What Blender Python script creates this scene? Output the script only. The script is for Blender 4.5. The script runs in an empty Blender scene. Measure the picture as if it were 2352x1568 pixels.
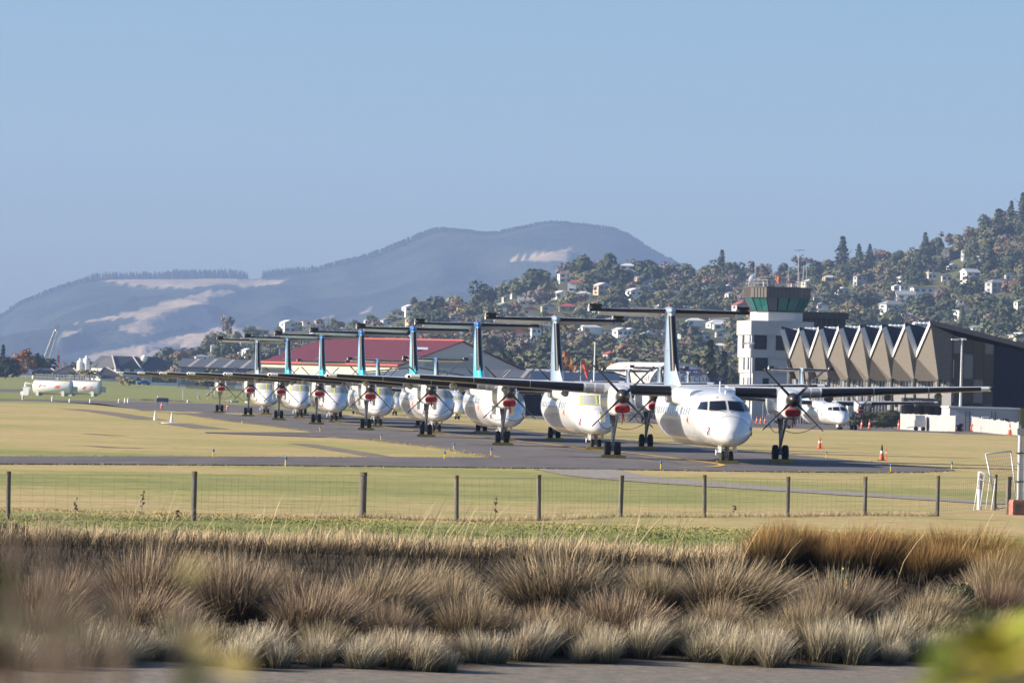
import bpy, bmesh, math, random
import numpy as np
from mathutils import Vector, Matrix, Euler
from mathutils import noise as mn
R = math.radians
rnd = random.Random(11)
SC = bpy.context.scene
COL = SC.collection

# ------------------------------------------------------------------ camera
F = 11450.0                      # focal length in pixels of a 2352 px wide frame
CAMZ = 3.13
PITCH = math.atan(106.9 / F)
ROLL = R(1.6)
cam_data = bpy.data.cameras.new('camera')
cam = bpy.data.objects.new('camera', cam_data)
COL.objects.link(cam)
CM = Matrix.Rotation(R(90) + PITCH, 3, 'X') @ Matrix.Rotation(ROLL, 3, 'Z')
cam.location = (0, 0, CAMZ)
cam.rotation_euler = CM.to_euler()
cam_data.sensor_width = 36.0
cam_data.lens = 36.0 * F / 2352.0
cam_data.clip_start = 0.2
cam_data.clip_end = 60000
cam_data.dof.use_dof = True
cam_data.dof.focus_distance = 130
cam_data.dof.aperture_fstop = 8.0
SC.camera = cam

# ------------------------------------------------------------------ sky, sun, exposure
SUN_EL = R(24)
SUN_DIR = Vector((-1.0, -0.04, 0)).normalized() * math.cos(SUN_EL) + Vector((0, 0, math.sin(SUN_EL)))
world = bpy.data.worlds.new('World')
SC.world = world
world.use_nodes = True
wn = world.node_tree
wn.nodes.clear()
w_out = wn.nodes.new('ShaderNodeOutputWorld')
w_bg = wn.nodes.new('ShaderNodeBackground')
w_sky = wn.nodes.new('ShaderNodeTexSky')
w_sky.sky_type = 'NISHITA'
w_sky.sun_disc = False
w_sky.sun_elevation = SUN_EL
w_sky.sun_rotation = math.atan2(SUN_DIR.x, SUN_DIR.y)
w_sky.altitude = 0
w_sky.air_density = 1.0
w_sky.dust_density = 1.1
w_sky.ozone_density = 6.6
w_bg.inputs[1].default_value = 0.075
wn.links.new(w_sky.outputs[0], w_bg.inputs[0])
wn.links.new(w_bg.outputs[0], w_out.inputs[0])
sun_d = bpy.data.lights.new('sun', 'SUN')
sun_d.energy = 5.0
sun_d.angle = R(0.5)
sun_d.color = (1.0, 0.87, 0.70)
sun = bpy.data.objects.new('sun', sun_d)
sun.rotation_euler = (-SUN_DIR).to_track_quat('-Z', 'Y').to_euler()
sun.location = (-60, 0, 60)
COL.objects.link(sun)
SC.view_settings.view_transform = 'Standard'
SC.view_settings.look = 'None'
SC.view_settings.exposure = 1.05
SC.view_settings.gamma = 1.0
SC.view_settings.use_curve_mapping = False
SC.render.engine = 'CYCLES'
cy = SC.cycles
cy.use_denoising = True
cy.max_bounces = 6
cy.diffuse_bounces = 2
cy.glossy_bounces = 3
cy.transmission_bounces = 4
cy.transparent_max_bounces = 8
cy.volume_bounces = 0
cy.caustics_reflective = False
cy.caustics_refractive = False
cy.sample_clamp_indirect = 6

# ------------------------------------------------------------------ helpers
def ray(px, py):
    d = CM @ Vector(((px - 1176) / F, -(py - 784) / F, -1.0))
    return d / d.y
def at(px, py, Y):
    return Vector((0, 0, CAMZ)) + ray(px, py) * Y
def px_of(p):
    q = CM.transposed() @ (Vector(p) - Vector((0, 0, CAMZ)))
    return 1176 + F * q.x / -q.z, 784 - F * q.y / -q.z
def sstep(a, b, x):
    t = min(1, max(0, (x - a) / (b - a)))
    return t * t * (3 - 2 * t)
def edge_y(x):                       # where the mud meets the rushes
    return 76.5 + 0.62 * max(-14, min(16, x)) + 0.9 * math.sin(x * 0.9) + 0.5 * math.sin(x * 2.3 + 1)
def gz(x, y):
    e = edge_y(x)
    if y < e - 12:
        z = 1.4 + (-1.15 - 1.4) * sstep(14, 60, y)
    else:
        z = -1.15 + 1.15 * sstep(e - 1, 92 + 0.25 * max(-14, min(16, x)), y)
    if y > 470:
        z -= 0.8 * sstep(470, 572, y)
    if y > 1300:
        z += 2.6 * sstep(1300, 1900, y) * (1 - sstep(-110, -50, x))
    return z
def gnd(px, py):
    d = ray(px, py)
    z = 0.0
    Y = 200
    for _ in range(12):
        Y = (z - CAMZ) / d.z
        z = gz(d.x * Y, Y)
    return Vector((d.x * Y, Y, z))
def base(px, Y):
    d = ray(px, 890)
    x = d.x * Y
    return Vector((x, Y, gz(x, Y)))
def pchip(xs, ys):
    n = len(xs)
    h = [xs[i + 1] - xs[i] for i in range(n - 1)]
    d = [(ys[i + 1] - ys[i]) / h[i] for i in range(n - 1)]
    m = [d[0]] + [0 if d[i - 1] * d[i] <= 0 else 2 * d[i - 1] * d[i] / (d[i - 1] + d[i]) for i in range(1, n - 1)] + [d[-1]]
    def f(x):
        if x <= xs[0]: return ys[0]
        if x >= xs[-1]: return ys[-1]
        lo, hi = 0, n - 1
        while hi - lo > 1:
            k = (lo + hi) // 2
            if xs[k] <= x: lo = k
            else: hi = k
        t = (x - xs[lo]) / h[lo]
        return ((1 + 2 * t) * (1 - t) ** 2 * ys[lo] + t * (1 - t) ** 2 * h[lo] * m[lo]
                + t * t * (3 - 2 * t) * ys[hi] + t * t * (t - 1) * h[lo] * m[hi])
    return f

class MB:
    def __init__(s):
        s.v = []; s.f = []
    def add(s, vs, fs):
        o = len(s.v)
        s.v += [tuple(p) for p in vs]
        s.f += [tuple(i + o for i in f) for f in fs]
        return s
    def box(s, c, d, rz=0.0, M=None):
        hx, hy, hz = d[0] / 2, d[1] / 2, d[2] / 2
        vs = [Vector((x, y, z)) for x in (-hx, hx) for y in (-hy, hy) for z in (-hz, hz)]
        if rz: vs = [Matrix.Rotation(rz, 3, 'Z') @ v for v in vs]
        if M is not None: vs = [M @ v for v in vs]
        vs = [v + Vector(c) for v in vs]
        return s.add(vs, [(0, 1, 3, 2), (4, 6, 7, 5), (0, 4, 5, 1), (2, 3, 7, 6), (0, 2, 6, 4), (1, 5, 7, 3)])
    def bb(s, x0, x1, y0, y1, z0, z1):
        return s.box(((x0 + x1) / 2, (y0 + y1) / 2, (z0 + z1) / 2), (x1 - x0, y1 - y0, z1 - z0))
    def prism(s, poly, z0, z1):
        n = len(poly)
        vs = [(p[0], p[1], z0) for p in poly] + [(p[0], p[1], z1) for p in poly]
        fs = [tuple(range(n))[::-1], tuple(range(n, 2 * n))] + [(i, (i + 1) % n, n + (i + 1) % n, n + i) for i in range(n)]
        return s.add(vs, fs)
    def tube(s, pts, r, n=8, cap=True):
        pts = [Vector(p) for p in pts]
        rs = r if isinstance(r, (list, tuple)) else [r] * len(pts)
        vs = []; fs = []
        ref = None
        for i, p in enumerate(pts):
            t = (pts[min(i + 1, len(pts) - 1)] - pts[max(i - 1, 0)]).normalized()
            if ref is None:
                ref = Vector((0, 0, 1)) if abs(t.z) < 0.9 else Vector((1, 0, 0))
            a = t.cross(ref).normalized(); b = t.cross(a).normalized()
            for k in range(n):
                q = 2 * math.pi * k / n
                vs.append(p + (a * math.cos(q) + b * math.sin(q)) * rs[i])
        for i in range(len(pts) - 1):
            for k in range(n):
                k2 = (k + 1) % n
                fs.append((i * n + k, i * n + k2, (i + 1) * n + k2, (i + 1) * n + k))
        if cap:
            fs.append(tuple(range(n))[::-1]); fs.append(tuple((len(pts) - 1) * n + k for k in range(n)))
        return s.add(vs, fs)
    def lathe(s, prof, c=(0, 0, 0), axis='z', n=20):
        vs = []; fs = []
        for (a, r) in prof:
            for k in range(n):
                q = 2 * math.pi * k / n
                x, y = r * math.cos(q), r * math.sin(q)
                p = {'z': (x, y, a), 'y': (x, a, y), 'x': (a, x, y)}[axis]
                vs.append((p[0] + c[0], p[1] + c[1], p[2] + c[2]))
        for i in range(len(prof) - 1):
            for k in range(n):
                k2 = (k + 1) % n
                fs.append((i * n + k, i * n + k2, (i + 1) * n + k2, (i + 1) * n + k))
        if prof[0][1] > 1e-4: fs.append(tuple(range(n))[::-1])
        if prof[-1][1] > 1e-4: fs.append(tuple((len(prof) - 1) * n + k for k in range(n)))
        return s.add(vs, fs)
    def rings(s, rs, cap=True):
        n = len(rs[0]); vs = [p for r in rs for p in r]; fs = []
        for i in range(len(rs) - 1):
            for k in range(n):
                k2 = (k + 1) % n
                fs.append((i * n + k, i * n + k2, (i + 1) * n + k2, (i + 1) * n + k))
        if cap:
            fs.append(tuple(range(n))[::-1]); fs.append(tuple((len(rs) - 1) * n + k for k in range(n)))
        return s.add(vs, fs)
    def grid(s, fn, nu, nv):
        vs = [fn(i / nu, j / nv) for j in range(nv + 1) for i in range(nu + 1)]
        fs = [(j * (nu + 1) + i, j * (nu + 1) + i + 1, (j + 1) * (nu + 1) + i + 1, (j + 1) * (nu + 1) + i)
              for j in range(nv) for i in range(nu)]
        return s.add(vs, fs)
    def build(s, name, m, parent=None, smooth=False, world_xy=None, fix=True):
        me = bpy.data.meshes.new(name)
        v = s.v
        if world_xy is not None:
            v = [(p[0] - world_xy[0], p[1] - world_xy[1], p[2] - world_xy[2]) for p in v]
        me.from_pydata(v, [], s.f)
        if fix:
            bm = bmesh.new(); bm.from_mesh(me)
            bmesh.ops.recalc_face_normals(bm, faces=bm.faces)
            bm.to_mesh(me); bm.free()
        if m is not None: me.materials.append(m)
        if smooth:
            me.polygons.foreach_set('use_smooth', [True] * len(me.polygons))
            if smooth is not True:
                me.set_sharp_from_angle(angle=R(smooth))
        me.update()
        o = bpy.data.objects.new(name, me)
        COL.objects.link(o)
        if parent is not None: o.parent = parent
        return o

def mesh_np(name, verts, faces, m, parent=None, mats=None, midx=None, smooth=False):
    """many faces at once, all of one size"""
    me = bpy.data.meshes.new(name)
    verts = np.asarray(verts, np.float32); faces = np.asarray(faces, np.int32)
    k = faces.shape[1]
    me.vertices.add(len(verts)); me.vertices.foreach_set('co', verts.ravel())
    me.loops.add(faces.size); me.loops.foreach_set('vertex_index', faces.ravel())
    me.polygons.add(len(faces))
    me.polygons.foreach_set('loop_start', np.arange(0, faces.size, k, dtype=np.int32))
    for q in (mats if mats else [m]): me.materials.append(q)
    if midx is not None: me.polygons.foreach_set('material_index', np.asarray(midx, np.int32))
    if smooth: me.polygons.foreach_set('use_smooth', np.ones(len(faces), bool))
    me.update(calc_edges=True)
    o = bpy.data.objects.new(name, me)
    COL.objects.link(o)
    if parent is not None: o.parent = parent
    return o

def tag(o, label=None, cat=None, group=None, kind=None):
    if label: o['label'] = label
    if cat: o['category'] = cat
    if group: o['group'] = group
    if kind: o['kind'] = kind
    return o
def thing(name, label, cat, loc=(0, 0, 0), rz=0.0, group=None):
    o = bpy.data.objects.new(name, None)
    o.empty_display_size = 0.3
    COL.objects.link(o)
    o.location = loc; o.rotation_euler = (0, 0, rz)
    return tag(o, label, cat, group)
KIDS = {}
def children(o):
    return [c for c in bpy.data.objects if c.parent == o]
def copy_tree(o, parent=None, skip=()):
    c = o.copy(); COL.objects.link(c)
    if parent is not None: c.parent = parent
    for ch in o.children:
        if ch.name.split('.')[0] not in skip:
            copy_tree(ch, c, skip)
    return c

def mat(name, col, rough=0.6, metal=0.0, spec=0.5, coat=0.0, var=0.0, vscale=4.0, col2=None, bump=0.0, bscale=30.0,
        trans=0.0, stretch=None, emit=None, coords='Object'):
    m = bpy.data.materials.new(name); m.use_nodes = True
    nt = m.node_tree; b = nt.nodes['Principled BSDF']
    b.inputs['Roughness'].default_value = rough
    b.inputs['Metallic'].default_value = metal
    b.inputs['Specular IOR Level'].default_value = spec
    b.inputs['Coat Weight'].default_value = coat
    b.inputs['Coat Roughness'].default_value = 0.06
    b.inputs['Base Color'].default_value = (*col, 1)
    if trans: b.inputs['Transmission Weight'].default_value = trans
    if var or col2 or bump:
        tc = nt.nodes.new('ShaderNodeTexCoord')
        src = tc.outputs[coords]
        if stretch:
            mp = nt.nodes.new('ShaderNodeMapping'); mp.inputs['Scale'].default_value = stretch
            nt.links.new(src, mp.inputs[0]); src = mp.outputs[0]
    if var or col2:
        nz = nt.nodes.new('ShaderNodeTexNoise'); nz.inputs['Scale'].default_value = vscale
        nz.inputs['Detail'].default_value = 5; nz.inputs['Roughness'].default_value = 0.6
        nt.links.new(src, nz.inputs['Vector'])
        rp = nt.nodes.new('ShaderNodeValToRGB')
        rp.color_ramp.elements[0].position = 0.3; rp.color_ramp.elements[1].position = 0.7
        a = col2 if col2 else tuple(c * (1 - var) for c in col)
        bb = col if col2 else tuple(min(1, c * (1 + var)) for c in col)
        rp.color_ramp.elements[0].color = (*a, 1); rp.color_ramp.elements[1].color = (*bb, 1)
        nt.links.new(nz.outputs[0], rp.inputs[0]); nt.links.new(rp.outputs[0], b.inputs['Base Color'])
    if bump:
        n2 = nt.nodes.new('ShaderNodeTexNoise'); n2.inputs['Scale'].default_value = bscale
        nt.links.new(src, n2.inputs['Vector'])
        bp = nt.nodes.new('ShaderNodeBump'); bp.inputs['Strength'].default_value = bump
        bp.inputs['Distance'].default_value = 0.05
        nt.links.new(n2.outputs[0], bp.inputs['Height']); nt.links.new(bp.outputs[0], b.inputs['Normal'])
    return m

M = {}
M['plane_white'] = mat('plane_white', (0.79, 0.79, 0.78), 0.24, coat=0.6, col2=(0.70, 0.695, 0.68), vscale=1.3, stretch=(1, .25, 1.6))
M['wing_paint'] = mat('wing_paint', (0.62, 0.62, 0.62), 0.35, var=0.05, vscale=1.2)
M['boot'] = mat('boot', (0.012, 0.012, 0.015), 0.32, spec=0.45, var=0.2, vscale=2)
M['glass_dark'] = mat('glass_dark', (0.010, 0.013, 0.022), 0.12, spec=0.35)
M['frame_grey'] = mat('frame_grey', (0.45, 0.45, 0.46), 0.45)
M['line_grey'] = mat('line_grey', (0.28, 0.28, 0.29), 0.6)
M['spinner'] = mat('spinner', (0.024, 0.021, 0.019), 0.36, var=0.1)
M['blade'] = mat('blade', (0.022, 0.022, 0.022), 0.42, var=0.15)
M['red_cover'] = mat('red_cover', (0.42, 0.015, 0.02), 0.75, var=0.15, vscale=3)
M['tyre'] = mat('tyre', (0.018, 0.018, 0.019), 0.85, var=0.2)
M['rim'] = mat('rim', (0.42, 0.43, 0.45), 0.45, metal=0.3)
M['gear'] = mat('gear', (0.42, 0.43, 0.45), 0.4, metal=0.2, var=0.12)
M['cover_grey'] = mat('cover_grey', (0.36, 0.37, 0.39), 0.7, var=0.06)
M['tape_yellow'] = mat('tape_yellow', (0.75, 0.72, 0.06), 0.6)
M['red_mark'] = mat('red_mark', (0.5, 0.02, 0.04), 0.6)
M['ink'] = mat('ink', (0.02, 0.02, 0.025), 0.6)
M['fin_pale'] = mat('fin_pale', (0.27, 0.36, 0.46), 0.3, coat=0.5, var=0.05, vscale=0.8)
M['chock'] = mat('chock', (0.42, 0.31, 0.07), 0.8, var=0.25, vscale=3)
M['white_paint'] = mat('white_paint', (0.8, 0.8, 0.78), 0.5, var=0.04)
M['steel'] = mat('steel', (0.5, 0.51, 0.52), 0.4, metal=0.7, var=0.1)
M['rope'] = mat('rope', (0.03, 0.028, 0.03), 0.8)
def fin_livery():
    m = bpy.data.materials.new('fin_livery'); m.use_nodes = True
    nt = m.node_tree; b = nt.nodes['Principled BSDF']
    b.inputs['Roughness'].default_value = 0.3; b.inputs['Coat Weight'].default_value = 0.5
    tc = nt.nodes.new('ShaderNodeTexCoord'); sp = nt.nodes.new('ShaderNodeSeparateXYZ')
    nt.links.new(tc.outputs['Object'], sp.inputs[0])
    mr = nt.nodes.new('ShaderNodeMapRange'); mr.inputs[1].default_value = 3.2; mr.inputs[2].default_value = 7.4
    nz = nt.nodes.new('ShaderNodeTexNoise'); nz.inputs['Scale'].default_value = 0.8
    nt.links.new(tc.outputs['Object'], nz.inputs['Vector'])
    ad = nt.nodes.new('ShaderNodeMath'); ad.operation = 'MULTIPLY_ADD'
    ad.inputs[1].default_value = 0.9
    nt.links.new(nz.outputs[0], ad.inputs[0]); nt.links.new(sp.outputs[2], ad.inputs[2])
    nt.links.new(ad.outputs[0], mr.inputs[0])
    rp = nt.nodes.new('ShaderNodeValToRGB'); cr = rp.color_ramp
    cr.elements[0].position = 0.0; cr.elements[0].color = (0.0, 0.58, 0.66, 1)
    cr.elements[1].position = 1.0; cr.elements[1].color = (0.03, 0.16, 0.45, 1)
    for p, c in ((0.3, (0.02, 0.60, 0.70, 1)), (0.42, (0.2, 0.62, 0.78, 1)), (0.75, (0.38, 0.62, 0.82, 1)), (0.9, (0.12, 0.34, 0.65, 1))):
        e = cr.elements.new(p); e.color = c
    nt.links.new(mr.outputs[0], rp.inputs[0]); nt.links.new(rp.outputs[0], b.inputs['Base Color'])
    return m
M['fin_livery'] = fin_livery()
# ------------------------------------------------------------------ ground
def ground_mat():
    m = bpy.data.materials.new('field_grass'); m.use_nodes = True
    nt = m.node_tree; b = nt.nodes['Principled BSDF']; L = nt.links
    b.inputs['Roughness'].default_value = 0.9; b.inputs['Specular IOR Level'].default_value = 0.15
    tc = nt.nodes.new('ShaderNodeTexCoord')
    def noise(scale, detail=4, st=(1, 1, 1), rough=0.55):
        mp = nt.nodes.new('ShaderNodeMapping'); mp.inputs['Scale'].default_value = st
        L.new(tc.outputs['Object'], mp.inputs[0])
        n = nt.nodes.new('ShaderNodeTexNoise'); n.inputs['Scale'].default_value = scale
        n.inputs['Detail'].default_value = detail; n.inputs['Roughness'].default_value = rough
        L.new(mp.outputs[0], n.inputs['Vector']); return n.outputs[0]
    def ramp(src, els):
        r = nt.nodes.new('ShaderNodeValToRGB'); cr = r.color_ramp
        cr.elements[0].position, cr.elements[0].color = els[0][0], (*els[0][1], 1)
        cr.elements[1].position, cr.elements[1].color = els[-1][0], (*els[-1][1], 1)
        for p, c in els[1:-1]:
            e = cr.elements.new(p); e.color = (*c, 1)
        L.new(src, r.inputs[0]); return r.outputs[0]
    def mix(fac, a, c, bt='MIX'):
        x = nt.nodes.new('ShaderNodeMix'); x.data_type = 'RGBA'; x.blend_type = bt
        if isinstance(fac, float): x.inputs[0].default_value = fac
        else: L.new(fac, x.inputs[0])
        for s, i in ((a, 6), (c, 7)):
            if isinstance(s, tuple): x.inputs[i].default_value = (*s, 1)
            else: L.new(s, x.inputs[i])
        return x.outputs[2]
    def math_(op, a, c):
        x = nt.nodes.new('ShaderNodeMath'); x.operation = op
        for i, s in enumerate((a, c)):
            if isinstance(s, float): x.inputs[i].default_value = s
            else: L.new(s, x.inputs[i])
        return x.outputs[0]
    at_g = nt.nodes.new('ShaderNodeAttribute'); at_g.attribute_name = 'green'
    at_m = nt.nodes.new('ShaderNodeAttribute'); at_m.attribute_name = 'mud'
    big = noise(0.05, 5, (1.0, 0.55, 1), 0.62)
    midn = noise(0.55, 5, (0.55, 0.8, 1), 0.65)
    five = noise(0.2, 6, (0.7, 1.0, 1), 0.7)
    streak = noise(1.1, 6, (0.22, 1, 1), 0.72)
    v = math_('ADD', math_('ADD', math_('MULTIPLY', big, 0.32), math_('MULTIPLY', five, 0.28)), math_('ADD', math_('MULTIPLY', midn, 0.18), math_('MULTIPLY', streak, 0.22)))
    v = math_('ADD', v, math_('MULTIPLY', at_g.outputs['Fac'], 0.22))
    grass = ramp(v, [(0.40, (0.46, 0.345, 0.19)), (0.49, (0.42, 0.33, 0.155)), (0.54, (0.33, 0.305, 0.115)), (0.66, (0.215, 0.23, 0.08))])
    fine = ramp(noise(2.6, 7, (0.45, 1, 1), 0.75), [(0.28, (0.5, 0.48, 0.42)), (0.5, (1, 1, 1)), (0.74, (1.35, 1.32, 1.25))])
    grass = mix(1.0, grass, fine, 'MULTIPLY')
    dark = ramp(noise(0.33, 6, (0.18, 1, 1), 0.7), [(0.60, (1, 1, 1)), (0.72, (0.5, 0.47, 0.4))])
    grass = mix(0.8, grass, dark, 'MULTIPLY')
    mud = ramp(noise(3.5, 8, (1, 1, 1), 0.7), [(0.3, (0.12, 0.105, 0.088)), (0.55, (0.20, 0.178, 0.148)), (0.75, (0.27, 0.24, 0.20))])
    soil = ramp(noise(2.0, 6), [(0.3, (0.035, 0.026, 0.017)), (0.7, (0.10, 0.075, 0.045))])
    at_s = nt.nodes.new('ShaderNodeAttribute'); at_s.attribute_name = 'soil'
    c = mix(at_s.outputs['Fac'], grass, soil)
    c = mix(at_m.outputs['Fac'], c, mud)
    L.new(c, b.inputs['Base Color'])
    bp = nt.nodes.new('ShaderNodeBump'); bp.inputs['Strength'].default_value = 0.55; bp.inputs['Distance'].default_value = 0.06
    L.new(noise(5.0, 6, (1, 1, 1), 0.7), bp.inputs['Height']); L.new(bp.outputs[0], b.inputs['Normal'])
    return m

def ground():
    xs = sorted(set([round(-16 + 0.5 * i, 2) for i in range(65)] + [s * v for s in (-1, 1) for v in (18, 21, 25, 30, 36, 45, 60, 80, 110, 150, 210, 300, 450, 700, 1000, 1500, 2200, 3200, 4500)]))
    ys = [-80, -30, -5, 5, 10] + list(range(14, 62, 4)) + [62 + 0.5 * i for i in range(76)] + list(range(100, 130, 2)) + list(range(132, 200, 6)) + list(range(200, 470, 15)) + list(range(470, 580, 10)) + [600, 650, 700, 800, 950, 1200, 1300, 1400, 1500, 1600, 1700, 1800, 1900, 2050, 2200, 3200, 5000, 8000, 12000, 13200]
    nx = len(xs)
    V = [(x, y, gz(x, y) + (0.03 * mn.noise(Vector((x * .7, y * .7, 3))) if 62 < y < 130 and abs(x) < 30 else 0)) for y in ys for x in xs]
    Fc = [(j * nx + i, j * nx + i + 1, (j + 1) * nx + i + 1, (j + 1) * nx + i) for j in range(len(ys) - 1) for i in range(nx - 1)]
    o = mesh_np('ground', V, Fc, ground_mat(), smooth=True)
    tag(o, kind='structure')
    me = o.data
    mud = []; soil = []; green = []
    for (x, y, z) in V:
        e = edge_y(x)
        mud.append(1 - sstep(e - 0.4, e + 0.5, y))
        soil.append(1 - sstep(91.0, 93.5, y + 0.5 * math.sin(x * 1.7)))
        g = 0.75 * sstep(94, 97, y) * (1 - sstep(108, 118, y)) + 0.55 * sstep(135, 146, y) * (1 - sstep(158, 172, y)) * (1 - sstep(5, 14, x))
        g += 0.9 * sstep(650, 760, y) * (1 - sstep(-20, 0, x)) + 0.5 * sstep(168, 176, y + 0.9 * x) * (1 - sstep(186, 196, y + .9 * x))
        green.append(g)
    for nme, arr in (('mud', mud), ('soil', soil), ('green', green)):
        a = me.attributes.new(nme, 'FLOAT', 'POINT'); a.data.foreach_set('value', arr)
ground()

def asphalt():
    m = mat('asphalt', (0.15, 0.135, 0.13), 0.85, spec=0.25, col2=(0.10, 0.091, 0.092), vscale=0.45, bump=0.25, bscale=25, stretch=(1.0, 0.12, 1))
    return m
M['asphalt'] = asphalt()
M['road_paint'] = mat('road_paint', (0.55, 0.36, 0.06), 0.7, var=0.2, vscale=0.8)
M['gravel'] = mat('gravel', (0.30, 0.27, 0.235), 0.95, col2=(0.19, 0.17, 0.15), vscale=3.0, bump=0.6, bscale=12)
M['dirt'] = mat('dirt', (0.25, 0.2, 0.15), 0.95, col2=(0.06, 0.05, 0.04), vscale=0.8, bump=0.5, bscale=6)

def resample(pts, n):
    d = [0]
    for i in range(1, len(pts)): d.append(d[-1] + (pts[i] - pts[i - 1]).length)
    out = []
    for k in range(n + 1):
        t = d[-1] * k / n
        for i in range(1, len(pts)):
            if d[i] >= t - 1e-9:
                u = (t - d[i - 1]) / max(1e-9, d[i] - d[i - 1]); out.append(pts[i - 1].lerp(pts[i], u)); break
    return out
def sheet(name, La, Ra, off, m, n=60, cross=6, wob=0.0, kind='structure'):
    A = resample([gnd(*p) for p in La], n); B = resample([gnd(*p) for p in Ra], n)
    if wob:
        for k in range(n + 1):
            w = wob * mn.noise(Vector((k * 0.9, off * 1000, 0))); dv = (B[k] - A[k]).normalized()
            A[k] = A[k] + dv * w; B[k] = B[k] + dv * wob * mn.noise(Vector((k * 0.9, off * 1000, 7)))
    def fn(u, v):
        k = min(n, int(round(v * n))); p = A[k].lerp(B[k], u)
        return (p.x, p.y, gz(p.x, p.y) + off)
    o = MB().grid(fn, cross, n).build(name, m)
    if o.data.polygons[0].normal.z < 0: o.data.flip_normals()
    return tag(o, kind=kind)
def line_sheet(name, pts, w, off, m, n=80):
    P = resample([gnd(*p) for p in pts], n)
    A = []; B = []
    for i, p in enumerate(P):
        t = (P[min(i + 1, n)] - P[max(i - 1, 0)]); q = Vector((-t.y, t.x, 0)).normalized() * w / 2
        A.append(p + q); B.append(p - q)
    mb = MB()
    mb.grid(lambda u, v: (lambda p: (p.x, p.y, gz(p.x, p.y) + off))(A[int(round(v * n))].lerp(B[int(round(v * n))], u)), 1, n)
    o = mb.build(name, m)
    if o.data.polygons[0].normal.z < 0: o.data.flip_normals()
    return tag(o, kind='structure')
sheet('taxiway', [(1139, 1052), (1006, 1029), (846, 1010), (745, 1004), (722, 993), (621, 978), (527, 968), (426, 952), (311, 942)],
      [(2190, 1079), (2050, 1066), (1850, 1047), (1720, 1036), (1500, 1016), (1200, 989), (1000, 971), (800, 953), (560, 932)], 0.02, M['asphalt'], 90, 6, 0.35)
sheet('perimeter_road', [(-200, 1049), (400, 1049), (800, 1050.5), (1139, 1051), (1500, 1044), (1850, 1048), (2060, 1070), (2188, 1079)],
      [(-200, 1065), (600, 1069), (1240, 1076), (1500, 1080), (1700, 1083), (2000, 1086), (2120, 1085), (2192, 1081)], 0.035, M['asphalt'], 90, 4, 0.25)
sheet('taxiway_stub', [(470, 993), (560, 993), (660, 993), (735, 994)], [(470, 994.5), (560, 998), (660, 1002), (750, 1005)], 0.03, M['asphalt'], 20, 2, 0.2)
sheet('cross_taxiway', [(-150, 919), (100, 921), (230, 927), (320, 941), (440, 950)], [(-150, 914.5), (100, 917), (250, 921), (480, 927), (640, 934)], 0.015, M['asphalt'], 40, 3, 0.4)
sheet('far_road', [(-150, 899), (60, 900)], [(-150, 891), (60, 893)], 0.02, M['asphalt'], 6, 2)
sheet('apron', [(1330, 968), (1640, 976), (1900, 987), (2060, 990), (2200, 997), (2352, 1001), (2600, 1008)],
      [(700, 926), (1200, 936), (1640, 940), (1900, 944), (2060, 946), (2352, 952), (2700, 958)], 0.03, M['asphalt'], 50, 8, 0.5)
sheet('gravel_path', [(1225, 1078), (1300, 1092), (1365, 1099), (1505, 1110), (1865, 1133), (2243, 1156), (2420, 1163)],
      [(1411, 1078), (1440, 1084), (1480, 1093), (1540, 1100), (1865, 1124), (2243, 1150), (2420, 1158)], 0.02, M['gravel'], 60, 3, 0.4)
line_sheet('centre_line', [(591, 951), (700, 962.5), (795, 973), (869, 980), (961, 991.5), (1189, 1014), (1223, 1017.5), (1361, 1034), (1468, 1044), (1645, 1066), (1664, 1069), (1640, 1074), (1560, 1075)], 0.3, 0.05, M['road_paint'])
line_sheet('edge_line', [(-50, 1056), (400, 1058), (800, 1060), (1240, 1064), (1600, 1072)], 0.18, 0.052, mat('faded_paint', (0.22, 0.2, 0.19), 0.8))
M['joint'] = mat('joint', (0.03, 0.028, 0.028), 0.9)
for pts, w in (([(1190, 1049), (1350, 1050), (1500, 1052), (1765, 1056)], .14), ([(900, 1036), (1000, 1041), (1080, 1046)], .12), ([(760, 1001), (1000, 1012), (1200, 1024)], .1), ([(1240, 1030), (1420, 1046), (1560, 1066)], .1)):
    line_sheet('pavement_joint', pts, w, 0.046, M['joint'], 30)
for k, pts in enumerate(([(162, 939), (227, 945), (300, 956), (346, 964)], [(400, 972), (440, 978), (489, 985)], [(690, 1019), (760, 1030), (830, 1041), (880, 1050)],
                         [(200, 996), (240, 999), (290, 1001)], [(210, 1024), (260, 1028), (330, 1029)])):
    line_sheet('dirt_strip', pts, (2.6, 2.4, 1.3, 0.8, .8)[k], 0.012, M['dirt'], 24)

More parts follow.
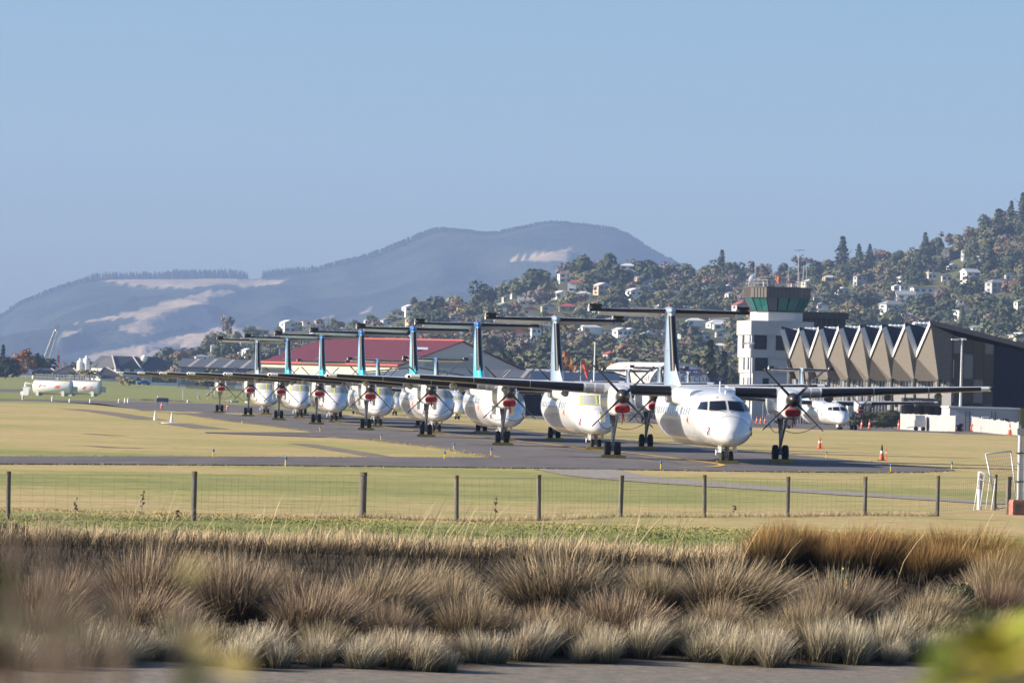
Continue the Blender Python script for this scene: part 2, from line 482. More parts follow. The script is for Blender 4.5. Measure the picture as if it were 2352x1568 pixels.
# ------------------------------------------------------------------ far mountain
SKY = pchip([-700, -300, -120, 0, 40, 100, 150, 200, 260, 340, 420, 480, 560, 575, 605, 640, 700, 780, 850, 920, 975, 1010, 1060, 1120, 1200, 1270, 1330, 1400, 1440, 1500, 1570, 1640, 1800, 2100, 2500, 3000],
            [800, 775, 752, 729, 702, 677, 659, 646, 641, 640, 640, 639, 640, 641, 636, 630, 626, 606, 588, 561, 538, 530, 534, 540, 526, 515, 520, 529, 543, 581, 616, 645, 690, 730, 760, 790])
def inside(poly, x, y):
    c = False; n = len(poly)
    for i in range(n):
        x1, y1 = poly[i]; x2, y2 = poly[(i + 1) % n]
        if (y1 > y) != (y2 > y) and x < (x2 - x1) * (y - y1) / (y2 - y1) + x1: c = not c
    return c
BARE = [[(230, 642), (330, 640), (420, 639), (500, 636), (600, 644), (660, 640), (640, 652), (580, 658), (545, 660), (545, 650), (500, 652), (440, 662), (330, 655), (250, 646)],
        [(165, 745), (240, 728), (320, 712), (330, 706), (420, 685), (480, 668), (530, 666), (540, 672), (480, 684), (470, 700), (490, 735), (510, 760), (440, 750), (330, 770), (260, 752), (320, 735), (300, 728)],
        [(130, 770), (180, 758), (190, 760), (140, 775)], [(200, 815), (330, 790), (420, 770), (540, 752), (600, 750), (520, 790), (400, 800), (330, 830), (180, 830)],
        [(730, 733), (770, 724), (765, 728)], [(815, 722), (860, 705), (840, 718)], [(1165, 596), (1250, 582), (1315, 569), (1312, 600), (1270, 602)], [(1255, 612), (1290, 606), (1320, 614)]]
def mountain():
    NA, NT = 400, 176
    V = []; bare = []
    for j in range(NT + 1):
        t = j / NT
        for i in range(NA + 1):
            px = -600 + 3500 * i / NA
            a = ray(px, 890).x
            Y = 8000 + 4600 * t
            zr = at(px, SKY(px), 12600).z - CAMZ * 0
            if t <= 0.875:
                s = t / 0.875
                prof = 0.05 + 0.95 * (s ** 1.15)
                x = a * Y
                w = Vector((x / 700 + 0.35 * mn.noise(Vector((x / 500, Y / 500, 5))), Y / 1500, 0.3))
                rg = 1 - abs(mn.noise(w)) * 2.0
                rg += 0.45 * (1 - abs(mn.noise(w * 2.3 + Vector((3, 1, 0)))) * 2)
                rg += 0.25 * mn.noise(w * 6.1)
                zq = zr * prof * Y / 12600; qq = px_of((a * Y, Y, zq)); fb = [i2 for i2, b2 in enumerate(BARE) if inside(b2, *qq)]
                calm = (.8 if fb[0] in (1, 3) else .12) if fb else 1.0
                z = zr * prof + calm * (rg - 0.95) * 120 * math.sin(math.pi * min(1, s * 0.98)) ** 0.9 * (0.4 + 0.6 * zr / 400)
                Yr = 8000 + 4600 * 0.875
                z = z * Y / 12600 if s < 1 else zr * Yr / 12600
            else:
                s = (t - 0.875) / 0.125
                Yr = 8000 + 4600 * 0.875
                z = zr * Yr / 12600 * (1 - 0.5 * s)
            p = (a * Y, Y, z)
            V.append(p)
            q = px_of(p)
            bare.append(1.0 if t < .9 and any(inside(b, q[0] + 4 * mn.noise(Vector((q[0] / 9, q[1] / 9, 0))), q[1] + 4 * mn.noise(Vector((q[0] / 9, q[1] / 9, 4)))) for b in BARE) else 0.0)
    n = NA + 1
    Fc = [(j * n + i, j * n + i + 1, (j + 1) * n + i + 1, (j + 1) * n + i) for j in range(NT) for i in range(NA)]
    m = bpy.data.materials.new('mountain_forest'); m.use_nodes = True
    nt = m.node_tree; b = nt.nodes['Principled BSDF']; b.inputs['Roughness'].default_value = 0.95; b.inputs['Specular IOR Level'].default_value = 0.1
    at_ = nt.nodes.new('ShaderNodeAttribute'); at_.attribute_name = 'bare'
    tc = nt.nodes.new('ShaderNodeTexCoord')
    nz = nt.nodes.new('ShaderNodeTexNoise'); nz.inputs['Scale'].default_value = 0.006; nz.inputs['Detail'].default_value = 8
    nt.links.new(tc.outputs['Object'], nz.inputs['Vector'])
    r1 = nt.nodes.new('ShaderNodeValToRGB'); r1.color_ramp.elements[0].position = .35; r1.color_ramp.elements[1].position = .7
    r1.color_ramp.elements[0].color = (0.012, 0.022, 0.014, 1); r1.color_ramp.elements[1].color = (0.04, 0.05, 0.027, 1)
    r2 = nt.nodes.new('ShaderNodeValToRGB'); r2.color_ramp.elements[0].position = .35; r2.color_ramp.elements[1].position = .7
    r2.color_ramp.elements[0].color = (0.24, 0.185, 0.125, 1); r2.color_ramp.elements[1].color = (0.42, 0.32, 0.21, 1)
    for r in (r1, r2): nt.links.new(nz.outputs[0], r.inputs[0])
    mx = nt.nodes.new('ShaderNodeMix'); mx.data_type = 'RGBA'
    nt.links.new(at_.outputs['Fac'], mx.inputs[0]); nt.links.new(r1.outputs[0], mx.inputs[6]); nt.links.new(r2.outputs[0], mx.inputs[7])
    nt.links.new(mx.outputs[2], b.inputs['Base Color'])
    n2 = nt.nodes.new('ShaderNodeTexNoise'); n2.inputs['Scale'].default_value = 0.02; n2.inputs['Detail'].default_value = 6
    nt.links.new(tc.outputs['Object'], n2.inputs['Vector'])
    bp = nt.nodes.new('ShaderNodeBump'); bp.inputs['Strength'].default_value = 1; bp.inputs['Distance'].default_value = 12
    nt.links.new(n2.outputs[0], bp.inputs['Height']); nt.links.new(bp.outputs[0], b.inputs['Normal'])
    o = mesh_np('mountain', V, Fc, m, smooth=True)
    a = o.data.attributes.new('bare', 'FLOAT', 'POINT'); a.data.foreach_set('value', bare)
    tag(o, kind='structure')
    # dark conifer plantation along the skyline
    mb = MB()
    Yr = 8000 + 4600 * 0.875
    rr = random.Random(5)
    px = -20.0
    while px < 1640:
        tall = 16 if (200 < px < 385 or 375 < px < 570) else (14 if 600 < px < 720 else 8)
        if 568 < px < 603: px += 2.5; continue
        lift = 5 if 385 < px < 560 else 0
        for row in range(2):
            Y = Yr + 25 - row * 30
            p = at(px + rr.uniform(-2, 2), SKY(px), Yr); h = tall * rr.uniform(0.75, 1.25) + lift * rr.uniform(.7, 1.1)
            x = p.x * Y / Yr; z = p.z - 4
            w = h * rr.uniform(0.16, 0.3) if tall > 10 else h * 0.5
            top = 0.1 if tall > 10 else 0.5
            mb.lathe([(0, w), (h * .35, w * .95), (h * .7, w * .6), (h + 4, w * top)], (x, Y, z), 'z', 5)
        px += rr.uniform(2.0, 4.0)
    o = mb.build('treeline', mat('conifer_far', (0.03, 0.042, 0.022), 0.9, spec=.1), fix=False)
    tag(o, kind='stuff')
mountain()

# ------------------------------------------------------------------ haze: real air
def haze():
    o = MB().bb(-5200, 5200, -200, 13500, -3.0, 620).build('haze', None)
    m = bpy.data.materials.new('haze_air'); m.use_nodes = True
    nt = m.node_tree; nt.nodes.clear()
    out = nt.nodes.new('ShaderNodeOutputMaterial'); v = nt.nodes.new('ShaderNodeVolumePrincipled')
    v.inputs['Color'].default_value = (0.43, 0.61, 1.0, 1)
    v.inputs['Density'].default_value = 0.000063
    v.inputs['Anisotropy'].default_value = 0.0
    nt.links.new(v.outputs[0], out.inputs['Volume'])
    o.data.materials.append(m)
    tag(o, kind='stuff')
haze()
# ------------------------------------------------------------------ airliner (origin: ground below the main wheels; nose towards -y)
NY = 12.0                             # nose tip lies this far ahead of the main wheels
_t = [(0.0, .02, 1.20, 1.16), (.06, .24, 1.44, 1.0), (.2, .44, 1.64, .90), (.5, .68, 1.88, .82), (.9, .87, 2.08, .785), (1.4, 1.03, 2.25, .765),
      (1.75, 1.10, 2.37, .75), (2.1, 1.17, 2.62, .74), (2.45, 1.22, 2.83, .73), (2.8, 1.26, 2.99, .725), (3.3, 1.30, 3.12, .715), (4.0, 1.325, 3.22, .71),
      (4.8, 1.335, 3.26, .70), (15.5, 1.335, 3.26, .70), (17.5, 1.27, 3.26, .95), (19.5, 1.05, 3.25, 1.45), (21.5, .75, 3.22, 2.0), (23.5, .42, 3.15, 2.45), (25.0, .15, 3.0, 2.75), (25.5, .05, 2.95, 2.85)]
_hw = pchip([a[0] for a in _t], [a[1] for a in _t]); _zt = pchip([a[0] for a in _t], [a[2] for a in _t]); _zb = pchip([a[0] for a in _t], [a[3] for a in _t])
def fus(y, phi, off=0.0):
    hw, zt, zb = _hw(y) + off, _zt(y) + off, _zb(y) - off
    zc = (zt + zb) / 2; hz = (zt - zb) / 2
    return Vector((hw * math.sin(phi), y - NY, zc + hz * math.cos(phi)))
def nose_pt(x, z, off=0.012):
    def f(y):
        hw, zt, zb = _hw(y), _zt(y), _zb(y)
        return (x / hw) ** 2 + ((z - (zt + zb) / 2) / ((zt - zb) / 2)) ** 2 - 1
    lo, hi = 0.0, 6.0
    for _ in range(40):
        mid = (lo + hi) / 2
        if f(mid) > 0: lo = mid
        else: hi = mid
    y = (lo + hi) / 2
    e = 0.02
    def g(x, y, z):
        hw, zt, zb = _hw(y), _zt(y), _zb(y)
        return (x / hw) ** 2 + ((z - (zt + zb) / 2) / ((zt - zb) / 2)) ** 2
    n = Vector((g(x + e, y, z) - g(x - e, y, z), g(x, y + e, z) - g(x, y - e, z), g(x, y, z + e) - g(x, y, z - e))).normalized()
    return Vector((x, y - NY, z)) + n * off
def npatch(quad, off, mb=None, nu=8, nv=6):
    mb = mb or MB()
    (x0, z0), (x1, z1), (x2, z2), (x3, z3) = quad       # bl br tr tl
    def fn(u, v):
        return nose_pt((x0 * (1 - u) + x1 * u) * (1 - v) + (x3 * (1 - u) + x2 * u) * v, (z0 * (1 - u) + z1 * u) * (1 - v) + (z3 * (1 - u) + z2 * u) * v, off)
    return mb.grid(fn, nu, nv)
def spatch(y0, y1, z0, z1, side, off, mb=None, nu=4, nv=4):
    mb = mb or MB()
    def fn(u, v):
        y = y0 + (y1 - y0) * u; z = z0 + (z1 - z0) * v
        zc = (_zt(y) + _zb(y)) / 2; hz = (_zt(y) - _zb(y)) / 2
        return fus(y, side * math.acos(max(-1, min(1, (z - zc) / hz))), off)
    return mb.grid(fn, nu, nv)

def airfoil(n=13, t=0.16):
    xs = [0.5 * (1 - math.cos(math.pi * i / (n - 1))) for i in range(n)]
    yt = lambda x: 5 * t * (0.2969 * math.sqrt(x) - 0.126 * x - 0.3516 * x * x + 0.2843 * x ** 3 - 0.1036 * x ** 4)
    up = [(x, yt(x) * 1.12) for x in xs[::-1]]           # TE -> LE over the top
    lo = [(x, -yt(x) * 0.88) for x in xs[1:]]
    return up + lo
def wing_at(x):
    a = abs(x)
    if a <= 4.4: return (10.05, 3.1, 3.17 + 0.004 * a, .175)
    k = (a - 4.4) / (13.5 - 4.4)
    return (10.05 + 0.55 * k, 3.1 - 1.4 * k, 3.19 + 0.40 * k, .175 - .04 * k)
def wing_sec(x, off=0.0, le_only=None):
    yl, c, z, t = wing_at(x)
    pts = airfoil(21, t)
    if le_only: pts = [p for p in pts if p[0] <= le_only]
    out = []
    for (u, w) in pts:
        n = Vector((u - 0.35, w * 2.2)).normalized() * off
        out.append(Vector((x, yl + u * c + n.x - NY, z + w * c + n.y)))
    return out
def loft_open(secs, mb=None):
    mb = mb or MB(); n = len(secs[0])
    vs = [p for s in secs for p in s]
    fs = [(i * n + k, i * n + k + 1, (i + 1) * n + k + 1, (i + 1) * n + k) for i in range(len(secs) - 1) for k in range(n - 1)]
    return mb.add(vs, fs)
def superring(cx, y, cz, hw, hz, e=2.6, n=28):
    out = []
    for k in range(n):
        q = 2 * math.pi * k / n
        c, s = math.cos(q), math.sin(q)
        out.append(Vector((cx + hw * math.copysign(abs(c) ** (2 / e), c), y, cz + hz * math.copysign(abs(s) ** (2 / e), s))))
    return out

def text_mesh(txt, size, m, name, parent, M4, depth=0.004):
    cu = bpy.data.curves.new(name, 'FONT'); cu.body = txt; cu.size = size; cu.align_x = 'CENTER'; cu.align_y = 'CENTER'; cu.extrude = depth; cu.resolution_u = 2
    t = bpy.data.objects.new(name, cu); COL.objects.link(t)
    dg = bpy.context.evaluated_depsgraph_get()
    me = bpy.data.meshes.new_from_object(t.evaluated_get(dg))
    bpy.data.objects.remove(t); bpy.data.curves.remove(cu)
    me.transform(M4); me.materials.clear(); me.materials.append(m); me.name = name
    o = bpy.data.objects.new(name, me); COL.objects.link(o)
    if parent is not None: o.parent = parent
    return o

QF = [(.06, 2.385), (.80, 2.365), (.70, 2.765), (.06, 2.80)]
QS = [(.87, 2.37), (1.185, 2.40), (1.0, 2.72), (.775, 2.755)]
def mirror(q): return [(-q[1][0], q[1][1]), (-q[0][0], q[0][1]), (-q[3][0], q[3][1]), (-q[2][0], q[2][1])]
def grow(q, d): return [(q[0][0] - d, q[0][1] - d), (q[1][0] + d, q[1][1] - d), (q[2][0] + d, q[2][1] + d), (q[3][0] - d, q[3][1] + d)]

def windscreen(root, covered):
    quads = [QF, mirror(QF), QS, mirror(QS)]
    if not covered:
        for q in quads:
            npatch(grow(q, .03), .006).build('window_frame', M['frame_grey'], root, True)
            npatch(q, .014).build('cockpit_window', M['glass_dark'], root, True)
        for s in (-1, 1):
            MB().tube([nose_pt(s * .75, 2.33, .02), nose_pt(s * .4, 2.35, .03), nose_pt(s * .1, 2.30, .02)], .012, 6).build('wiper', M['ink'], root)
    else:
        for k, q in enumerate(quads):
            c = npatch(q if k < 2 else grow(q, .05), .02).build('windscreen_cover', M['cover_grey'], root, True)
            if k < 2:
                g = grow(q, .05); mb = MB()
                for a in range(4):
                    p, r = Vector(g[a]), Vector(g[(a + 1) % 4])
                    cx = (Vector(g[0]) + Vector(g[1]) + Vector(g[2]) + Vector(g[3])) / 4
                    pi, ri = p.lerp(cx, .12), r.lerp(cx, .12)
                    npatch([tuple(p), tuple(r), tuple(ri), tuple(pi)], .03, mb, 6, 1)
                mb.build('tape_border', M['tape_yellow'], c, True)

def build_airliner(name, covered, finmat):
    root = thing(name, None, 'airliner')
    ys = [0, .015, .04, .08, .13, .2, .3, .42, .56, .72, .9, 1.1, 1.3, 1.5, 1.65, 1.75, 1.9, 2.05, 2.2, 2.35, 2.5, 2.65, 2.8, 3.0, 3.3, 3.6, 4.0, 4.4, 4.8, 6, 8, 10, 12, 14, 15.5, 16.5, 17.5, 18.5, 19.5, 20.5, 21.5, 22.5, 23.5, 24.3, 25, 25.5]
    n = 48
    MB().rings([[fus(y, 2 * math.pi * k / n) for k in range(n)] for y in ys]).build('fuselage', M['plane_white'], root, True)
    for y in (1.02, 3.75, 5.95, 9.2, 13.2, 16.4):
        MB().rings([[fus(y + d, 2 * math.pi * k / 40, .006) for k in range(40)] for d in (0, .035)], cap=False).build('skin_joint', M['line_grey'], root, True)
    windscreen(root, covered)
    # door outlines
    for s, y0, y1 in ((1, 4.1, 4.95), (-1, 4.3, 4.85), (1, 15.2, 16.3), (-1, 15.3, 16.2)):
        mb = MB()
        for a, b_, c, d in ((y0, y0 + .03, 1.35, 2.75), (y1, y1 + .03, 1.35, 2.75), (y0, y1, 1.32, 1.35), (y0, y1, 2.75, 2.78)): spatch(a, b_, c, d, s, .008, mb, 2, 4)
        mb.build('door_outline', M['line_grey'], root, True, None, False)
    # nose details
    MB().tube([fus(4.5, 0, -.05), fus(4.5, 0, .42)], [.05, .03], 6).build('antenna', M['white_paint'], root)
    MB().tube([fus(3.6, .1, -.02), fus(3.6, .1, .1)], [.05, .04], 6).build('antenna', M['white_paint'], root)
    for s in (-1, 1):
        text_mesh('FB', .12, M['ink'], 'lettering', root, Matrix.Translation(nose_pt(s * .36, 2.93, .02)) @ Matrix.Rotation(R(-38), 4, 'X') @ Matrix.Rotation(R(90), 4, 'X'), .003)
        mb = MB(); a, b_, c = fus(5.15, s * 1.78, .012), fus(5.15, s * 1.50, .012), fus(5.75, s * 1.64, .012)
        mb.add([a, b_, c], [(0, 1, 2)]).build('warning_triangle', M['red_mark'], root)
        MB().tube([nose_pt(s * .93, 1.62, .02), nose_pt(s * .88, 1.52, .07), nose_pt(s * .94, 1.42, .05), nose_pt(s * .93, 1.3, .05)], .028, 6).build('pitot_cover', M['red_mark'], root)
        for k in range(18):
            y = 5.15 + .82 * k
            if 8.1 < y < 8.8: continue
            spatch(y, y + .15, 2.14, 2.44, s, .01, None, 2, 3).build('cabin_window', M['glass_dark'], root, True)
    # wing-root hump
    hs = [(8.0, .5, 3.22), (8.4, 1.0, 3.28), (9.0, 1.36, 3.36), (9.7, 1.47, 3.43), (10.5, 1.49, 3.46), (12.5, 1.47, 3.45), (13.7, 1.3, 3.37), (14.9, .9, 3.30), (16, .3, 3.23)]
    MB().rings([superring(0, y - NY, (zt + 2.5) / 2, hw, (zt - 2.5) / 2, 4.0) for (y, hw, zt) in hs]).build('wing_fairing', M['plane_white'], root, 50)
    for s in (-1, 1):
        xs = [1.2, 2.2, 3.2, 4.4, 6, 8, 10, 12, 13.1, 13.5]
        mb = MB().rings([wing_sec(s * x) for x in xs])
        w = mb.build('wing', M['wing_paint'], root, 50)
        for (a, b_) in ((1.5, 3.42), (5.55, 8.0), (8.03, 10.6), (10.63, 13.1)):
            loft_open([wing_sec(s * (a + (b_ - a) * i / 3), .012, .12) for i in range(4)]).build('deicing_boot', M['boot'], w, True)
        for a in (4.62, 5.08):
            loft_open([wing_sec(s * x, .012, .10) for x in (a, a + .36)]).build('landing_light', M['line_grey'], w, True)
        yl, c, z, t = wing_at(13.5)
        tp = MB().rings([wing_sec(s * 13.5), [p + Vector((s * .14, .12 * (1 if k else 1), 0)) for k, p in enumerate(wing_sec(s * 13.5))], [p.lerp(Vector((s * 13.72, yl + .8 - NY, z)), .55) + Vector((0, 0, 0)) for p in wing_sec(s * 13.72)]])
        tp.build('wing_tip', M['plane_white'], w, 50)
        MB().box((s * 13.56, yl + .12 - NY, z), (.2, .16, .12)).build('position_light', M['glass_dark'], w)
        for x in (6.2, 9.0, 11.4):
            yl, c, z, t = wing_at(x)
            MB().lathe([(yl + 1.1 - NY, .02), (yl + 1.3 - NY, .1), (yl + 1.7 - NY, .16), (yl + 2.2 - NY, .15), (yl + c + .1 - NY, .1), (yl + c + .5 - NY, .02)], (s * x, 0, z - .30), 'y', 16).build('flap_fairing', M['cover_grey'], w, True)
            MB().bb(s * x - .04, s * x + .04, yl + 1.4 - NY, yl + c - .2 - NY, z - .28, z - .05).build('flap_bracket', M['cover_grey'], w)
        # nacelle
        cx = s * 3.94
        ns = [(8.48, .32, 3.14, 2.10), (8.54, .40, 3.20, 2.04), (8.7, .46, 3.26, 2.0), (9.1, .49, 3.33, 1.98), (9.9, .51, 3.40, 1.98), (11, .52, 3.43, 2.0), (12.4, .52, 3.40, 2.04), (13.4, .50, 3.3, 2.18), (14.4, .40, 3.14, 2.45), (15.4, .2, 2.95, 2.7), (15.7, .06, 2.87, 2.8)]
        MB().rings([superring(cx, y - NY, (a + b_) / 2, hw, (a - b_) / 2, 3.4) for (y, hw, a, b_) in ns]).build('engine_nacelle', M['plane_white'], root, 50)
        nac = root.children[-1] if False else bpy.data.objects[-1] if False else None
        # intake plug
        prof = [(.36 * math.copysign(min(1, abs(math.cos(q)) ** .45), math.cos(q)), .165 * math.copysign(abs(math.sin(q)) ** .8, math.sin(q))) for q in [2 * math.pi * k / 28 for k in range(28)]]
        ip = MB().rings([[Vector((cx + a * f, yy - NY, 2.31 + b_ * f)) for a, b_ in prof] for yy, f in ((8.7, 1), (8.42, 1), (8.37, .93), (8.35, .8))]).build('intake_cover', M['red_cover'], root, 40)
        MB().tube([(cx + .02, 8.34 - NY, 2.24), (cx + .03, 8.3 - NY, 2.05), (cx + .08, 8.32 - NY, 1.78)], .03, 5).build('warning_ribbon', M['red_cover'], ip)
        MB().tube([(cx - .04, 8.34 - NY, 2.24), (cx + .0, 8.3 - NY, 2.1), (cx - .02, 8.33 - NY, 1.62)], .022, 5).build('warning_ribbon', M['red_cover'], ip)
        MB().box((cx, 8.345 - NY, 2.31), (.22, .02, .06)).build('marking', M['ink'], ip)
        # propeller
        hub = Vector((cx, 8.15 - NY, 2.90))
        pr = MB().lathe([(-.42, 0.0), (-.405, .07), (-.36, .15), (-.27, .225), (-.12, .285), (.06, .32), (.36, .335)], hub, 'y', 24).build('spinner', M['spinner'], root, True)
        for k in range(4):
            q = R(45 + 90 * k); rad = Vector((math.cos(q), 0, math.sin(q))); tan = Vector((-math.sin(q), 0, math.cos(q))); ax = Vector((0, 1, 0))
            rg = []
            for (sr, c, th, tw) in ((.24, .14, .13, 40), (.42, .17, .10, 34), (.7, .24, .06, 20), (1.1, .28, .05, 10), (1.5, .29, .045, 9), (1.8, .29, .045, 14), (1.93, .24, .035, 16), (1.99, .08, .03, 16)):
                d = ax * math.cos(R(tw)) + tan * math.sin(R(tw)); e = rad.cross(d)
                rg.append([hub + Vector((0, .12, 0)) + rad * sr + d * (c / 2 * math.cos(2 * math.pi * j / 10)) + e * (th / 2 * math.sin(2 * math.pi * j / 10)) for j in range(10)])
            MB().rings(rg).build('propeller_blade', M['blade'], pr, True)
        # tie-down ropes from the low blades
        bl = [hub + Vector((d * 1.12, .1, -1.12)) for d in (-1, 1)]
        for d, p in zip((-1, 1), bl):
            e = Vector((cx - .02, 11.7 - NY, 1.55)); pts = []
            for j in range(9):
                u = j / 8; w = p.lerp(e, u); w.z -= .28 * 4 * u * (1 - u); pts.append(w)
            MB().tube(pts, .016, 5).build('tie_rope', M['rope'], pr)
        # main gear
        g = MB().tube([(cx, 12 - NY, 2.35), (cx, 12 - NY, 1.3)], .105, 12).tube([(cx, 12 - NY, 1.4), (cx, 12 - NY, .42)], .075, 12).tube([(cx - .3, 12 - NY, .40), (cx + .3, 12 - NY, .40)], .07, 10).build('gear_strut', M['gear'], root, 40)
        MB().tube([(cx, 10.1 - NY, 2.1), (cx, 11.9 - NY, .78)], .055, 8).tube([(cx - .16, 12 - NY, 2.2), (cx, 12 - NY, 1.0)], .04, 6).tube([(cx + .02, 13.6 - NY, 2.35), (cx + .02, 12.05 - NY, 1.25)], .045, 6).build('drag_brace', M['gear'], g, 40)
        for d in (-1, 1):
            wx = cx + d * .235
            MB().lathe([(-.125, .24), (-.13, .3), (-.115, .365), (-.06, .395), (.06, .395), (.115, .365), (.13, .3), (.125, .24)], (wx, 12 - NY, .395), 'x', 28).build('tyre', M['tyre'], g, 40)
            MB().lathe([(-.10, .23), (-.08, .12), (.08, .12), (.10, .23)], (wx, 12 - NY, .395), 'x', 20).build('wheel_rim', M['rim'], g, 40)
            MB().box((cx + d * .5, 11.9 - NY, 1.93), (.03, 2.4, .5)).build('gear_door', M['plane_white'], g)
    # nose gear
    g = MB().tube([(0, 2.0 - NY, .95), (0, 1.95 - NY, .3)], .075, 12).tube([(-.22, 1.95 - NY, .29), (.22, 1.95 - NY, .29)], .05, 8).tube([(0, 1.2 - NY, .85), (0, 1.9 - NY, .55)], .04, 8).box((0, 1.86 - NY, .62), (.2, .12, .18)).build('nose_gear_strut', M['gear'], root, 40)
    for d in (-1, 1):
        MB().lathe([(-.075, .17), (-.085, .22), (-.07, .265), (-.03, .285), (.03, .285), (.07, .265), (.085, .22), (.075, .17)], (d * .2, 1.95 - NY, .285), 'x', 24).build('tyre', M['tyre'], g, 40)
        MB().lathe([(-.06, .16), (-.05, .08), (.05, .08), (.06, .16)], (d * .2, 1.95 - NY, .285), 'x', 16).build('wheel_rim', M['rim'], g, 40)
        MB().box((d * .33, 1.75 - NY, .66), (.025, 1.1, .3)).build('gear_door', M['plane_white'], g)
    MB().tube([(-.5, .95 - NY, .83), (-.52, .9 - NY, .62), (-.62, .85 - NY, .5)], .025, 6).tube([(-.62, .9 - NY, .66), (-.62, .9 - NY, .4)], .03, 6).build('static_arm', M['white_paint'], root)
    # fin with dorsal fillet
    def fin_sec(z):
        k = (z - 3.05) / 4.0
        return (19.5 + 2.6 * k, 4.9 - 2.4 * k, .135 + .02 * k)
    def fin_pts(z, off=0, le=None):
        yl, c, t = fin_sec(z); pts = airfoil(17, t)
        if le: pts = [p for p in pts if p[0] <= le]
        return [Vector((w * c + math.copysign(off, w), yl + u * c - (off if u < .02 else 0) - NY, z)) for u, w in pts]
    fin = MB().rings([fin_pts(3.05 + 4.0 * i / 8) for i in range(9)]).build('fin', finmat, root, 50)
    loft_open([fin_pts(4.15 + 2.68 * i / 6, .012, .10) for i in range(7)]).build('deicing_boot', M['boot'], fin, True)
    d = []
    for i in range(7):
        u = i / 6; y = 16.6 + 4.2 * u; zt = 3.22 + 1.5 * u ** 1.6
        d.append([Vector((-.03 - .13 * u, y - NY, 3.0)), Vector((-.02 - .06 * u, y - NY, 3.0 + (zt - 3.0) * .6)), Vector((0, y - NY, zt)), Vector((.02 + .06 * u, y - NY, 3.0 + (zt - 3.0) * .6)), Vector((.03 + .13 * u, y - NY, 3.0))])
    MB().rings(d).build('dorsal_fillet', finmat if finmat == M['fin_livery'] else M['plane_white'], root, True)
    for s in (-1, 1):
        MB().tube([(s * .2, 21.6 - NY, 5.15), (s * .55, 21.6 - NY, 5.16)], .02, 6).build('fin_antenna', M['steel'], fin)
    b_ = MB().lathe([(21.9 - NY, .02), (22.05 - NY, .13), (22.4 - NY, .2), (23.2 - NY, .23), (24.2 - NY, .18), (24.9 - NY, .04)], (0, 0, 7.07), 'y', 18).build('tail_bullet', finmat, root, True)
    MB().lathe([(7.27, .06), (7.34, .06), (7.38, .03)], (0, 22.9 - NY, 0), 'z', 10).build('beacon', M['red_mark'], b_, True)
    for s in (-1, 1):
        def ts(x, off=0, le=None, te=.62):
            k = x / 3.96; yl = 22.5 + .35 * k; c = 2.0 - .6 * k; pts = airfoil(17, .13 - .015 * k)
            if le: pts = [p for p in pts if p[0] <= le]
            else: pts = [p for p in pts if p[0] <= te]
            return [Vector((s * x, yl + u * c - (off if u < .03 else 0) - NY, 7.05 + w * c + math.copysign(off, w))) for u, w in pts]
        tpl = MB().rings([ts(x) for x in (.1, 1, 2, 3, 3.94)]).build('tailplane', M['wing_paint'], root, 50)
        loft_open([ts(x, .014, .09) for x in (.25, 1, 2, 3, 3.95)]).build('deicing_boot', M['boot'], tpl, True)
        tilt = R(22)
        def es(x, a0):
            k = x / 3.96; yl = 22.5 + .35 * k; c = 2.0 - .6 * k; yh = yl + .62 * c; t = .075 * c * (1 - .3 * k)
            out = []
            for (dy, dz) in ((a0, .25 * t), (a0 * .8, t * .8), (0, t), (.38 * c, .01), (.38 * c, -.01), (0, -t), (a0 * .8, -t * .8), (a0, -.25 * t)):
                dy, dz = dy * math.cos(tilt) + dz * math.sin(tilt), -dy * math.sin(tilt) + dz * math.cos(tilt)
                out.append(Vector((s * x, yh + dy - NY, 7.05 + dz)))
            return out
        el = MB().rings([es(x, -.04) for x in (.28, 1, 2, 3, 3.37)]).build('elevator', M['wing_paint'], root, 50)
        def hs_(x, g=0.0):
            k = x / 3.96; yh = 22.5 + .35 * k + .62 * (2.0 - .6 * k)
            return [Vector((s * x, yh + dy - NY, 7.05 + dz)) for dy, dz in ((-.80 - g, .245), (-.78 - g, .29 + g), (-.5, .285 + g), (-.05, .09), (-.05, .03), (-.5, .16), (-.78 - g, .205 - g))]
        MB().rings([hs_(3.30), hs_(3.95)]).build('elevator_horn', M['plane_white'], el, 40)
        loft_open([[hs_(x, .015)[i] for i in (2, 1, 0, 6, 5)] for x in (3.31, 3.93)]).build('deicing_boot', M['boot'], el, 40)
    return root

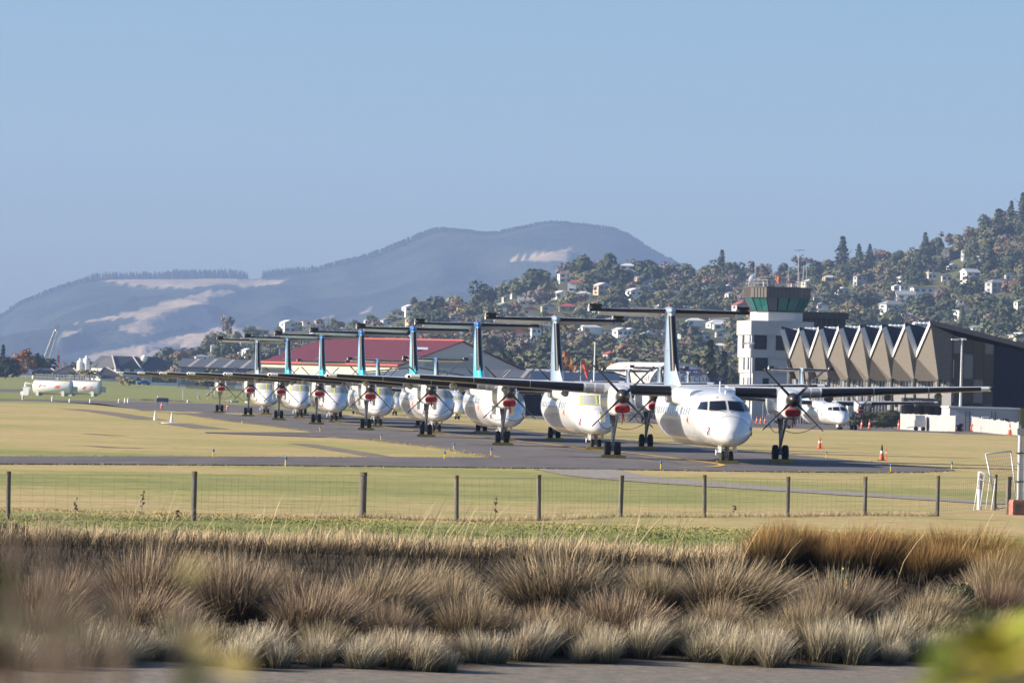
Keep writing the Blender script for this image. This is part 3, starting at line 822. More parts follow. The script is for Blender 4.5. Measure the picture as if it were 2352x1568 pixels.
ROW = []
_p = [(4.81, 231.8), (-.39, 271), (-5.1, 304.2), (-9.75, 338), (-14.5, 373.5), (-18.8, 405.5), (-23.0, 438), (-27.5, 472)]
THETA = R(5.5)
plane_a = build_airliner('airliner', False, M['fin_pale'])
plane_b = build_airliner('airliner', True, M['fin_pale'])
plane_c = build_airliner('airliner', True, M['fin_livery'])
row_lab = ['nearest white turboprop airliner, clear cockpit windows, grey blue fin', 'white airliner with pale fin and taped windscreen covers behind the nearest one',
           'white airliner whose teal fin stands furthest right of the teal tails', 'white airliner with second teal fin from the right in the parked row',
           'white airliner with third teal fin from the right in the parked row', 'white airliner with fourth teal fin from the right, in front of the red roof',
           'white airliner with the leftmost teal fin, left end of the red roof', 'farthest airliner of the row, plain grey blue fin, left of the teal tails']
chk = None
for k, (xl, y) in enumerate(_p):
    o = plane_a if k == 0 else plane_b if k == 1 else plane_c if k == 2 else copy_tree(plane_b if k == 7 else plane_c)
    x = xl + 3.94 * math.cos(THETA); yy = y + 3.94 * math.sin(THETA)
    o.location = (x, yy, gz(x, yy) + .02); o.rotation_euler = (0, R(-.35), THETA + R((0, .2, -.2, .3, 0, -.3, .2, 0)[k]))
    tag(o, row_lab[k], 'airliner', 'white airliners parked nose to tail on the taxiway')
    ROW.append(o)
    # chocks
    for j, (cx_, cy_, w, nm) in enumerate(((0, -10.42, .95, 'under the nose wheels'), (-3.94, -.5, 1.0, 'at the left main wheels'), (3.94, -.5, 1.0, 'at the right main wheels'))):
        v = Matrix.Rotation(THETA, 3, 'Z') @ Vector((cx_, cy_, 0))
        p = Vector((x, yy, 0)) + v
        c = thing('wheel_chock', 'yellow chock %s of the %s' % (nm, ['nearest airliner', 'second nearest airliner', 'first teal-finned airliner from the right', 'second teal-finned airliner from right', 'third teal-finned airliner from right', 'fourth teal-finned airliner from right', 'last teal-finned airliner', 'farthest airliner in the row'][k]),
                  'wheel chock', (p.x, p.y, gz(p.x, p.y) + .022), THETA, 'wheel chocks of the parked airliners')
        if chk is None:
            pass
        a = MB().prism([(-w / 2, -.07), (w / 2, -.07), (w / 2, .07), (-w / 2, .07)], 0, .15).build('beam', M['chock'], c)
        for s in (-1, 1):
            MB().lathe([(-.02, .05), (.02, .05)], (s * (w / 2 + .03), 0, .07), 'y', 10).build('end_ring', M['chock'], c)
    if k == 0: chk = c
SECOND = [(742, 745, 8, 'c'), (866, 655, 8, 'c'), (1000, 592, 8, 'c'), (1442, 752, 9, 'a'), (1514, 652, 9, 'a'), (1579, 790, 9, 'a'), (1840, 588, 9.0, 'a')]
sec_lab = ['distant airliner seen only as a small T-tail below the red roof, left', 'distant airliner with small blue fin before the red roof', 'distant airliner with small blue fin before the grey gable',
           'distant airliner with small grey fin before the left of the barrel hangar', 'distant airliner with grey fin close left of the nearest tail fin', 'distant airliner with grey fin below the aero club lettering', 'white airliner on the apron in front of the folded-roof terminal']
for (px, Y, th, kind), lab in zip(SECOND, sec_lab):
    o = copy_tree(plane_a if kind == 'a' else plane_c, None, ('cabin_window', 'static_ribbon', 'lettering', 'skin_joint', 'tie_rope', 'wiper') if Y > 640 else ())
    d = ray(px, 840); tx = d.x * Y; t = R(th)
    v = Matrix.Rotation(t, 3, 'Z') @ Vector((0, 11.3, 0))
    x, yy = tx - v.x, Y - v.y
    o.location = (x, yy, gz(x, yy) + .03); o.rotation_euler = (0, 0, t)
    tag(o, lab, 'airliner', 'airliners standing on the far apron')
# ------------------------------------------------------------------ trees
TREE_COL = {'dark evergreen': (0.085, 0.105, 0.062), 'mid green': (0.145, 0.16, 0.082), 'olive green': (0.215, 0.2, 0.105),
            'russet': (0.27, 0.18, 0.13), 'bare mauve brown': (0.27, 0.22, 0.19), 'golden': (0.34, 0.27, 0.11), 'black green': (0.03, 0.042, 0.025), 'orange': (0.40, 0.17, 0.055)}
TREE_MAT = {k: mat('leaf_' + k.replace(' ', '_'), v, 0.85, spec=0.15, col2=tuple(c * 0.6 for c in v), vscale=0.5) for k, v in TREE_COL.items()}
M['bark'] = mat('bark', (0.13, 0.10, 0.08), 0.9, var=0.3, vscale=3)
M['bark_pale'] = mat('bark_pale', (0.42, 0.37, 0.32), 0.9, var=0.3, vscale=3)
def crown_np(seed, n, shape='round', q=0.16):
    """leaf clumps in a unit crown: radius 1, height 0..2"""
    r = np.random.RandomState(seed)
    if shape == 'round':
        k = 5 + seed % 4
        lob = np.column_stack([r.uniform(-.5, .5, k), r.uniform(-.5, .5, k), r.uniform(.55, 1.35, k)]); lr = r.uniform(.42, .62, k)
        idx = r.randint(0, k, n)
        d = r.normal(size=(n, 3)); d /= np.linalg.norm(d, axis=1)[:, None]
        rad = lr[idx] * r.uniform(.55, 1.0, n) ** .4
        P = lob[idx] + d * rad[:, None]; N = d
        P[:, 2] = np.maximum(P[:, 2], .12 + .1 * r.rand(n))
    elif shape == 'cone':
        h = r.rand(n) ** 1.35; lay = np.floor(h * 9) / 9; h = .12 + 1.88 * (.35 * h + .65 * lay) + .03 * r.rand(n)
        a = r.uniform(0, 2 * math.pi, n); w = (1 - h / 2.03) * .62 * (.55 + .45 * r.rand(n)) * (.8 + .35 * np.sin(a * 3 + seed + lay * 40))
        P = np.column_stack([w * np.cos(a), w * np.sin(a), h - .12 * w]); N = np.column_stack([np.cos(a), np.sin(a), .9 + 0 * a])
    elif shape == 'poplar':
        h = .15 + 1.85 * r.rand(n); a = r.uniform(0, 2 * math.pi, n); w = .26 * np.sin(np.pi * np.clip(h / 2.05, 0, 1)) ** .6 * r.uniform(.4, 1, n)
        P = np.column_stack([w * np.cos(a), w * np.sin(a), h]); N = np.column_stack([np.cos(a), np.sin(a), .4 + 0 * a])
    elif shape == 'sparse':
        k = 9; lob = np.column_stack([r.uniform(-.75, .75, k), r.uniform(-.75, .75, k), r.uniform(.7, 1.75, k)]); idx = r.randint(0, k, n)
        d = r.normal(size=(n, 3)); d /= np.linalg.norm(d, axis=1)[:, None]
        P = lob[idx] + d * (r.rand(n) ** .5 * .34)[:, None]; N = d
    N = N / np.linalg.norm(N, axis=1)[:, None] + r.normal(size=(n, 3)) * .3
    N /= np.linalg.norm(N, axis=1)[:, None]
    U = np.cross(N, r.normal(size=(n, 3))); U /= np.linalg.norm(U, axis=1)[:, None]; W = np.cross(N, U)
    s = (q * r.uniform(.6, 1.3, n))[:, None]
    V = np.stack([P - U * s - W * s * .7, P + U * s - W * s * .7, P + U * s * .8 + W * s, P - U * s * .8 + W * s * .9], 1).reshape(-1, 3)
    return V.astype(np.float32), np.arange(4 * n, dtype=np.int32).reshape(-1, 4)
def trunk_mb(h=1.2, r=.05, seed=1, limbs=5):
    rr = random.Random(seed); mb = MB()
    mb.tube([(0, 0, -.12), (rr.uniform(-.03, .03), rr.uniform(-.03, .03), h * .5), (rr.uniform(-.06, .06), rr.uniform(-.06, .06), h)], [r, r * .75, r * .3], 6)
    for k in range(limbs):
        a = rr.uniform(0, 6.28); z = h * rr.uniform(.3, .75)
        mb.tube([(0, 0, z), (.25 * math.cos(a), .25 * math.sin(a), z + .25), (.5 * math.cos(a), .5 * math.sin(a), z + rr.uniform(.4, .6))], [r * .5, r * .35, r * .15], 4)
    return mb
def make_tree(kind, shape, n, label, loc, rad, hgt, seed=1, group=None, q=.16, name='tree', trunk_mat=None, th=1.2, tr=.05, limbs=5):
    t = thing(name, label, 'tree', loc, 0, group)
    V, Fc = crown_np(seed, n, shape, q)
    c = mesh_np('crown', V, Fc, TREE_MAT[kind], t)
    k = trunk_mb(th, tr, seed, limbs).build('trunk', trunk_mat or M['bark'], t)
    for o in (c, k): o.scale = (rad, rad, hgt / 2)
    return t

# ------------------------------------------------------------------ hillside suburb
HSKY = pchip([150, 330, 390, 430, 480, 530, 600, 680, 800, 880, 940, 1000, 1080, 1130, 1180, 1250, 1300, 1400, 1500, 1560, 1650, 1760, 1860, 1950, 2000, 2060, 2110, 2160, 2210, 2260, 2310, 2360, 2450, 2700, 3000],
             [905, 850, 824, 808, 790, 776, 768, 760, 752, 738, 726, 716, 702, 684, 664, 646, 634, 628, 632, 634, 632, 632, 624, 612, 598, 594, 584, 574, 558, 530, 508, 488, 460, 400, 420])
def h_foot(px): return 858 + .0279 * px + 22
def h_Y(px, t): return 1550 + (1500 + 350 * sstep(900, 2200, px)) * t
def h_pt(px, py):
    f = h_foot(px); t = (f - py) / (f - HSKY(px)); t = min(1.0, max(0.0, t))
    return at(px, f + (HSKY(px) - f) * t, h_Y(px, t)), t
def hillside():
    NA, NT = 260, 40; V = []
    for j in range(NT + 4):
        for i in range(NA + 1):
            px = 150 + 2850 * i / NA
            f = h_foot(px)
            if j <= NT:
                t = j / NT
                Y = h_Y(px, t); p = at(px, f + (HSKY(px) - f) * t, Y)
                if j == 0: p.z = min(p.z, gz(p.x, p.y) - .5)
            else:
                p = at(px, HSKY(px), h_Y(px, 1)); s = j - NT
                p = Vector((p.x * (1 + .08 * s), p.y * (1 + .08 * s), p.z * (1 - .25 * s)))
            V.append(p)
    n = NA + 1
    Fc = [(j * n + i, j * n + i + 1, (j + 1) * n + i + 1, (j + 1) * n + i) for j in range(NT + 3) for i in range(NA)]
    o = mesh_np('hillside', V, Fc, mat('hill_scrub', (0.125, 0.12, 0.055), 0.95, spec=.1, col2=(0.055, 0.065, 0.03), vscale=0.03, bump=.6, bscale=.2), smooth=True)
    tag(o, kind='structure')
hillside()

WALLS = {'white': mat('wall_white', (0.78, 0.77, 0.74), .7), 'cream': mat('wall_cream', (0.66, 0.58, 0.42), .7), 'tan': mat('wall_tan', (0.48, 0.38, 0.28), .75),
         'grey': mat('wall_grey', (0.36, 0.37, 0.38), .7), 'dark': mat('wall_dark', (0.05, 0.05, 0.055), .6)}
ROOFS = {'white': mat('roof_white', (0.62, 0.62, 0.62), .6), 'grey': mat('roof_grey', (0.27, 0.28, 0.30), .6), 'red': mat('roof_red', (0.42, 0.08, 0.06), .6),
         'brown': mat('roof_brown', (0.2, 0.13, 0.10), .7), 'green': mat('roof_green', (0.25, 0.3, 0.2), .6), 'dark': mat('roof_dark', (0.06, 0.065, 0.075), .6)}
M['window'] = mat('window', (0.04, 0.05, 0.065), .08, spec=.8)
def conv(region, sc):
    return lambda cx, cy, w: ((region[0] + cx / sc) * .9408, (region[1] + cy / sc) * .9408, w / sc * .9408)
c6 = conv((1000, 500), 2.94); c7 = conv((1700, 460), 2.94); c8 = conv((400, 720), 4.704); c4 = conv((900, 740), 4.126)
HOUSES = []
for cx, cy_, w, wl, rf, st, ty in ((1115, 560, 100, 'white', 'brown', 2, 'hip'), (1050, 585, 40, 'cream', 'grey', 1, 'gable'), (1190, 625, 110, 'white', 'red', 2, 'hip'), (1245, 670, 110, 'white', 'white', 1, 'hip'), (1085, 670, 110, 'white', 'white', 1, 'flat'),
        (690, 695, 50, 'cream', 'grey', 1, 'gable'), (745, 670, 40, 'white', 'white', 1, 'flat'), (600, 690, 60, 'white', 'white', 1, 'flat'), (1565, 500, 110, 'white', 'white', 2, 'hip'), (1650, 495, 60, 'white', 'grey', 1, 'gable'), (1640, 550, 40, 'tan', 'grey', 1, 'gable'),
        (1700, 560, 90, 'white', 'brown', 2, 'flat'), (1720, 620, 90, 'white', 'grey', 2, 'gable'), (2140, 635, 90, 'grey', 'grey', 1, 'gable'), (2270, 620, 70, 'grey', 'white', 1, 'flat'), (2300, 670, 60, 'white', 'grey', 1, 'flat'), (570, 930, 120, 'white', 'white', 1, 'hip'),
        (545, 985, 110, 'white', 'grey', 1, 'flat'), (900, 965, 70, 'white', 'grey', 2, 'gable'), (1200, 930, 50, 'dark', 'dark', 1, 'gable'), (1290, 962, 150, 'white', 'white', 2, 'hip'), (1330, 900, 90, 'white', 'white', 1, 'gable'), (1430, 945, 60, 'white', 'grey', 1, 'flat'),
        (1510, 985, 90, 'white', 'white', 2, 'flat'), (1580, 940, 90, 'white', 'white', 1, 'gable'), (1655, 875, 60, 'white', 'white', 1, 'flat'), (2220, 850, 140, 'white', 'white', 1, 'hip'), (2235, 895, 120, 'white', 'white', 1, 'hip'), (1595, 795, 90, 'cream', 'white', 1, 'flat'),
        (1340, 790, 50, 'white', 'white', 1, 'flat'), (1150, 1030, 60, 'white', 'grey', 1, 'hip'), (590, 1050, 60, 'white', 'white', 1, 'flat'), (1950, 960, 40, 'white', 'grey', 1, 'gable')):
    HOUSES.append(c6(cx, cy_, w) + (wl, rf, st, ty))
for cx, cy_, w, wl, rf, st, ty in ((1840, 515, 120, 'dark', 'dark', 2, 'flat'), (1945, 505, 80, 'grey', 'dark', 2, 'flat'), (1690, 605, 70, 'cream', 'white', 1, 'flat'), (1690, 645, 60, 'white', 'white', 1, 'flat'), (1835, 585, 70, 'white', 'white', 1, 'flat'), (1795, 660, 70, 'white', 'grey', 1, 'gable'),
        (1965, 668, 120, 'white', 'white', 2, 'gable'), (2255, 655, 80, 'white', 'grey', 1, 'gable'), (2155, 748, 150, 'grey', 'grey', 2, 'hip'), (2240, 690, 80, 'grey', 'dark', 1, 'hip'), (1490, 668, 90, 'white', 'white', 1, 'hip'), (1270, 772, 160, 'tan', 'brown', 1, 'hip'), (1440, 735, 70, 'white', 'white', 1, 'flat'),
        (1490, 765, 60, 'white', 'grey', 2, 'flat'), (1640, 785, 200, 'white', 'grey', 2, 'flat'), (1500, 832, 130, 'white', 'grey', 2, 'gable'), (1305, 838, 100, 'grey', 'grey', 2, 'gable'), (1410, 905, 190, 'white', 'grey', 2, 'hip'), (1935, 872, 140, 'white', 'white', 2, 'flat'), (1925, 955, 140, 'white', 'green', 2, 'flat'),
        (2320, 892, 70, 'cream', 'green', 2, 'gable'), (2315, 1000, 50, 'cream', 'grey', 2, 'gable'), (960, 668, 100, 'tan', 'white', 1, 'hip'), (870, 798, 60, 'white', 'grey', 1, 'gable'), (325, 672, 60, 'cream', 'brown', 1, 'gable'), (1380, 483, 130, 'grey', 'grey', 1, 'flat'), (1290, 503, 80, 'grey', 'grey', 1, 'flat'),
        (100, 755, 120, 'grey', 'grey', 1, 'gable'), (210, 742, 100, 'grey', 'white', 1, 'flat'), (165, 1005, 180, 'white', 'white', 1, 'hip'), (160, 955, 120, 'white', 'white', 1, 'hip'), (280, 1150, 50, 'white', 'grey', 1, 'gable')):
    HOUSES.append(c7(cx, cy_, w) + (wl, rf, st, ty))
for cx, cy_, w, wl, rf, st, ty in ((1130, 415, 150, 'cream', 'brown', 1, 'hip'), (1420, 392, 150, 'white', 'white', 2, 'flat'), (1535, 387, 70, 'tan', 'grey', 2, 'hip'), (1625, 372, 100, 'white', 'brown', 2, 'hip'), (1780, 358, 100, 'tan', 'brown', 2, 'gable'), (1880, 362, 90, 'cream', 'white', 1, 'gable'),
        (2330, 342, 60, 'white', 'white', 1, 'flat'), (950, 605, 150, 'white', 'white', 2, 'flat'), (830, 600, 60, 'cream', 'brown', 1, 'hip'), (720, 662, 80, 'white', 'grey', 1, 'gable'), (575, 705, 80, 'white', 'white', 2, 'flat'), (430, 765, 150, 'white', 'grey', 1, 'hip'), (540, 752, 60, 'white', 'white', 1, 'flat'), (880, 715, 60, 'white', 'grey', 2, 'gable'),
        (960, 770, 110, 'white', 'white', 2, 'flat'), (1160, 755, 60, 'cream', 'white', 2, 'gable'), (1330, 592, 60, 'white', 'grey', 1, 'gable'), (1280, 525, 60, 'white', 'white', 1, 'flat'), (1520, 542, 60, 'white', 'white', 1, 'flat'), (2050, 505, 90, 'white', 'white', 2, 'flat'), (2290, 507, 60, 'white', 'grey', 1, 'gable'), (800, 560, 70, 'white', 'white', 1, 'hip')):
    HOUSES.append(c8(cx, cy_, w) + (wl, rf, st, ty))
for cx, cy_, w, wl, rf, st, ty in ((290, 175, 130, 'cream', 'grey', 2, 'gable'), (410, 132, 130, 'white', 'white', 2, 'flat'), (170, 218, 90, 'white', 'grey', 1, 'gable'), (1685, 370, 100, 'white', 'grey', 2, 'flat'), (1260, 545, 190, 'white', 'white', 1, 'hip'), (1655, 535, 110, 'cream', 'white', 2, 'flat'), (2010, 455, 110, 'white', 'grey', 1, 'hip')):
    HOUSES.append(c4(cx, cy_, w) + (wl, rf, st, ty))
hx = random.Random(21)
tries = 0
while tries < 1600 and len(HOUSES) < 205:
    tries += 1
    px = hx.uniform(620, 2345); f = h_foot(px); py = f + (HSKY(px) - f) * hx.uniform(.16, .86)
    if any(abs(px - h[0]) < (h[2] * .5 + 24) and abs(py - h[1]) < 17 for h in HOUSES): continue
    if mn.noise(Vector((px / 170, py / 60, 4))) < -.12: continue
    HOUSES.append((px, py, hx.uniform(24, 42), hx.choice(['white', 'white', 'white', 'cream', 'grey', 'tan']), hx.choice(['white', 'grey', 'grey', 'brown', 'white', 'red', 'green']), hx.choice([1, 1, 2]), hx.choice(['hip', 'gable', 'gable'])))
HOUSES = [h if h[6] != 'flat' or h[2] > 36 else h[:6] + ('gable',) for h in HOUSES]
def build_house(px, py, wpx, wl, rf, st, ty, label):
    p, t = h_pt(px, py)
    w = min(24, wpx * p.y / F); hs = 2.9 * st; dp = max(7, w * .6) if w > 8 else w * .9
    rz = R(rnd.uniform(-6, 30)); w = w / (math.cos(rz) + .35 * math.sin(abs(rz)))
    o = thing('house', label, 'house', p - Vector((0, 0, .3)), rz, 'houses on the hillside')
    MB().bb(-w / 2, w / 2, -dp / 2, dp / 2, -5, hs).build('wall', WALLS[wl], o)
    mb = MB(); e = .55; rh = {'hip': w * .16, 'gable': w * .22, 'flat': .35}[ty]; rh = min(rh, 3.2)
    a, b_ = w / 2 + e, dp / 2 + e
    if ty == 'flat': mb.bb(-a, a, -b_, b_, hs + .003, hs + .38)
    elif ty == 'gable' and dp < w * .8:
        mb.add([(-a, -b_, hs), (a, -b_, hs), (a, b_, hs), (-a, b_, hs), (-a, 0, hs + rh), (a, 0, hs + rh)], [(0, 1, 5, 4), (2, 3, 4, 5), (0, 4, 3), (1, 2, 5), (3, 2, 1, 0)])
    elif ty == 'gable':
        mb.add([(-a, -b_, hs), (a, -b_, hs), (a, b_, hs), (-a, b_, hs), (0, -b_, hs + rh), (0, b_, hs + rh)], [(0, 4, 5, 3), (1, 2, 5, 4), (0, 1, 4), (2, 3, 5), (3, 2, 1, 0)])
    else:
        k = max(0, a - b_ * .9)
        mb.add([(-a, -b_, hs), (a, -b_, hs), (a, b_, hs), (-a, b_, hs), (-k, 0, hs + rh), (k, 0, hs + rh)], [(0, 1, 5, 4), (2, 3, 4, 5), (3, 0, 4), (1, 2, 5), (3, 2, 1, 0)])
    r = mb.build('roof', ROOFS[rf], o)
    if ty != 'flat' and w > 11 and rnd.random() < .5:
        MB().bb(w * .2, w * .2 + .8, .5, 1.3, hs, hs + rh + .8).build('chimney', WALLS['tan'], r)
    if st == 2 and rnd.random() < .6:
        dk = MB().bb(-w * .45, w * .2, -dp / 2 - 1.8, -dp / 2 - .003, 2.75, 2.9).build('deck', M['window'] if wl == 'dark' else WALLS['tan'], o)
        mb = MB().bb(-w * .45, w * .2, -dp / 2 - 1.8, -dp / 2 - 1.72, 3.6, 3.72)
        for k in range(5): x = -w * .45 + w * .65 * k / 4; mb.bb(x - .06, x + .06, -dp / 2 - 1.79, -dp / 2 - 1.68, -2, 3.6)
        mb.build('railing', WALLS['white'], dk)
    nw = max(2, int(w / 3.6))
    for s in range(st):
        for k in range(nw):
            if rnd.random() < .15: continue
            cx = -w / 2 + w * (k + .5) / nw; ww = w / nw * rnd.uniform(.4, .7)
            MB().bb(cx - ww / 2, cx + ww / 2, -dp / 2 - .04, -dp / 2 + .05, s * 2.9 + .9, s * 2.9 + 2.2).build('window', M['window'], o)
        MB().bb(-w / 2 - .04, -w / 2 + .05, -dp * .2, dp * .15, s * 2.9 + 1.0, s * 2.9 + 2.2).build('window', M['window'], o)
    return o
def place_words(px):
    for lim, wds in ((560, 'left of the farthest fin'), (700, 'above the red roof left end'), (900, 'above the red roof middle'), (1075, 'above the red roof right end'),
                     (1262, 'right of the red roof'), (1530, 'between the two nearest tail fins'), (1700, 'left of the control tower'),
                     (1870, 'beside the control tower'), (1990, 'above the dark tower annex'), (2150, 'above the folded terminal roof'), (9999, 'above the terminal right end')):
        if px < lim: return wds
ORD = ['first', 'second', 'third', 'fourth', 'fifth', 'sixth', 'seventh', 'eighth', 'ninth', 'tenth', 'eleventh', 'twelfth']
keyed = {}
for h in HOUSES:
    wl = 'black' if h[3] == 'dark' else h[3]; rf = 'black' if h[4] == 'dark' else h[4]
    ty = {'hip': 'hipped', 'gable': 'gabled', 'flat': 'flat'}[h[6]]
    h_t = (h_foot(h[0]) - h[1]) / (h_foot(h[0]) - HSKY(h[0]))
    keyed.setdefault((wl, rf, ty, 'two-storey ' if h[5] == 2 else '', place_words(h[0])), []).append(h)
for (wl, rf, ty, st, pl), hs in keyed.items():
    hs.sort(key=lambda h: h[0])
    for i, h in enumerate(hs):
        lab = '%s %shouse, %s roof, %s' % (wl, st, (ty + ' ' + rf), pl)
        if len(hs) > 1: lab += ', ' + (ORD[i] + ' from left')
        build_house(*h, lab)

# ---- hillside trees
def blocked(px, py):
    for h in HOUSES:
        hh = (h[5] * 2.9 + 2) * F / 2600
        if abs(px - h[0]) < h[2] * .62 and -3 < py - h[1] < 30: return True
    return False
hill_trees = []
hr = random.Random(3)
npy = 0
px = 340.0
while px < 2420:
    f = h_foot(px); top = HSKY(px); y = top - 1
    while y < f - 4:
        jx, jy = px + hr.uniform(-9, 9), y + hr.uniform(-5, 5)
        if HSKY(jx) - 2 < jy < h_foot(jx) - 2:
            b = blocked(jx, jy)
            if not b or hr.random() < .08: hill_trees.append((jx, jy))
        y += 13
    px += 19
KINDS = ['dark evergreen', 'mid green', 'olive green', 'russet', 'bare mauve brown', 'golden']
def kind_for(px, py):
    v = mn.noise(Vector((px / 60, py / 30, 1.7))) + hr.uniform(-.45, .45)
    if v < -.34: return 0
    if v < .0: return 1
    if v < .24: return 2
    return (4, 3, 4, 3, 2, 5)[hr.randrange(6)]
NP = 6
protos = {}
for k in KINDS:
    protos[k] = [crown_np(100 + i, 380 if 'bare' not in k else 320, 'round' if i % 3 or 'bare' not in k else 'sparse', .10) for i in range(NP)]
hr.shuffle(hill_trees)
spec = []
for (jx, jy) in hill_trees:
    p, t = h_pt(jx, jy); k = KINDS[kind_for(jx, jy)]
    rad = hr.uniform(3.6, 8.2) * (1.25 if k == 'dark evergreen' else 1) * (.8 if jx < 900 else 1); hgt = rad * hr.uniform(1.15, 1.75)
    spec.append((rad * hgt / p.y ** 2, p, k, rad, hgt, jx, jy))
spec.sort(key=lambda s: -s[0])
cnt = {}
tmesh = {}
def zone_words(px):
    return 'left of the red roof' if px < 640 else 'behind the red roof' if px < 1060 else 'behind the two nearest tail fins' if px < 1660 else 'beside and above the control tower' if px < 1960 else 'above the folded terminal roof'
TL = {}
for s in spec[:270]:
    _, p, k, rad, hgt, jx, jy = s
    key = (k, hr.randrange(3))
    if key not in tmesh:
        V, Fc = protos[k][key[1]]
        c = mesh_np('crown', V, Fc, TREE_MAT[k]); tr_ = trunk_mb(1.0, .06, key[1], 3).build('trunk', M['bark'])
        tmesh[key] = (c.data, tr_.data)
        bpy.data.objects.remove(c); bpy.data.objects.remove(tr_)
    t = thing('hillside_tree', '', 'tree', p - Vector((0, 0, .6)), hr.uniform(0, 6.28), 'larger trees on the hillside')
    hv = (h_foot(jx) - jy) / (h_foot(jx) - HSKY(jx))
    TL.setdefault('%s %s tree, %s' % ('low-slope' if hv < .34 else 'mid-slope' if hv < .7 else 'high-slope', k, place_words(jx)), []).append((jx, t))
    for nme, me in zip(('crown', 'trunk'), tmesh[key]):
        o = bpy.data.objects.new(nme, me); COL.objects.link(o); o.parent = t; o.scale = (rad, rad, hgt / 2)
for lab, lst in TL.items():
    lst.sort(key=lambda q: q[0])
    for i, (_, t) in enumerate(lst): t['label'] = lab if len(lst) == 1 else '%s, %s from left' % (lab, ORD[i] if i < 12 else str(i + 1) + 'th')
VV = []; FF = []; MI = []; off = 0
for s in spec[270:]:
    _, p, k, rad, hgt, jx, jy = s
    V, Fc = protos[k][hr.randrange(NP)]
    a = hr.uniform(0, 6.28); ca, sa = math.cos(a), math.sin(a)
    W = np.column_stack([(V[:, 0] * ca - V[:, 1] * sa) * rad + p.x, (V[:, 0] * sa + V[:, 1] * ca) * rad + p.y, V[:, 2] * hgt / 2 + p.z - .8])
    VV.append(W); FF.append(Fc + off); off += len(V); MI.append(np.full(len(Fc), KINDS.index(k)))
o = mesh_np('wooded_slope_foliage', np.concatenate(VV), np.concatenate(FF), None, mats=[TREE_MAT[k] for k in KINDS], midx=np.concatenate(MI))
tag(o, kind='stuff')
print('hill trees', len(hill_trees))

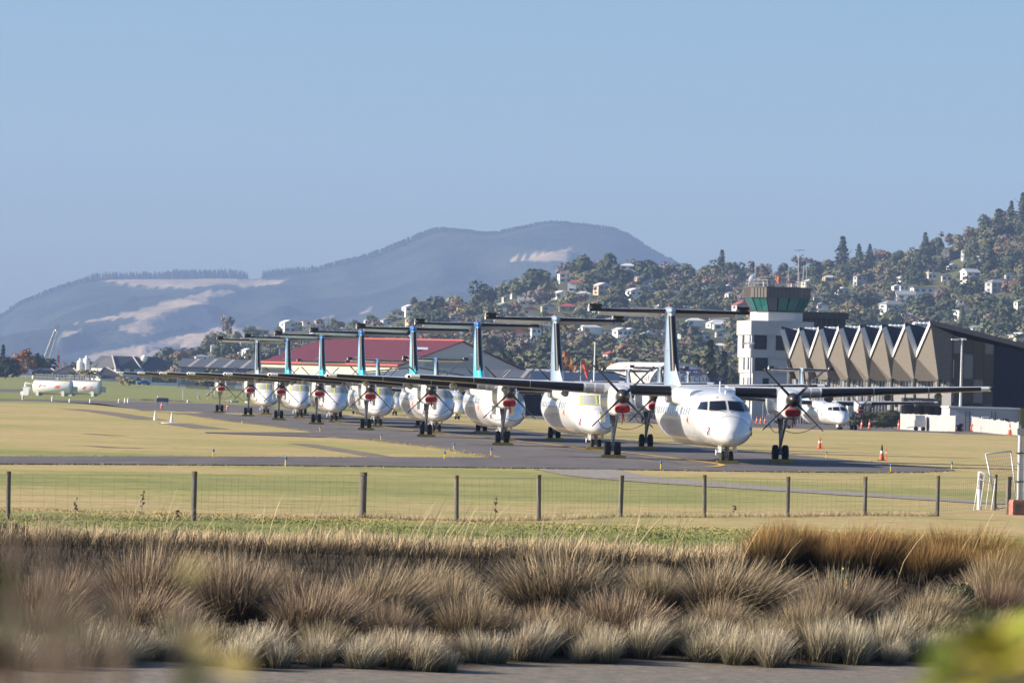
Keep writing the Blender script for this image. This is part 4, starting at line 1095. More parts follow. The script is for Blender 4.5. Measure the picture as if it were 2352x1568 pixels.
# ---- trees that stand out on the skyline and behind the hangars:  px, base py, height px, width px, kind, shape, depth (None = on the hill)
SPECIAL = [
    (1345, 644, 72, 62, 'dark evergreen', 'round', None, 'tall dark round tree, left of the pair on the skyline'), (1393, 642, 74, 64, 'dark evergreen', 'round', None, 'tall dark round tree, right of the pair on the skyline'),
    (1657, 634, 62, 30, 'dark evergreen', 'cone', None, 'tall layered conifer on the skyline left of the tower'), (1685, 632, 36, 34, 'dark evergreen', 'round', None, 'dark round tree right of the tall layered conifer on the skyline'),
    (1934, 622, 82, 46, 'dark evergreen', 'cone', None, 'tallest dark conifer on the skyline right of the tower'), (1972, 612, 54, 28, 'dark evergreen', 'cone', None, 'narrow dark conifer beside the tallest skyline conifer'), (1997, 608, 50, 26, 'dark evergreen', 'cone', None, 'bushy conifer two right of the tallest skyline conifer'),
    (2124, 590, 58, 32, 'dark evergreen', 'cone', None, 'thin conifer on the skyline above the terminal middle'), (2150, 582, 44, 50, 'dark evergreen', 'round', None, 'broad dark tree beside the thin skyline conifer'),
    (2262, 552, 66, 48, 'dark evergreen', 'round', None, 'dark bushy tree at left of the dark hilltop cluster'), (2292, 560, 82, 60, 'dark evergreen', 'cone', None, 'broad dark pine in the hilltop cluster'), (2322, 520, 60, 32, 'dark evergreen', 'cone', None, 'slim pine on the hill near the top right'), (2348, 515, 74, 40, 'dark evergreen', 'cone', None, 'topmost pine on the hill at the right edge'),
    (2272, 628, 76, 50, 'dark evergreen', 'cone', None, 'dark conifer on the slope below the hilltop cluster'), (1865, 640, 50, 44, 'dark evergreen', 'round', None, 'dark wind-bent tree on the skyline right of the tower'), (1797, 632, 32, 26, 'dark evergreen', 'round', None, 'small dark tree on the skyline behind the tower masts'), (1740, 640, 40, 56, 'bare mauve brown', 'sparse', None, 'bare brown tree on the skyline just left of the tower'),
    (950, 722, 40, 24, 'dark evergreen', 'poplar', None, 'dark columnar tree on the ridge above the red roof'), (525, 784, 62, 38, 'bare mauve brown', 'sparse', None, 'large bare tree left of the farthest tailplane'), (1585, 820, 72, 18, 'bare mauve brown', 'poplar', None, 'tall pale brown poplar right of the nearest tail fin'),
    (2208, 745, 40, 16, 'mid green', 'poplar', None, 'slim green poplar on the slope above the terminal'), (880, 782, 34, 60, 'golden', 'sparse', None, 'golden leafy tree just behind the red roof ridge'), (965, 782, 32, 46, 'golden', 'sparse', None, 'golden tree behind the red roof, right of the other golden one'),
    (1630, 868, 92, 56, 'black green', 'cone', 1500, 'tallest dark pine right of the nearest tail fin'), (1600, 868, 60, 44, 'black green', 'cone', 1480, 'dark pine close right of the nearest tail fin'), (1662, 868, 66, 50, 'black green', 'cone', 1520, 'spreading dark pine left of the tower foot'), (1365, 868, 60, 40, 'black green', 'cone', 1450, 'dark pine behind the barrel-roofed hangar left end'),
    (1560, 872, 62, 40, 'black green', 'round', 1550, 'dark tree behind the nearest tail fin'), (1690, 872, 44, 50, 'black green', 'round', 1420, 'low dark tree left of the tower foot'),
    (1300, 868, 70, 60, 'orange', 'round', 1380, 'tall russet tree right of the second tail fin'), (1335, 868, 48, 66, 'orange', 'round', 1400, 'broad russet tree left of the orange windsock'), (1415, 866, 44, 60, 'orange', 'round', 1420, 'rust-orange tree above the barrel roof left end'), (1490, 866, 46, 90, 'orange', 'round', 1430, 'wide rust-orange tree behind the barrel roof'), (1253, 870, 32, 46, 'golden', 'round', 1400, 'yellow green bush left of the second tail fin'),
    (1725, 878, 40, 46, 'bare mauve brown', 'sparse', 1150, 'bare reddish tree at the tower foot'),
    (12, 866, 60, 84, 'black green', 'round', 1780, 'big dark round tree at the left edge'), (6, 850, 62, 26, 'black green', 'cone', 1960, 'dark pine rising behind the left edge tree'), (60, 868, 72, 62, 'orange', 'sparse', 1800, 'orange birch with pale trunk at the left'), (42, 868, 48, 48, 'orange', 'sparse', 1790, 'lower rust tree beside the orange birch'), (96, 866, 62, 80, 'black green', 'round', 1900, 'broad dark tree right of the orange birch'), (40, 850, 36, 40, 'dark evergreen', 'round', 2000, 'dark domed tree behind the orange birch'),
    (145, 858, 32, 46, 'bare mauve brown', 'round', 2050, 'reddish brown bush left of the white silos'), (168, 848, 26, 30, 'dark evergreen', 'round', 2080, 'small dark tree left of the white silos'), (205, 846, 30, 26, 'dark evergreen', 'round', 2100, 'small dark tree right of the white silos'), (385, 836, 26, 36, 'bare mauve brown', 'round', 2060, 'brown tree left of the striped hangar roof'), (410, 840, 30, 40, 'bare mauve brown', 'sparse', 2060, 'brown bare tree behind the striped hangar roof'), (165, 862, 18, 26, 'mid green', 'round', 1500, 'low green bush left of the palm'),
]
for i, (px, py, hp, wp, kind, shape, Y, lab) in enumerate(SPECIAL):
    if Y is None:
        p, t = h_pt(px, py)
    else:
        p = at(px, py, Y); p.z = gz(p.x, p.y)
    top = at(px, py - hp, p.y)
    hgt = (top.z - p.z); rad = wp / 2 * p.y / F
    rad *= {'round': 1.0, 'cone': 2.1, 'poplar': 3.6, 'sparse': 1.0}[shape]
    make_tree(kind, shape, 520 if shape != 'sparse' else 420, lab, p - Vector((0, 0, .4)), rad, hgt * 1.02, 300 + i, None, .095 if shape != 'poplar' else .06, {'cone': 'conifer_tree', 'poplar': 'poplar_tree'}.get(shape, 'tree'), M['bark_pale'] if 'birch' in lab else None, 1.5 if shape in ('sparse', 'cone') else 1.1, .05 if shape != 'poplar' else .02, 8 if shape == 'sparse' else 4)
# ------------------------------------------------------------------ buildings
M['concrete'] = mat('concrete', (0.52, 0.51, 0.48), .85, col2=(0.40, 0.395, 0.38), vscale=0.35, bump=.15, bscale=3)
M['concrete_light'] = mat('concrete_light', (0.62, 0.61, 0.58), .85, var=.06, vscale=.5)
M['navy_clad'] = mat('navy_clad', (0.012, 0.015, 0.03), .7, spec=.15, var=.15, vscale=1, stretch=(3, 3, .1))
M['brown_clad'] = mat('brown_clad', (0.115, 0.10, 0.092), .5, var=.12, vscale=2, stretch=(6, 6, .1))
M['black_clad'] = mat('black_clad', (0.025, 0.026, 0.03), .5, var=.2, vscale=2, stretch=(4, 4, .1))
M['soffit'] = mat('soffit', (0.165, 0.148, 0.125), .7, spec=.2, var=.07, vscale=1.5, stretch=(.3, .3, 4))
M['fascia'] = mat('fascia', (0.62, 0.62, 0.60), .5, var=.05)
M['roof_navy'] = mat('roof_navy', (0.014, 0.02, 0.045), .45, var=.12)
M['glass_green'] = mat('glass_green', (0.02, 0.16, 0.14), .06, spec=.9)
M['glass_brown'] = mat('glass_brown', (0.045, 0.036, 0.03), .12, spec=.45)
M['mullion'] = mat('mullion', (0.035, 0.035, 0.038), .5)
PANE = [mat('pane_%s' % n, c, .12, spec=.9, metal=m_) for n, c, m_ in (('grey', (0.2, 0.21, 0.225), .2), ('pale', (0.34, 0.37, 0.40), .3), ('warm', (0.26, 0.23, 0.21), .2), ('dark', (0.12, 0.13, 0.15), .2))]
M['corrugated'] = mat('corrugated', (0.34, 0.335, 0.33), .6, var=.06)
M['lantern'] = mat('lantern', (0.72, 0.72, 0.74), .25, spec=.7)
M['grey_clad'] = mat('grey_clad', (0.30, 0.30, 0.315), .7, var=.06, vscale=1, stretch=(2, 2, .05))
M['cream_clad'] = mat('cream_clad', (0.62, 0.56, 0.42), .7, var=.05, vscale=1, stretch=(2, 2, .05))
M['maroon_roof'] = mat('maroon_roof', (0.125, 0.018, 0.024), .6, var=.12, vscale=.5)
M['maroon_trim'] = mat('maroon_trim', (0.42, 0.07, 0.05), .6)
M['slate_roof'] = mat('slate_roof', (0.09, 0.095, 0.11), .6, var=.15, vscale=1)
M['pale_strip'] = mat('pale_strip', (0.34, 0.31, 0.28), .7)
M['house_roof'] = mat('house_roof', (0.048, 0.048, 0.055), .7, var=.2, vscale=.5)
M['pale_blue'] = mat('pale_blue', (0.55, 0.62, 0.66), .7, var=.04)
M['galv'] = mat('galv', (0.52, 0.53, 0.54), .45, metal=.35, var=.08)
M['orange'] = mat('orange', (0.75, 0.10, 0.025), .6)
M['yellow'] = mat('yellow', (0.75, 0.50, 0.03), .6)
M['blue'] = mat('blue', (0.02, 0.14, 0.42), .5)
M['purple'] = mat('purple', (0.09, 0.05, 0.33), .6)
M['green'] = mat('green', (0.0, 0.28, 0.15), .6)

# ---- terminal with the folded roof
def terminal():
    PK = [2138, 2080.3, 2027, 1977, 1927.9, 1881.8, 1837.4, 1793.5]
    Y0, Y7 = 660.0, 776.0
    e0 = at(PK[0], 745, Y0); e7 = at(PK[7], 758, Y7)
    zp = e0.z; zv = at(2105, 821, Y0 + 8).z; zt = at(2156, 875.4, Y0).z
    VK = [(2105.5, 820.7), (2051.5, 820.7), (2000, 821), (1950.3, 821.4), (1902.7, 822.6), (1859.5, 822.6), (1814, 823)]
    TK = [(2156, 875.4), (2100, 874), (2048, 874), (1996, 874), (1948.8, 873), (1902.7, 872), (1858, 871), (1815, 870)]
    PY = [744.6, 750.3, 753, 753.7, 755.4, 757, 760, 757.8]
    D = 6.0
    Ps = [at(PK[k], PY[k] + 1, Y0 + D * k) for k in range(8)]; Vs = [at(*VK[k], Y0 + D * (k + 1) + .4) for k in range(7)]; Ts = [at(*TK[k], Y0 + D * k + .7) for k in range(8)]
    A = Vector((Ps[0].x, Ps[0].y, 0)); zp, zv, zt = Ps[0].z, Vs[0].z, Ts[0].z
    C0 = at(2193, 770, Y0 + 1.2); CE = at(1812, 823, Y0 + D * 7 + 3.5)
    wl = Vector((CE.x - C0.x, CE.y - C0.y, 0)) / 7.0; Wp = lambda s: Vector((C0.x, C0.y, 0)) + wl * s
    inn = Vector((wl.y, -wl.x, 0)).normalized()
    g0 = gz(0, 700)
    P = lambda k: Ps[k]
    Vv = lambda k: Vs[k]
    T = lambda k: Ts[k]
    root = thing('terminal_building', 'airport terminal with zigzag folded roof and glass gable end', 'terminal', (A.x, A.y, g0))
    W = (A.x, A.y, g0)
    # soffit facets: each a panel of its own
    for k in range(8):
        if k < 7:
            MB().add([P(k), Vv(k), T(k), Wp(k + .7) + Vector((0, 0, T(k).z))], [(0, 1, 2), (1, 3, 2)]).build('soffit_panel', M['soffit'], root, False, W, False)
        near = Vv(k - 1) if k > 0 else C0
        MB().add([P(k), near, T(k), Wp(max(0, k - .3)) + Vector((0, 0, T(k).z))], [(0, 2, 1), (1, 2, 3)]).build('soffit_panel', M['soffit'], root, False, W, False)
        # fascia beams
        def beam(a, b):
            d = (b - a); up = Vector((0, 0, 1)) - d.normalized() * d.normalized().z; up.normalize()
            o_ = Vector((-.12, -.3, 0))
            vs = [a + o_ - up * .05, b + o_ - up * .05, b + o_ + up * .62, a + o_ + up * .62, a - up * .05, b - up * .05, b + up * .62, a + up * .62]
            return MB().add(vs, [(0, 1, 2, 3), (7, 6, 5, 4), (0, 4, 5, 1), (2, 6, 7, 3), (1, 5, 6, 2), (0, 3, 7, 4)])
        if k < 7:
            beam(P(k), Vv(k)).build('fascia_beam', M['fascia'], root, False, W)
            beam(Vv(k), P(k + 1)).build('fascia_beam', M['fascia'], root, False, W)
        # folded roof planes running inland
        back = 18; up = Vector((0, 0, .62)); bi = Vector((.93, .36, 0)) * back
        if k < 7:
            for e, f in ((P(k), Vv(k)), (P(k + 1), Vv(k))):
                MB().add([e + up, f + up, f + bi + up + Vector((0, 0, -.5)), e + bi + up - Vector((0, 0, .2 * back))], [(0, 1, 2, 3)]).build('roof_fold', M['roof_navy'], root, False, W, False)
            c = at(PK[k] - 21 + k, 760, P(k).y + 14.5); c.z = P(k).z + .35
            mb = MB(); rr = random.Random(k)
            for i in range(4):
                for lv in range(2):
                    for j in range(2):
                        mb.lathe([(0, .34), (.2, .4), (.38, .27), (.46, .05)], (c.x + (i - 1.5) * .55 + rr.uniform(-.08, .08), c.y + j * .7, c.z - .75 + lv * .5), 'z', 6)
            mb.bb(c.x - .7, c.x + .9, c.y - .1, c.y + .9, c.z - 3.2, c.z - .75)
            mb.build('roof_lantern', M['lantern'], root, False, W)
    # curtain wall behind the facets: panes and mullions
    nb = 8
    for k in range(7):
        for i in range(nb):
            a = Wp(k + i / nb); b_ = Wp(k + (i + 1) / nb)
            rr = (k * 7 + i * 5) % 11
            m_ = PANE[(0, 1, 0, 2, 1, 0, 3, 0, 2, 1, 0)[rr]]  # mixed pane tones paint in differing reflections along the wall
            tilt = inn * (.05 * math.sin(k * 3 + i * 1.7))
            for (z0, z1) in ((g0 + 3.4, zt + 1.3), (zt + 1.4, zv - .1)):
                MB().add([a + Vector((0, 0, z0)) + tilt, b_ + Vector((0, 0, z0)) - tilt, b_ + Vector((0, 0, z1)) - tilt, a + Vector((0, 0, z1)) + tilt], [(0, 1, 2, 3)]).build('pane', m_, root, False, W, False)
    mb = MB()
    for i in range(7 * nb + 1):
        a = Wp(i / nb) - inn * .05
        mb.bb(a.x - .12, a.x + .05, a.y - .07, a.y + .07, g0, zv - .1)
    for z in (zt + 1.35, g0 + 3.3):
        a, b_ = Wp(0) - inn * .1, Wp(7) - inn * .1
        mb.tube([a + Vector((0, 0, z)), b_ + Vector((0, 0, z))], .1, 4)
    o = mb.build('mullion', M['fascia'], root, False, W); tag(o, kind='stuff')
    for k in range(8):
        t_ = T(k); MB().tube([t_ + Vector((0, 0, .3)), Vector((t_.x + .3, t_.y, g0))], .22, 8).build('column', M['mullion'], root, False, W)
    # ribbed cladding on the lower right bays
    mb = MB(); a, b_ = Wp(0) - inn * .2, Wp(2.6) - inn * .2
    n = 70
    for i in range(n):
        p, q = a.lerp(b_, i / n), a.lerp(b_, (i + .55) / n)
        mb.add([p + Vector((-.12, 0, g0)), q + Vector((-.12, 0, g0)), q + Vector((-.12, 0, 4.2)), p + Vector((-.12, 0, 4.2)), q + Vector((0, 0, g0)), q + Vector((0, 0, 4.2)), p + Vector((0, 0, g0)), p + Vector((0, 0, 4.2))], [(0, 1, 2, 3), (1, 4, 5, 2), (0, 3, 7, 6)])
    mb.add([a + Vector((0, 0, g0)), b_ + Vector((0, 0, g0)), b_ + Vector((0, 0, 4.2)), a + Vector((0, 0, 4.2))], [(0, 1, 2, 3)])
    mb.build('ribbed_cladding', M['corrugated'], root, False, W, False)
    # inner block that closes the building
    q0 = Wp(0) + inn * .6; x1 = q0 + Vector((34, .4, 0))
    MB().prism([(p.x, p.y) for p in (Wp(7) + inn * .6, q0, x1, x1 + Vector((8, 45, 0)))], g0, 6.0).build('wall', M['navy_clad'], root, False, W)
    # gable end: navy wall under the sloping roof edge, with the big window
    ca = Vector((0, 0, C0.z)); gx = lambda s, z, o=0.0: Vector((A.x + s, C0.y + .05 + o, z))
    top = lambda s: ca.z - (s - 3.1) * .2
    s0, s1, s2, s3 = 3.15, 8.55, 22.0, 36.0
    zb, zwb = g0, at(2240, 945, Y0).z
    MB().add([gx(s0, zb), gx(s3, zb), gx(s3, top(s3)), gx(s1, top(s1)), gx(s1, zwb), gx(s0, zwb)], [(0, 1, 2, 3, 4, 5)]).build('gable_wall', M['navy_clad'], root, False, W, False)
    cols = [s0, 4.5, 5.9, 7.3, s1]; rows = [zwb, zwb + 1.1, zwb + 4.3, zwb + 7.6]
    for i in range(4):
        for j in range(4):
            z0 = rows[j]; z1a = rows[j + 1] if j < 3 else top(cols[i]); z1b = rows[j + 1] if j < 3 else top(cols[i + 1])
            if j == 3 and z1a < z0: continue
            w_ = .06 * math.sin(i * 2.1 + j)
            MB().add([gx(cols[i] + .05, z0 + .05, -.12 + w_ * .3), gx(cols[i + 1] - .05, z0 + .05, -.15), gx(cols[i + 1] - .05, z1b - .05, -.15 - w_ * .2), gx(cols[i] + .05, z1a - .05, -.15)], [(0, 1, 2, 3)]).build('pane', M['glass_brown'] if (i + j) % 3 else PANE[3], root, False, W, False)
    mb = MB()
    for s in cols: mb.bb(A.x + s - .06, A.x + s + .06, C0.y - .2, C0.y, zwb, top(s))
    for z in rows: mb.bb(A.x + s0, A.x + s1, C0.y - .19, C0.y - .01, z - .06, z + .06)
    mb.build('window_frame', M['mullion'], root, False, W)
    # roof edge board and roof over the gable
    pk = P(0) + Vector((0, 0, .62))
    ee = Vector((A.x + s3, C0.y - .6, top(s3)))
    MB().add([pk, P(0), ee - Vector((0, 0, .1)), ee + Vector((0, 0, .6))], [(0, 1, 2, 3)]).build('roof_edge', M['brown_clad'], root, False, W, False)
    far = P(7) + Vector((30, 12, -6)); mid = P(0) + Vector((17, 6.5, -3.1))
    MB().add([pk, ee + Vector((0, 0, .6)), far, mid], [(0, 1, 3), (1, 2, 3)]).build('roof', M['roof_navy'], root, False, W, False)
    # entry canopy
    c = at(2265, 925, 655); c = at(2290 - 8, 925, 652)
    L_, Rr = at(2073, 925, 650), at(2160, 925, 650)
    zc0, zc1 = at(2110, 983 - 9, 650).z, 0
    z1, z0 = at(2116, 964.6 - 44, 650).z, at(2116, 925, 650).z
    z1 = at(2116, 914, 650).z; z0 = at(2116, 932, 650).z
    MB().bb(L_.x, Rr.x, 648, 652, z0, z1).build('canopy', M['black_clad'], root, False, W)
    text_mesh('ENTRY', .62, M['frame_grey'], 'sign_lettering', root, Matrix.Translation(Vector(((L_.x + Rr.x) / 2 - 1.0 - W[0], 647.97 - W[1], (z0 + z1) / 2 - W[2]))) @ Matrix.Rotation(R(90), 4, 'X'), .02)
    MB().bb(L_.x + .1, at(2190, 925, 652).x, 652.1, 654, g0, z0).build('entry_wall', M['black_clad'], root, False, W)
    for k in range(4):
        x = L_.x + (Rr.x - L_.x) * (.1 + .27 * k)
        MB().bb(x - .25, x + .25, 650.5, 651, g0, z0).build('column', M['black_clad'], root, False, W)
    return root
terminal()

def plant_room():
    a, b_ = at(1832, 760, 818), at(1941, 760, 818)
    z1 = at(1900, 717, 818).z; g0 = gz(0, 818)
    o = thing('plant_building', 'dark flat block behind the control tower, above the folded roof', 'building', ((a.x + b_.x) / 2, 818, g0))
    w = b_.x - a.x
    MB().bb(-w / 2, w / 2, 0, 10, 0, z1 - g0 - 1.1).build('wall', M['black_clad'], o)
    MB().bb(-w / 2 - .4, w / 2 + .5, -.5, 10.5, z1 - g0 - 1.1, z1 - g0).build('roof', M['black_clad'], o)
    for k in range(9):
        x = -w / 2 + w * (k + .5) / 9
        MB().bb(x - .05, x + .05, -.06, .0, .5, z1 - g0 - 1.2).build('batten', M['brown_clad'], o)
plant_room()

def tower():
    Y = 800.0
    c = at(1779, 800, Y + 5); g0 = gz(0, Y)
    root = thing('control_tower', 'concrete air traffic control tower with green glass cab', 'control tower', (c.x, c.y, g0), R(10.4))
    H = lambda py: at(1779, py, Y).z - g0
    lv = [0, H(857), H(822), H(770), H(737)]
    hw = [4.55, 4.75, 4.95, 5.15]
    for k in range(4):
        z0, z1, h = lv[k], lv[k + 1], hw[k]
        MB().add([(-h, -h, z0), (h, -h, z0), (h, h, z0), (-h, h, z0), (-h - .03, -h - .03, z1), (h + .03, -h - .03, z1), (h + .03, h, z1), (-h - .03, h, z1)], [(0, 1, 5, 4), (1, 2, 6, 5), (2, 3, 7, 6), (3, 0, 4, 7), (4, 5, 6, 7), (3, 2, 1, 0)]).build('wall', M['concrete'], root)
    def win(k, x0, x1, z0, z1):
        h = hw[k]
        MB().bb(x0, x1, -h - .10, -h + .1, z0, z1).build('window', M['glass_dark'], root)
    def slot(k, y0, y1, z0, z1):
        MB().bb(-hw[k] - .08, -hw[k] + .1, y0, y1, z0, z1).build('slot_window', M['glass_dark'], root)
    win(2, -4.6, -2.5, H(803), H(769)); win(2, -1.0, 1.4, H(804), H(769.5))
    slot(2, -4.3, -3.6, H(801), H(769)); slot(2, .2, 1.5, H(801), H(769))
    win(1, -4.3, -2.2, H(852.5), H(820)); win(1, 1.5, 3.6, H(854), H(821))
    for y in (-4.2, -2.6, .4): slot(1, y, y + .8, H(850), H(819))
    win(0, -2.9, -1.9, H(884), H(869)); win(0, 4.2 - .6, 4.4, H(884), H(871))
    for y in (-3.8, -1.8, 1.2): slot(0, y, y + .6, H(884), H(868))
    MB().tube([(3.9, -5.25, 0), (3.9, -5.25, H(820))], .09, 6).build('drain_pipe', M['mullion'], root)
    def octa(a, cc):
        e = a / 2 + cc * .7071; h = a / 2
        return [(-h, -e), (h, -e), (e, -h), (e, h), (h, e), (-h, e), (-e, h), (-e, -h)]
    ox = .15
    def oct_at(s): return [(x * s + ox, y * s) for x, y in octa(5.6, 2.8)]
    z0, z1, z2, z3 = lv[4], H(716), H(683.5), H(660)
    MB().prism(oct_at(.80), z0, z1).build('drum', M['concrete_light'], root)
    MB().prism(oct_at(.83), z1, z1 + .12).build('drum_cap', M['mullion'], root)
    lo, hi = oct_at(.79), oct_at(1.0)
    cab = MB().prism(oct_at(.6), z1 + .1, z1 + .8).build('cab_console', M['brown_clad'], root)
    for i in range(8):
        j = (i + 1) % 8
        n = 3 if i % 2 == 0 else 2
        for q in range(n):
            f0, f1 = q / n + .02, (q + 1) / n - .02
            A0, A1, B1, B0 = [Vector((*p, z)) for p, z in ((lo[i], z1 + .12), (lo[j], z1 + .12), (hi[j], z2), (hi[i], z2))]
            MB().add([A0.lerp(A1, f0), A0.lerp(A1, f1), B0.lerp(B1, f1), B0.lerp(B1, f0)], [(0, 1, 2, 3)]).build('cab_pane', M['glass_green'] if (i + q) % 3 else PANE[3], root)
        MB().tube([Vector((*lo[i], z1 + .12)), Vector((*hi[i], z2))], .09, 5).build('cab_mullion', M['mullion'], root)
    MB().prism(oct_at(1.03), z2, z3).build('roof_fascia', M['brown_clad'], root)
    fo = oct_at(1.035)
    for i in range(8):
        j = (i + 1) % 8; n = 9 if i % 2 == 0 else 5
        for q in range(1, n):
            p = Vector((*fo[i], 0)).lerp(Vector((*fo[j], 0)), q / n)
            MB().bb(p.x - .03, p.x + .03, p.y - .03, p.y + .03, z2 + .05, z3 - .05).build('fascia_seam', M['mullion'], root)
    MB().prism(oct_at(1.05), z3, z3 + .12).build('roof', M['brown_clad'], root)
    zr = z3 + .12
    mb = MB(); ro = oct_at(.95)
    for i in range(8):
        j = (i + 1) % 8
        for dz in (.55, 1.05): mb.tube([(*ro[i], zr + dz), (*ro[j], zr + dz)], .035, 5)
        for q in range(3):
            p = Vector((*ro[i], 0)).lerp(Vector((*ro[j], 0)), q / 3); mb.tube([(p.x, p.y, zr), (p.x, p.y, zr + 1.05)], .035, 5)
    mb.build('railing', M['galv'], root)
    for x, y, h, r in ((-4.0, -2, 3.8, .07), (-3.3, 1, 3.0, .04), (1.2, -3, 2.9, .05), (3.0, -2.5, 6.2, .09), (3.7, -3, 3.6, .08), (4.6, -1.5, 4.4, .06), (4.0, 1, 2.6, .05), (2.5, 2, 2.2, .05)):
        MB().tube([(x, y, zr), (x, y, zr + h)], [r, r * .6], 6).build('antenna_mast', M['galv'], root)
    MB().tube([(2.2, -2.5, zr + 6.0), (3.9, -2.5, zr + 6.1)], .06, 6).build('antenna_arm', M['galv'], root)
    MB().lathe([(0, .05), (.08, .4), (.16, .65), (.2, .7), (.26, .66)], (-4.4, -2.4, zr + 1.1), 'y', 16).build('radar_dish', M['white_paint'], root, 40)
    MB().lathe([(0, .12), (.4, .3), (.8, .28), (1.15, .1)], (-.4, -3.2, zr + .5), 'z', 10).build('wind_cover', M['orange'], root, 40)
    MB().bb(1.0, 2.4, -3.4, -3.1, zr + .7, zr + .95).build('roof_sign', M['orange'], root)
    for x, y in ((-2.5, -2.8), (2.9, .5)):
        MB().bb(x - .3, x + .3, y - .3, y + .3, zr, zr + .8).build('roof_unit', M['galv'], root)
tower()

# ---- red-roofed hangar
def gable_hangar(name, label, c0, px_l, px_r, px_apex, Y0, pys, roofm, wallm, gablem, trim=None, stripes=0, strip_m=None, dY_l=26, dY_r=26, windows=0):
    """c0: near eave corner pixel; px_l: far end of the long eave; px_r: far end of the gable eave; px_apex: apex over the gable"""
    C = at(c0, pys[0], Y0); L_ = at(px_l, pys[1], Y0 + dY_l); Rr = at(px_r, pys[2], Y0 + dY_r); Ap = at(px_apex, pys[3], Y0 + dY_r / 2)
    ez = (C.z + L_.z + Rr.z) / 3
    for p in (C, L_, Rr): p.z = ez
    Ap.x, Ap.y = (C.x + Rr.x) / 2, (C.y + Rr.y) / 2
    d = L_ - C; Lr = Rr + d; Al = Ap + d
    g0 = gz(C.x, C.y) - .2
    W = (C.x, C.y, g0)
    root = thing(name, label, 'hangar', W)
    b = lambda p: Vector((p.x, p.y, g0))
    MB().add([b(C), b(L_), L_, C], [(0, 1, 2, 3)]).add([b(L_), b(Lr), Lr, Al, L_], [(0, 1, 2, 3, 4)]).add([b(Rr), b(Lr), Lr, Rr], [(3, 2, 1, 0)]).build('wall', wallm, root, False, W)
    MB().add([b(C), b(Rr), Rr, Ap, C], [(0, 1, 2, 3, 4)]).build('gable_wall', gablem, root, False, W, False)
    e = d.normalized() * -.6; o = (C - Rr).normalized() * .6; up = Vector((0, 0, .12))
    th = Vector((0, 0, .3))
    r1 = [C + o + e + up, L_ + o - e + up, Al - e + up, Ap + e + up]
    r2 = [Rr - o + e + up, Lr - o - e + up, Al - e + up, Ap + e + up]
    for nm, q in (('roof', r1), ('roof', r2)):
        ro = MB().add(q + [p + th for p in q], [(0, 1, 2, 3), (7, 6, 5, 4), (0, 4, 5, 1), (1, 5, 6, 2), (3, 2, 6, 7), (0, 3, 7, 4)]).build(nm, roofm, root, False, W)
        if stripes:
            for k in range(stripes):
                f0 = (k + .42) / stripes; f1 = (k + .60) / stripes; z = Vector((0, 0, .34))
                MB().add([q[0].lerp(q[1], f0) + z, q[0].lerp(q[1], f1) + z, q[3].lerp(q[2], f1) + z, q[3].lerp(q[2], f0) + z], [(0, 1, 2, 3)]).build('roof_strip', strip_m, ro, False, W, False)
    if trim:
        MB().tube([r1[0] + th, r1[1] + th], .35, 5).build('gutter', trim, root, False, W)
        MB().tube([r1[3] + th * 1.5, r1[2] + th * 1.5], .25, 5).build('ridge_cap', trim, root, False, W)
    n = (d.normalized().cross(Vector((0, 0, 1)))); n = n if n.y < 0 else -n
    for k in range(windows):
        f0 = (k + .4) / windows; f1 = (k + .55) / windows
        z0, z1 = g0 + (ez - g0) * .45, g0 + (ez - g0) * .62
        p, q = C.lerp(L_, f0) + n * .06, C.lerp(L_, f1) + n * .06
        MB().add([Vector((p.x, p.y, z0)), Vector((q.x, q.y, z0)), Vector((q.x, q.y, z1)), Vector((p.x, p.y, z1))], [(0, 1, 2, 3)]).build('window', M['window'], root, False, W, False)
    return root, C, L_, Rr, Ap, g0, n, W
rt, C, L_, Rr, Ap, g0, n, W = gable_hangar('hangar', 'big cream hangar with maroon roof and grey gable behind the row', 915, 601, 1202, 1061, 1350, (842, 834, 852.4, 786), M['maroon_roof'], M['cream_clad'], mat('gable_clad', (.50, .50, .51), .7, var=.04), M['maroon_trim'], 0, None, 40, 34, 14)
q = C.lerp(L_, .12).lerp(Ap + (L_ - C) * .12, .62)
MB().box((q.x - W[0], q.y - W[1] - .3, q.z - W[2] + .75), (5.0, 3.0, .1), 0, Matrix.Rotation(R(12), 3, 'X')).build('skylight', M['lantern'], rt)
gb = (Rr - C).normalized(); gn = gb.cross(Vector((0, 0, 1))); gn = gn if gn.y < 0 else -gn
p0 = C + gb * 10 + gn * .1; p1 = C + gb * 30 + gn * .1
MB().add([Vector((p0.x, p0.y, C.z + .2)), Vector((p1.x, p1.y, C.z + .2)), Vector((p1.x, p1.y, C.z + 3)), Vector((p0.x, p0.y, C.z + 3))], [(0, 1, 2, 3)]).build('sign_board', M['corrugated'], rt, False, W, False)
gable_hangar('hangar', 'low hangar with white gable and grey striped roof before the red roof', 838, 838 - 2, 1065, 876, 1180, (857, 857, 864, 843), M['slate_roof'], M['white_paint'], M['white_paint'], None, 0, None, 3, 60)
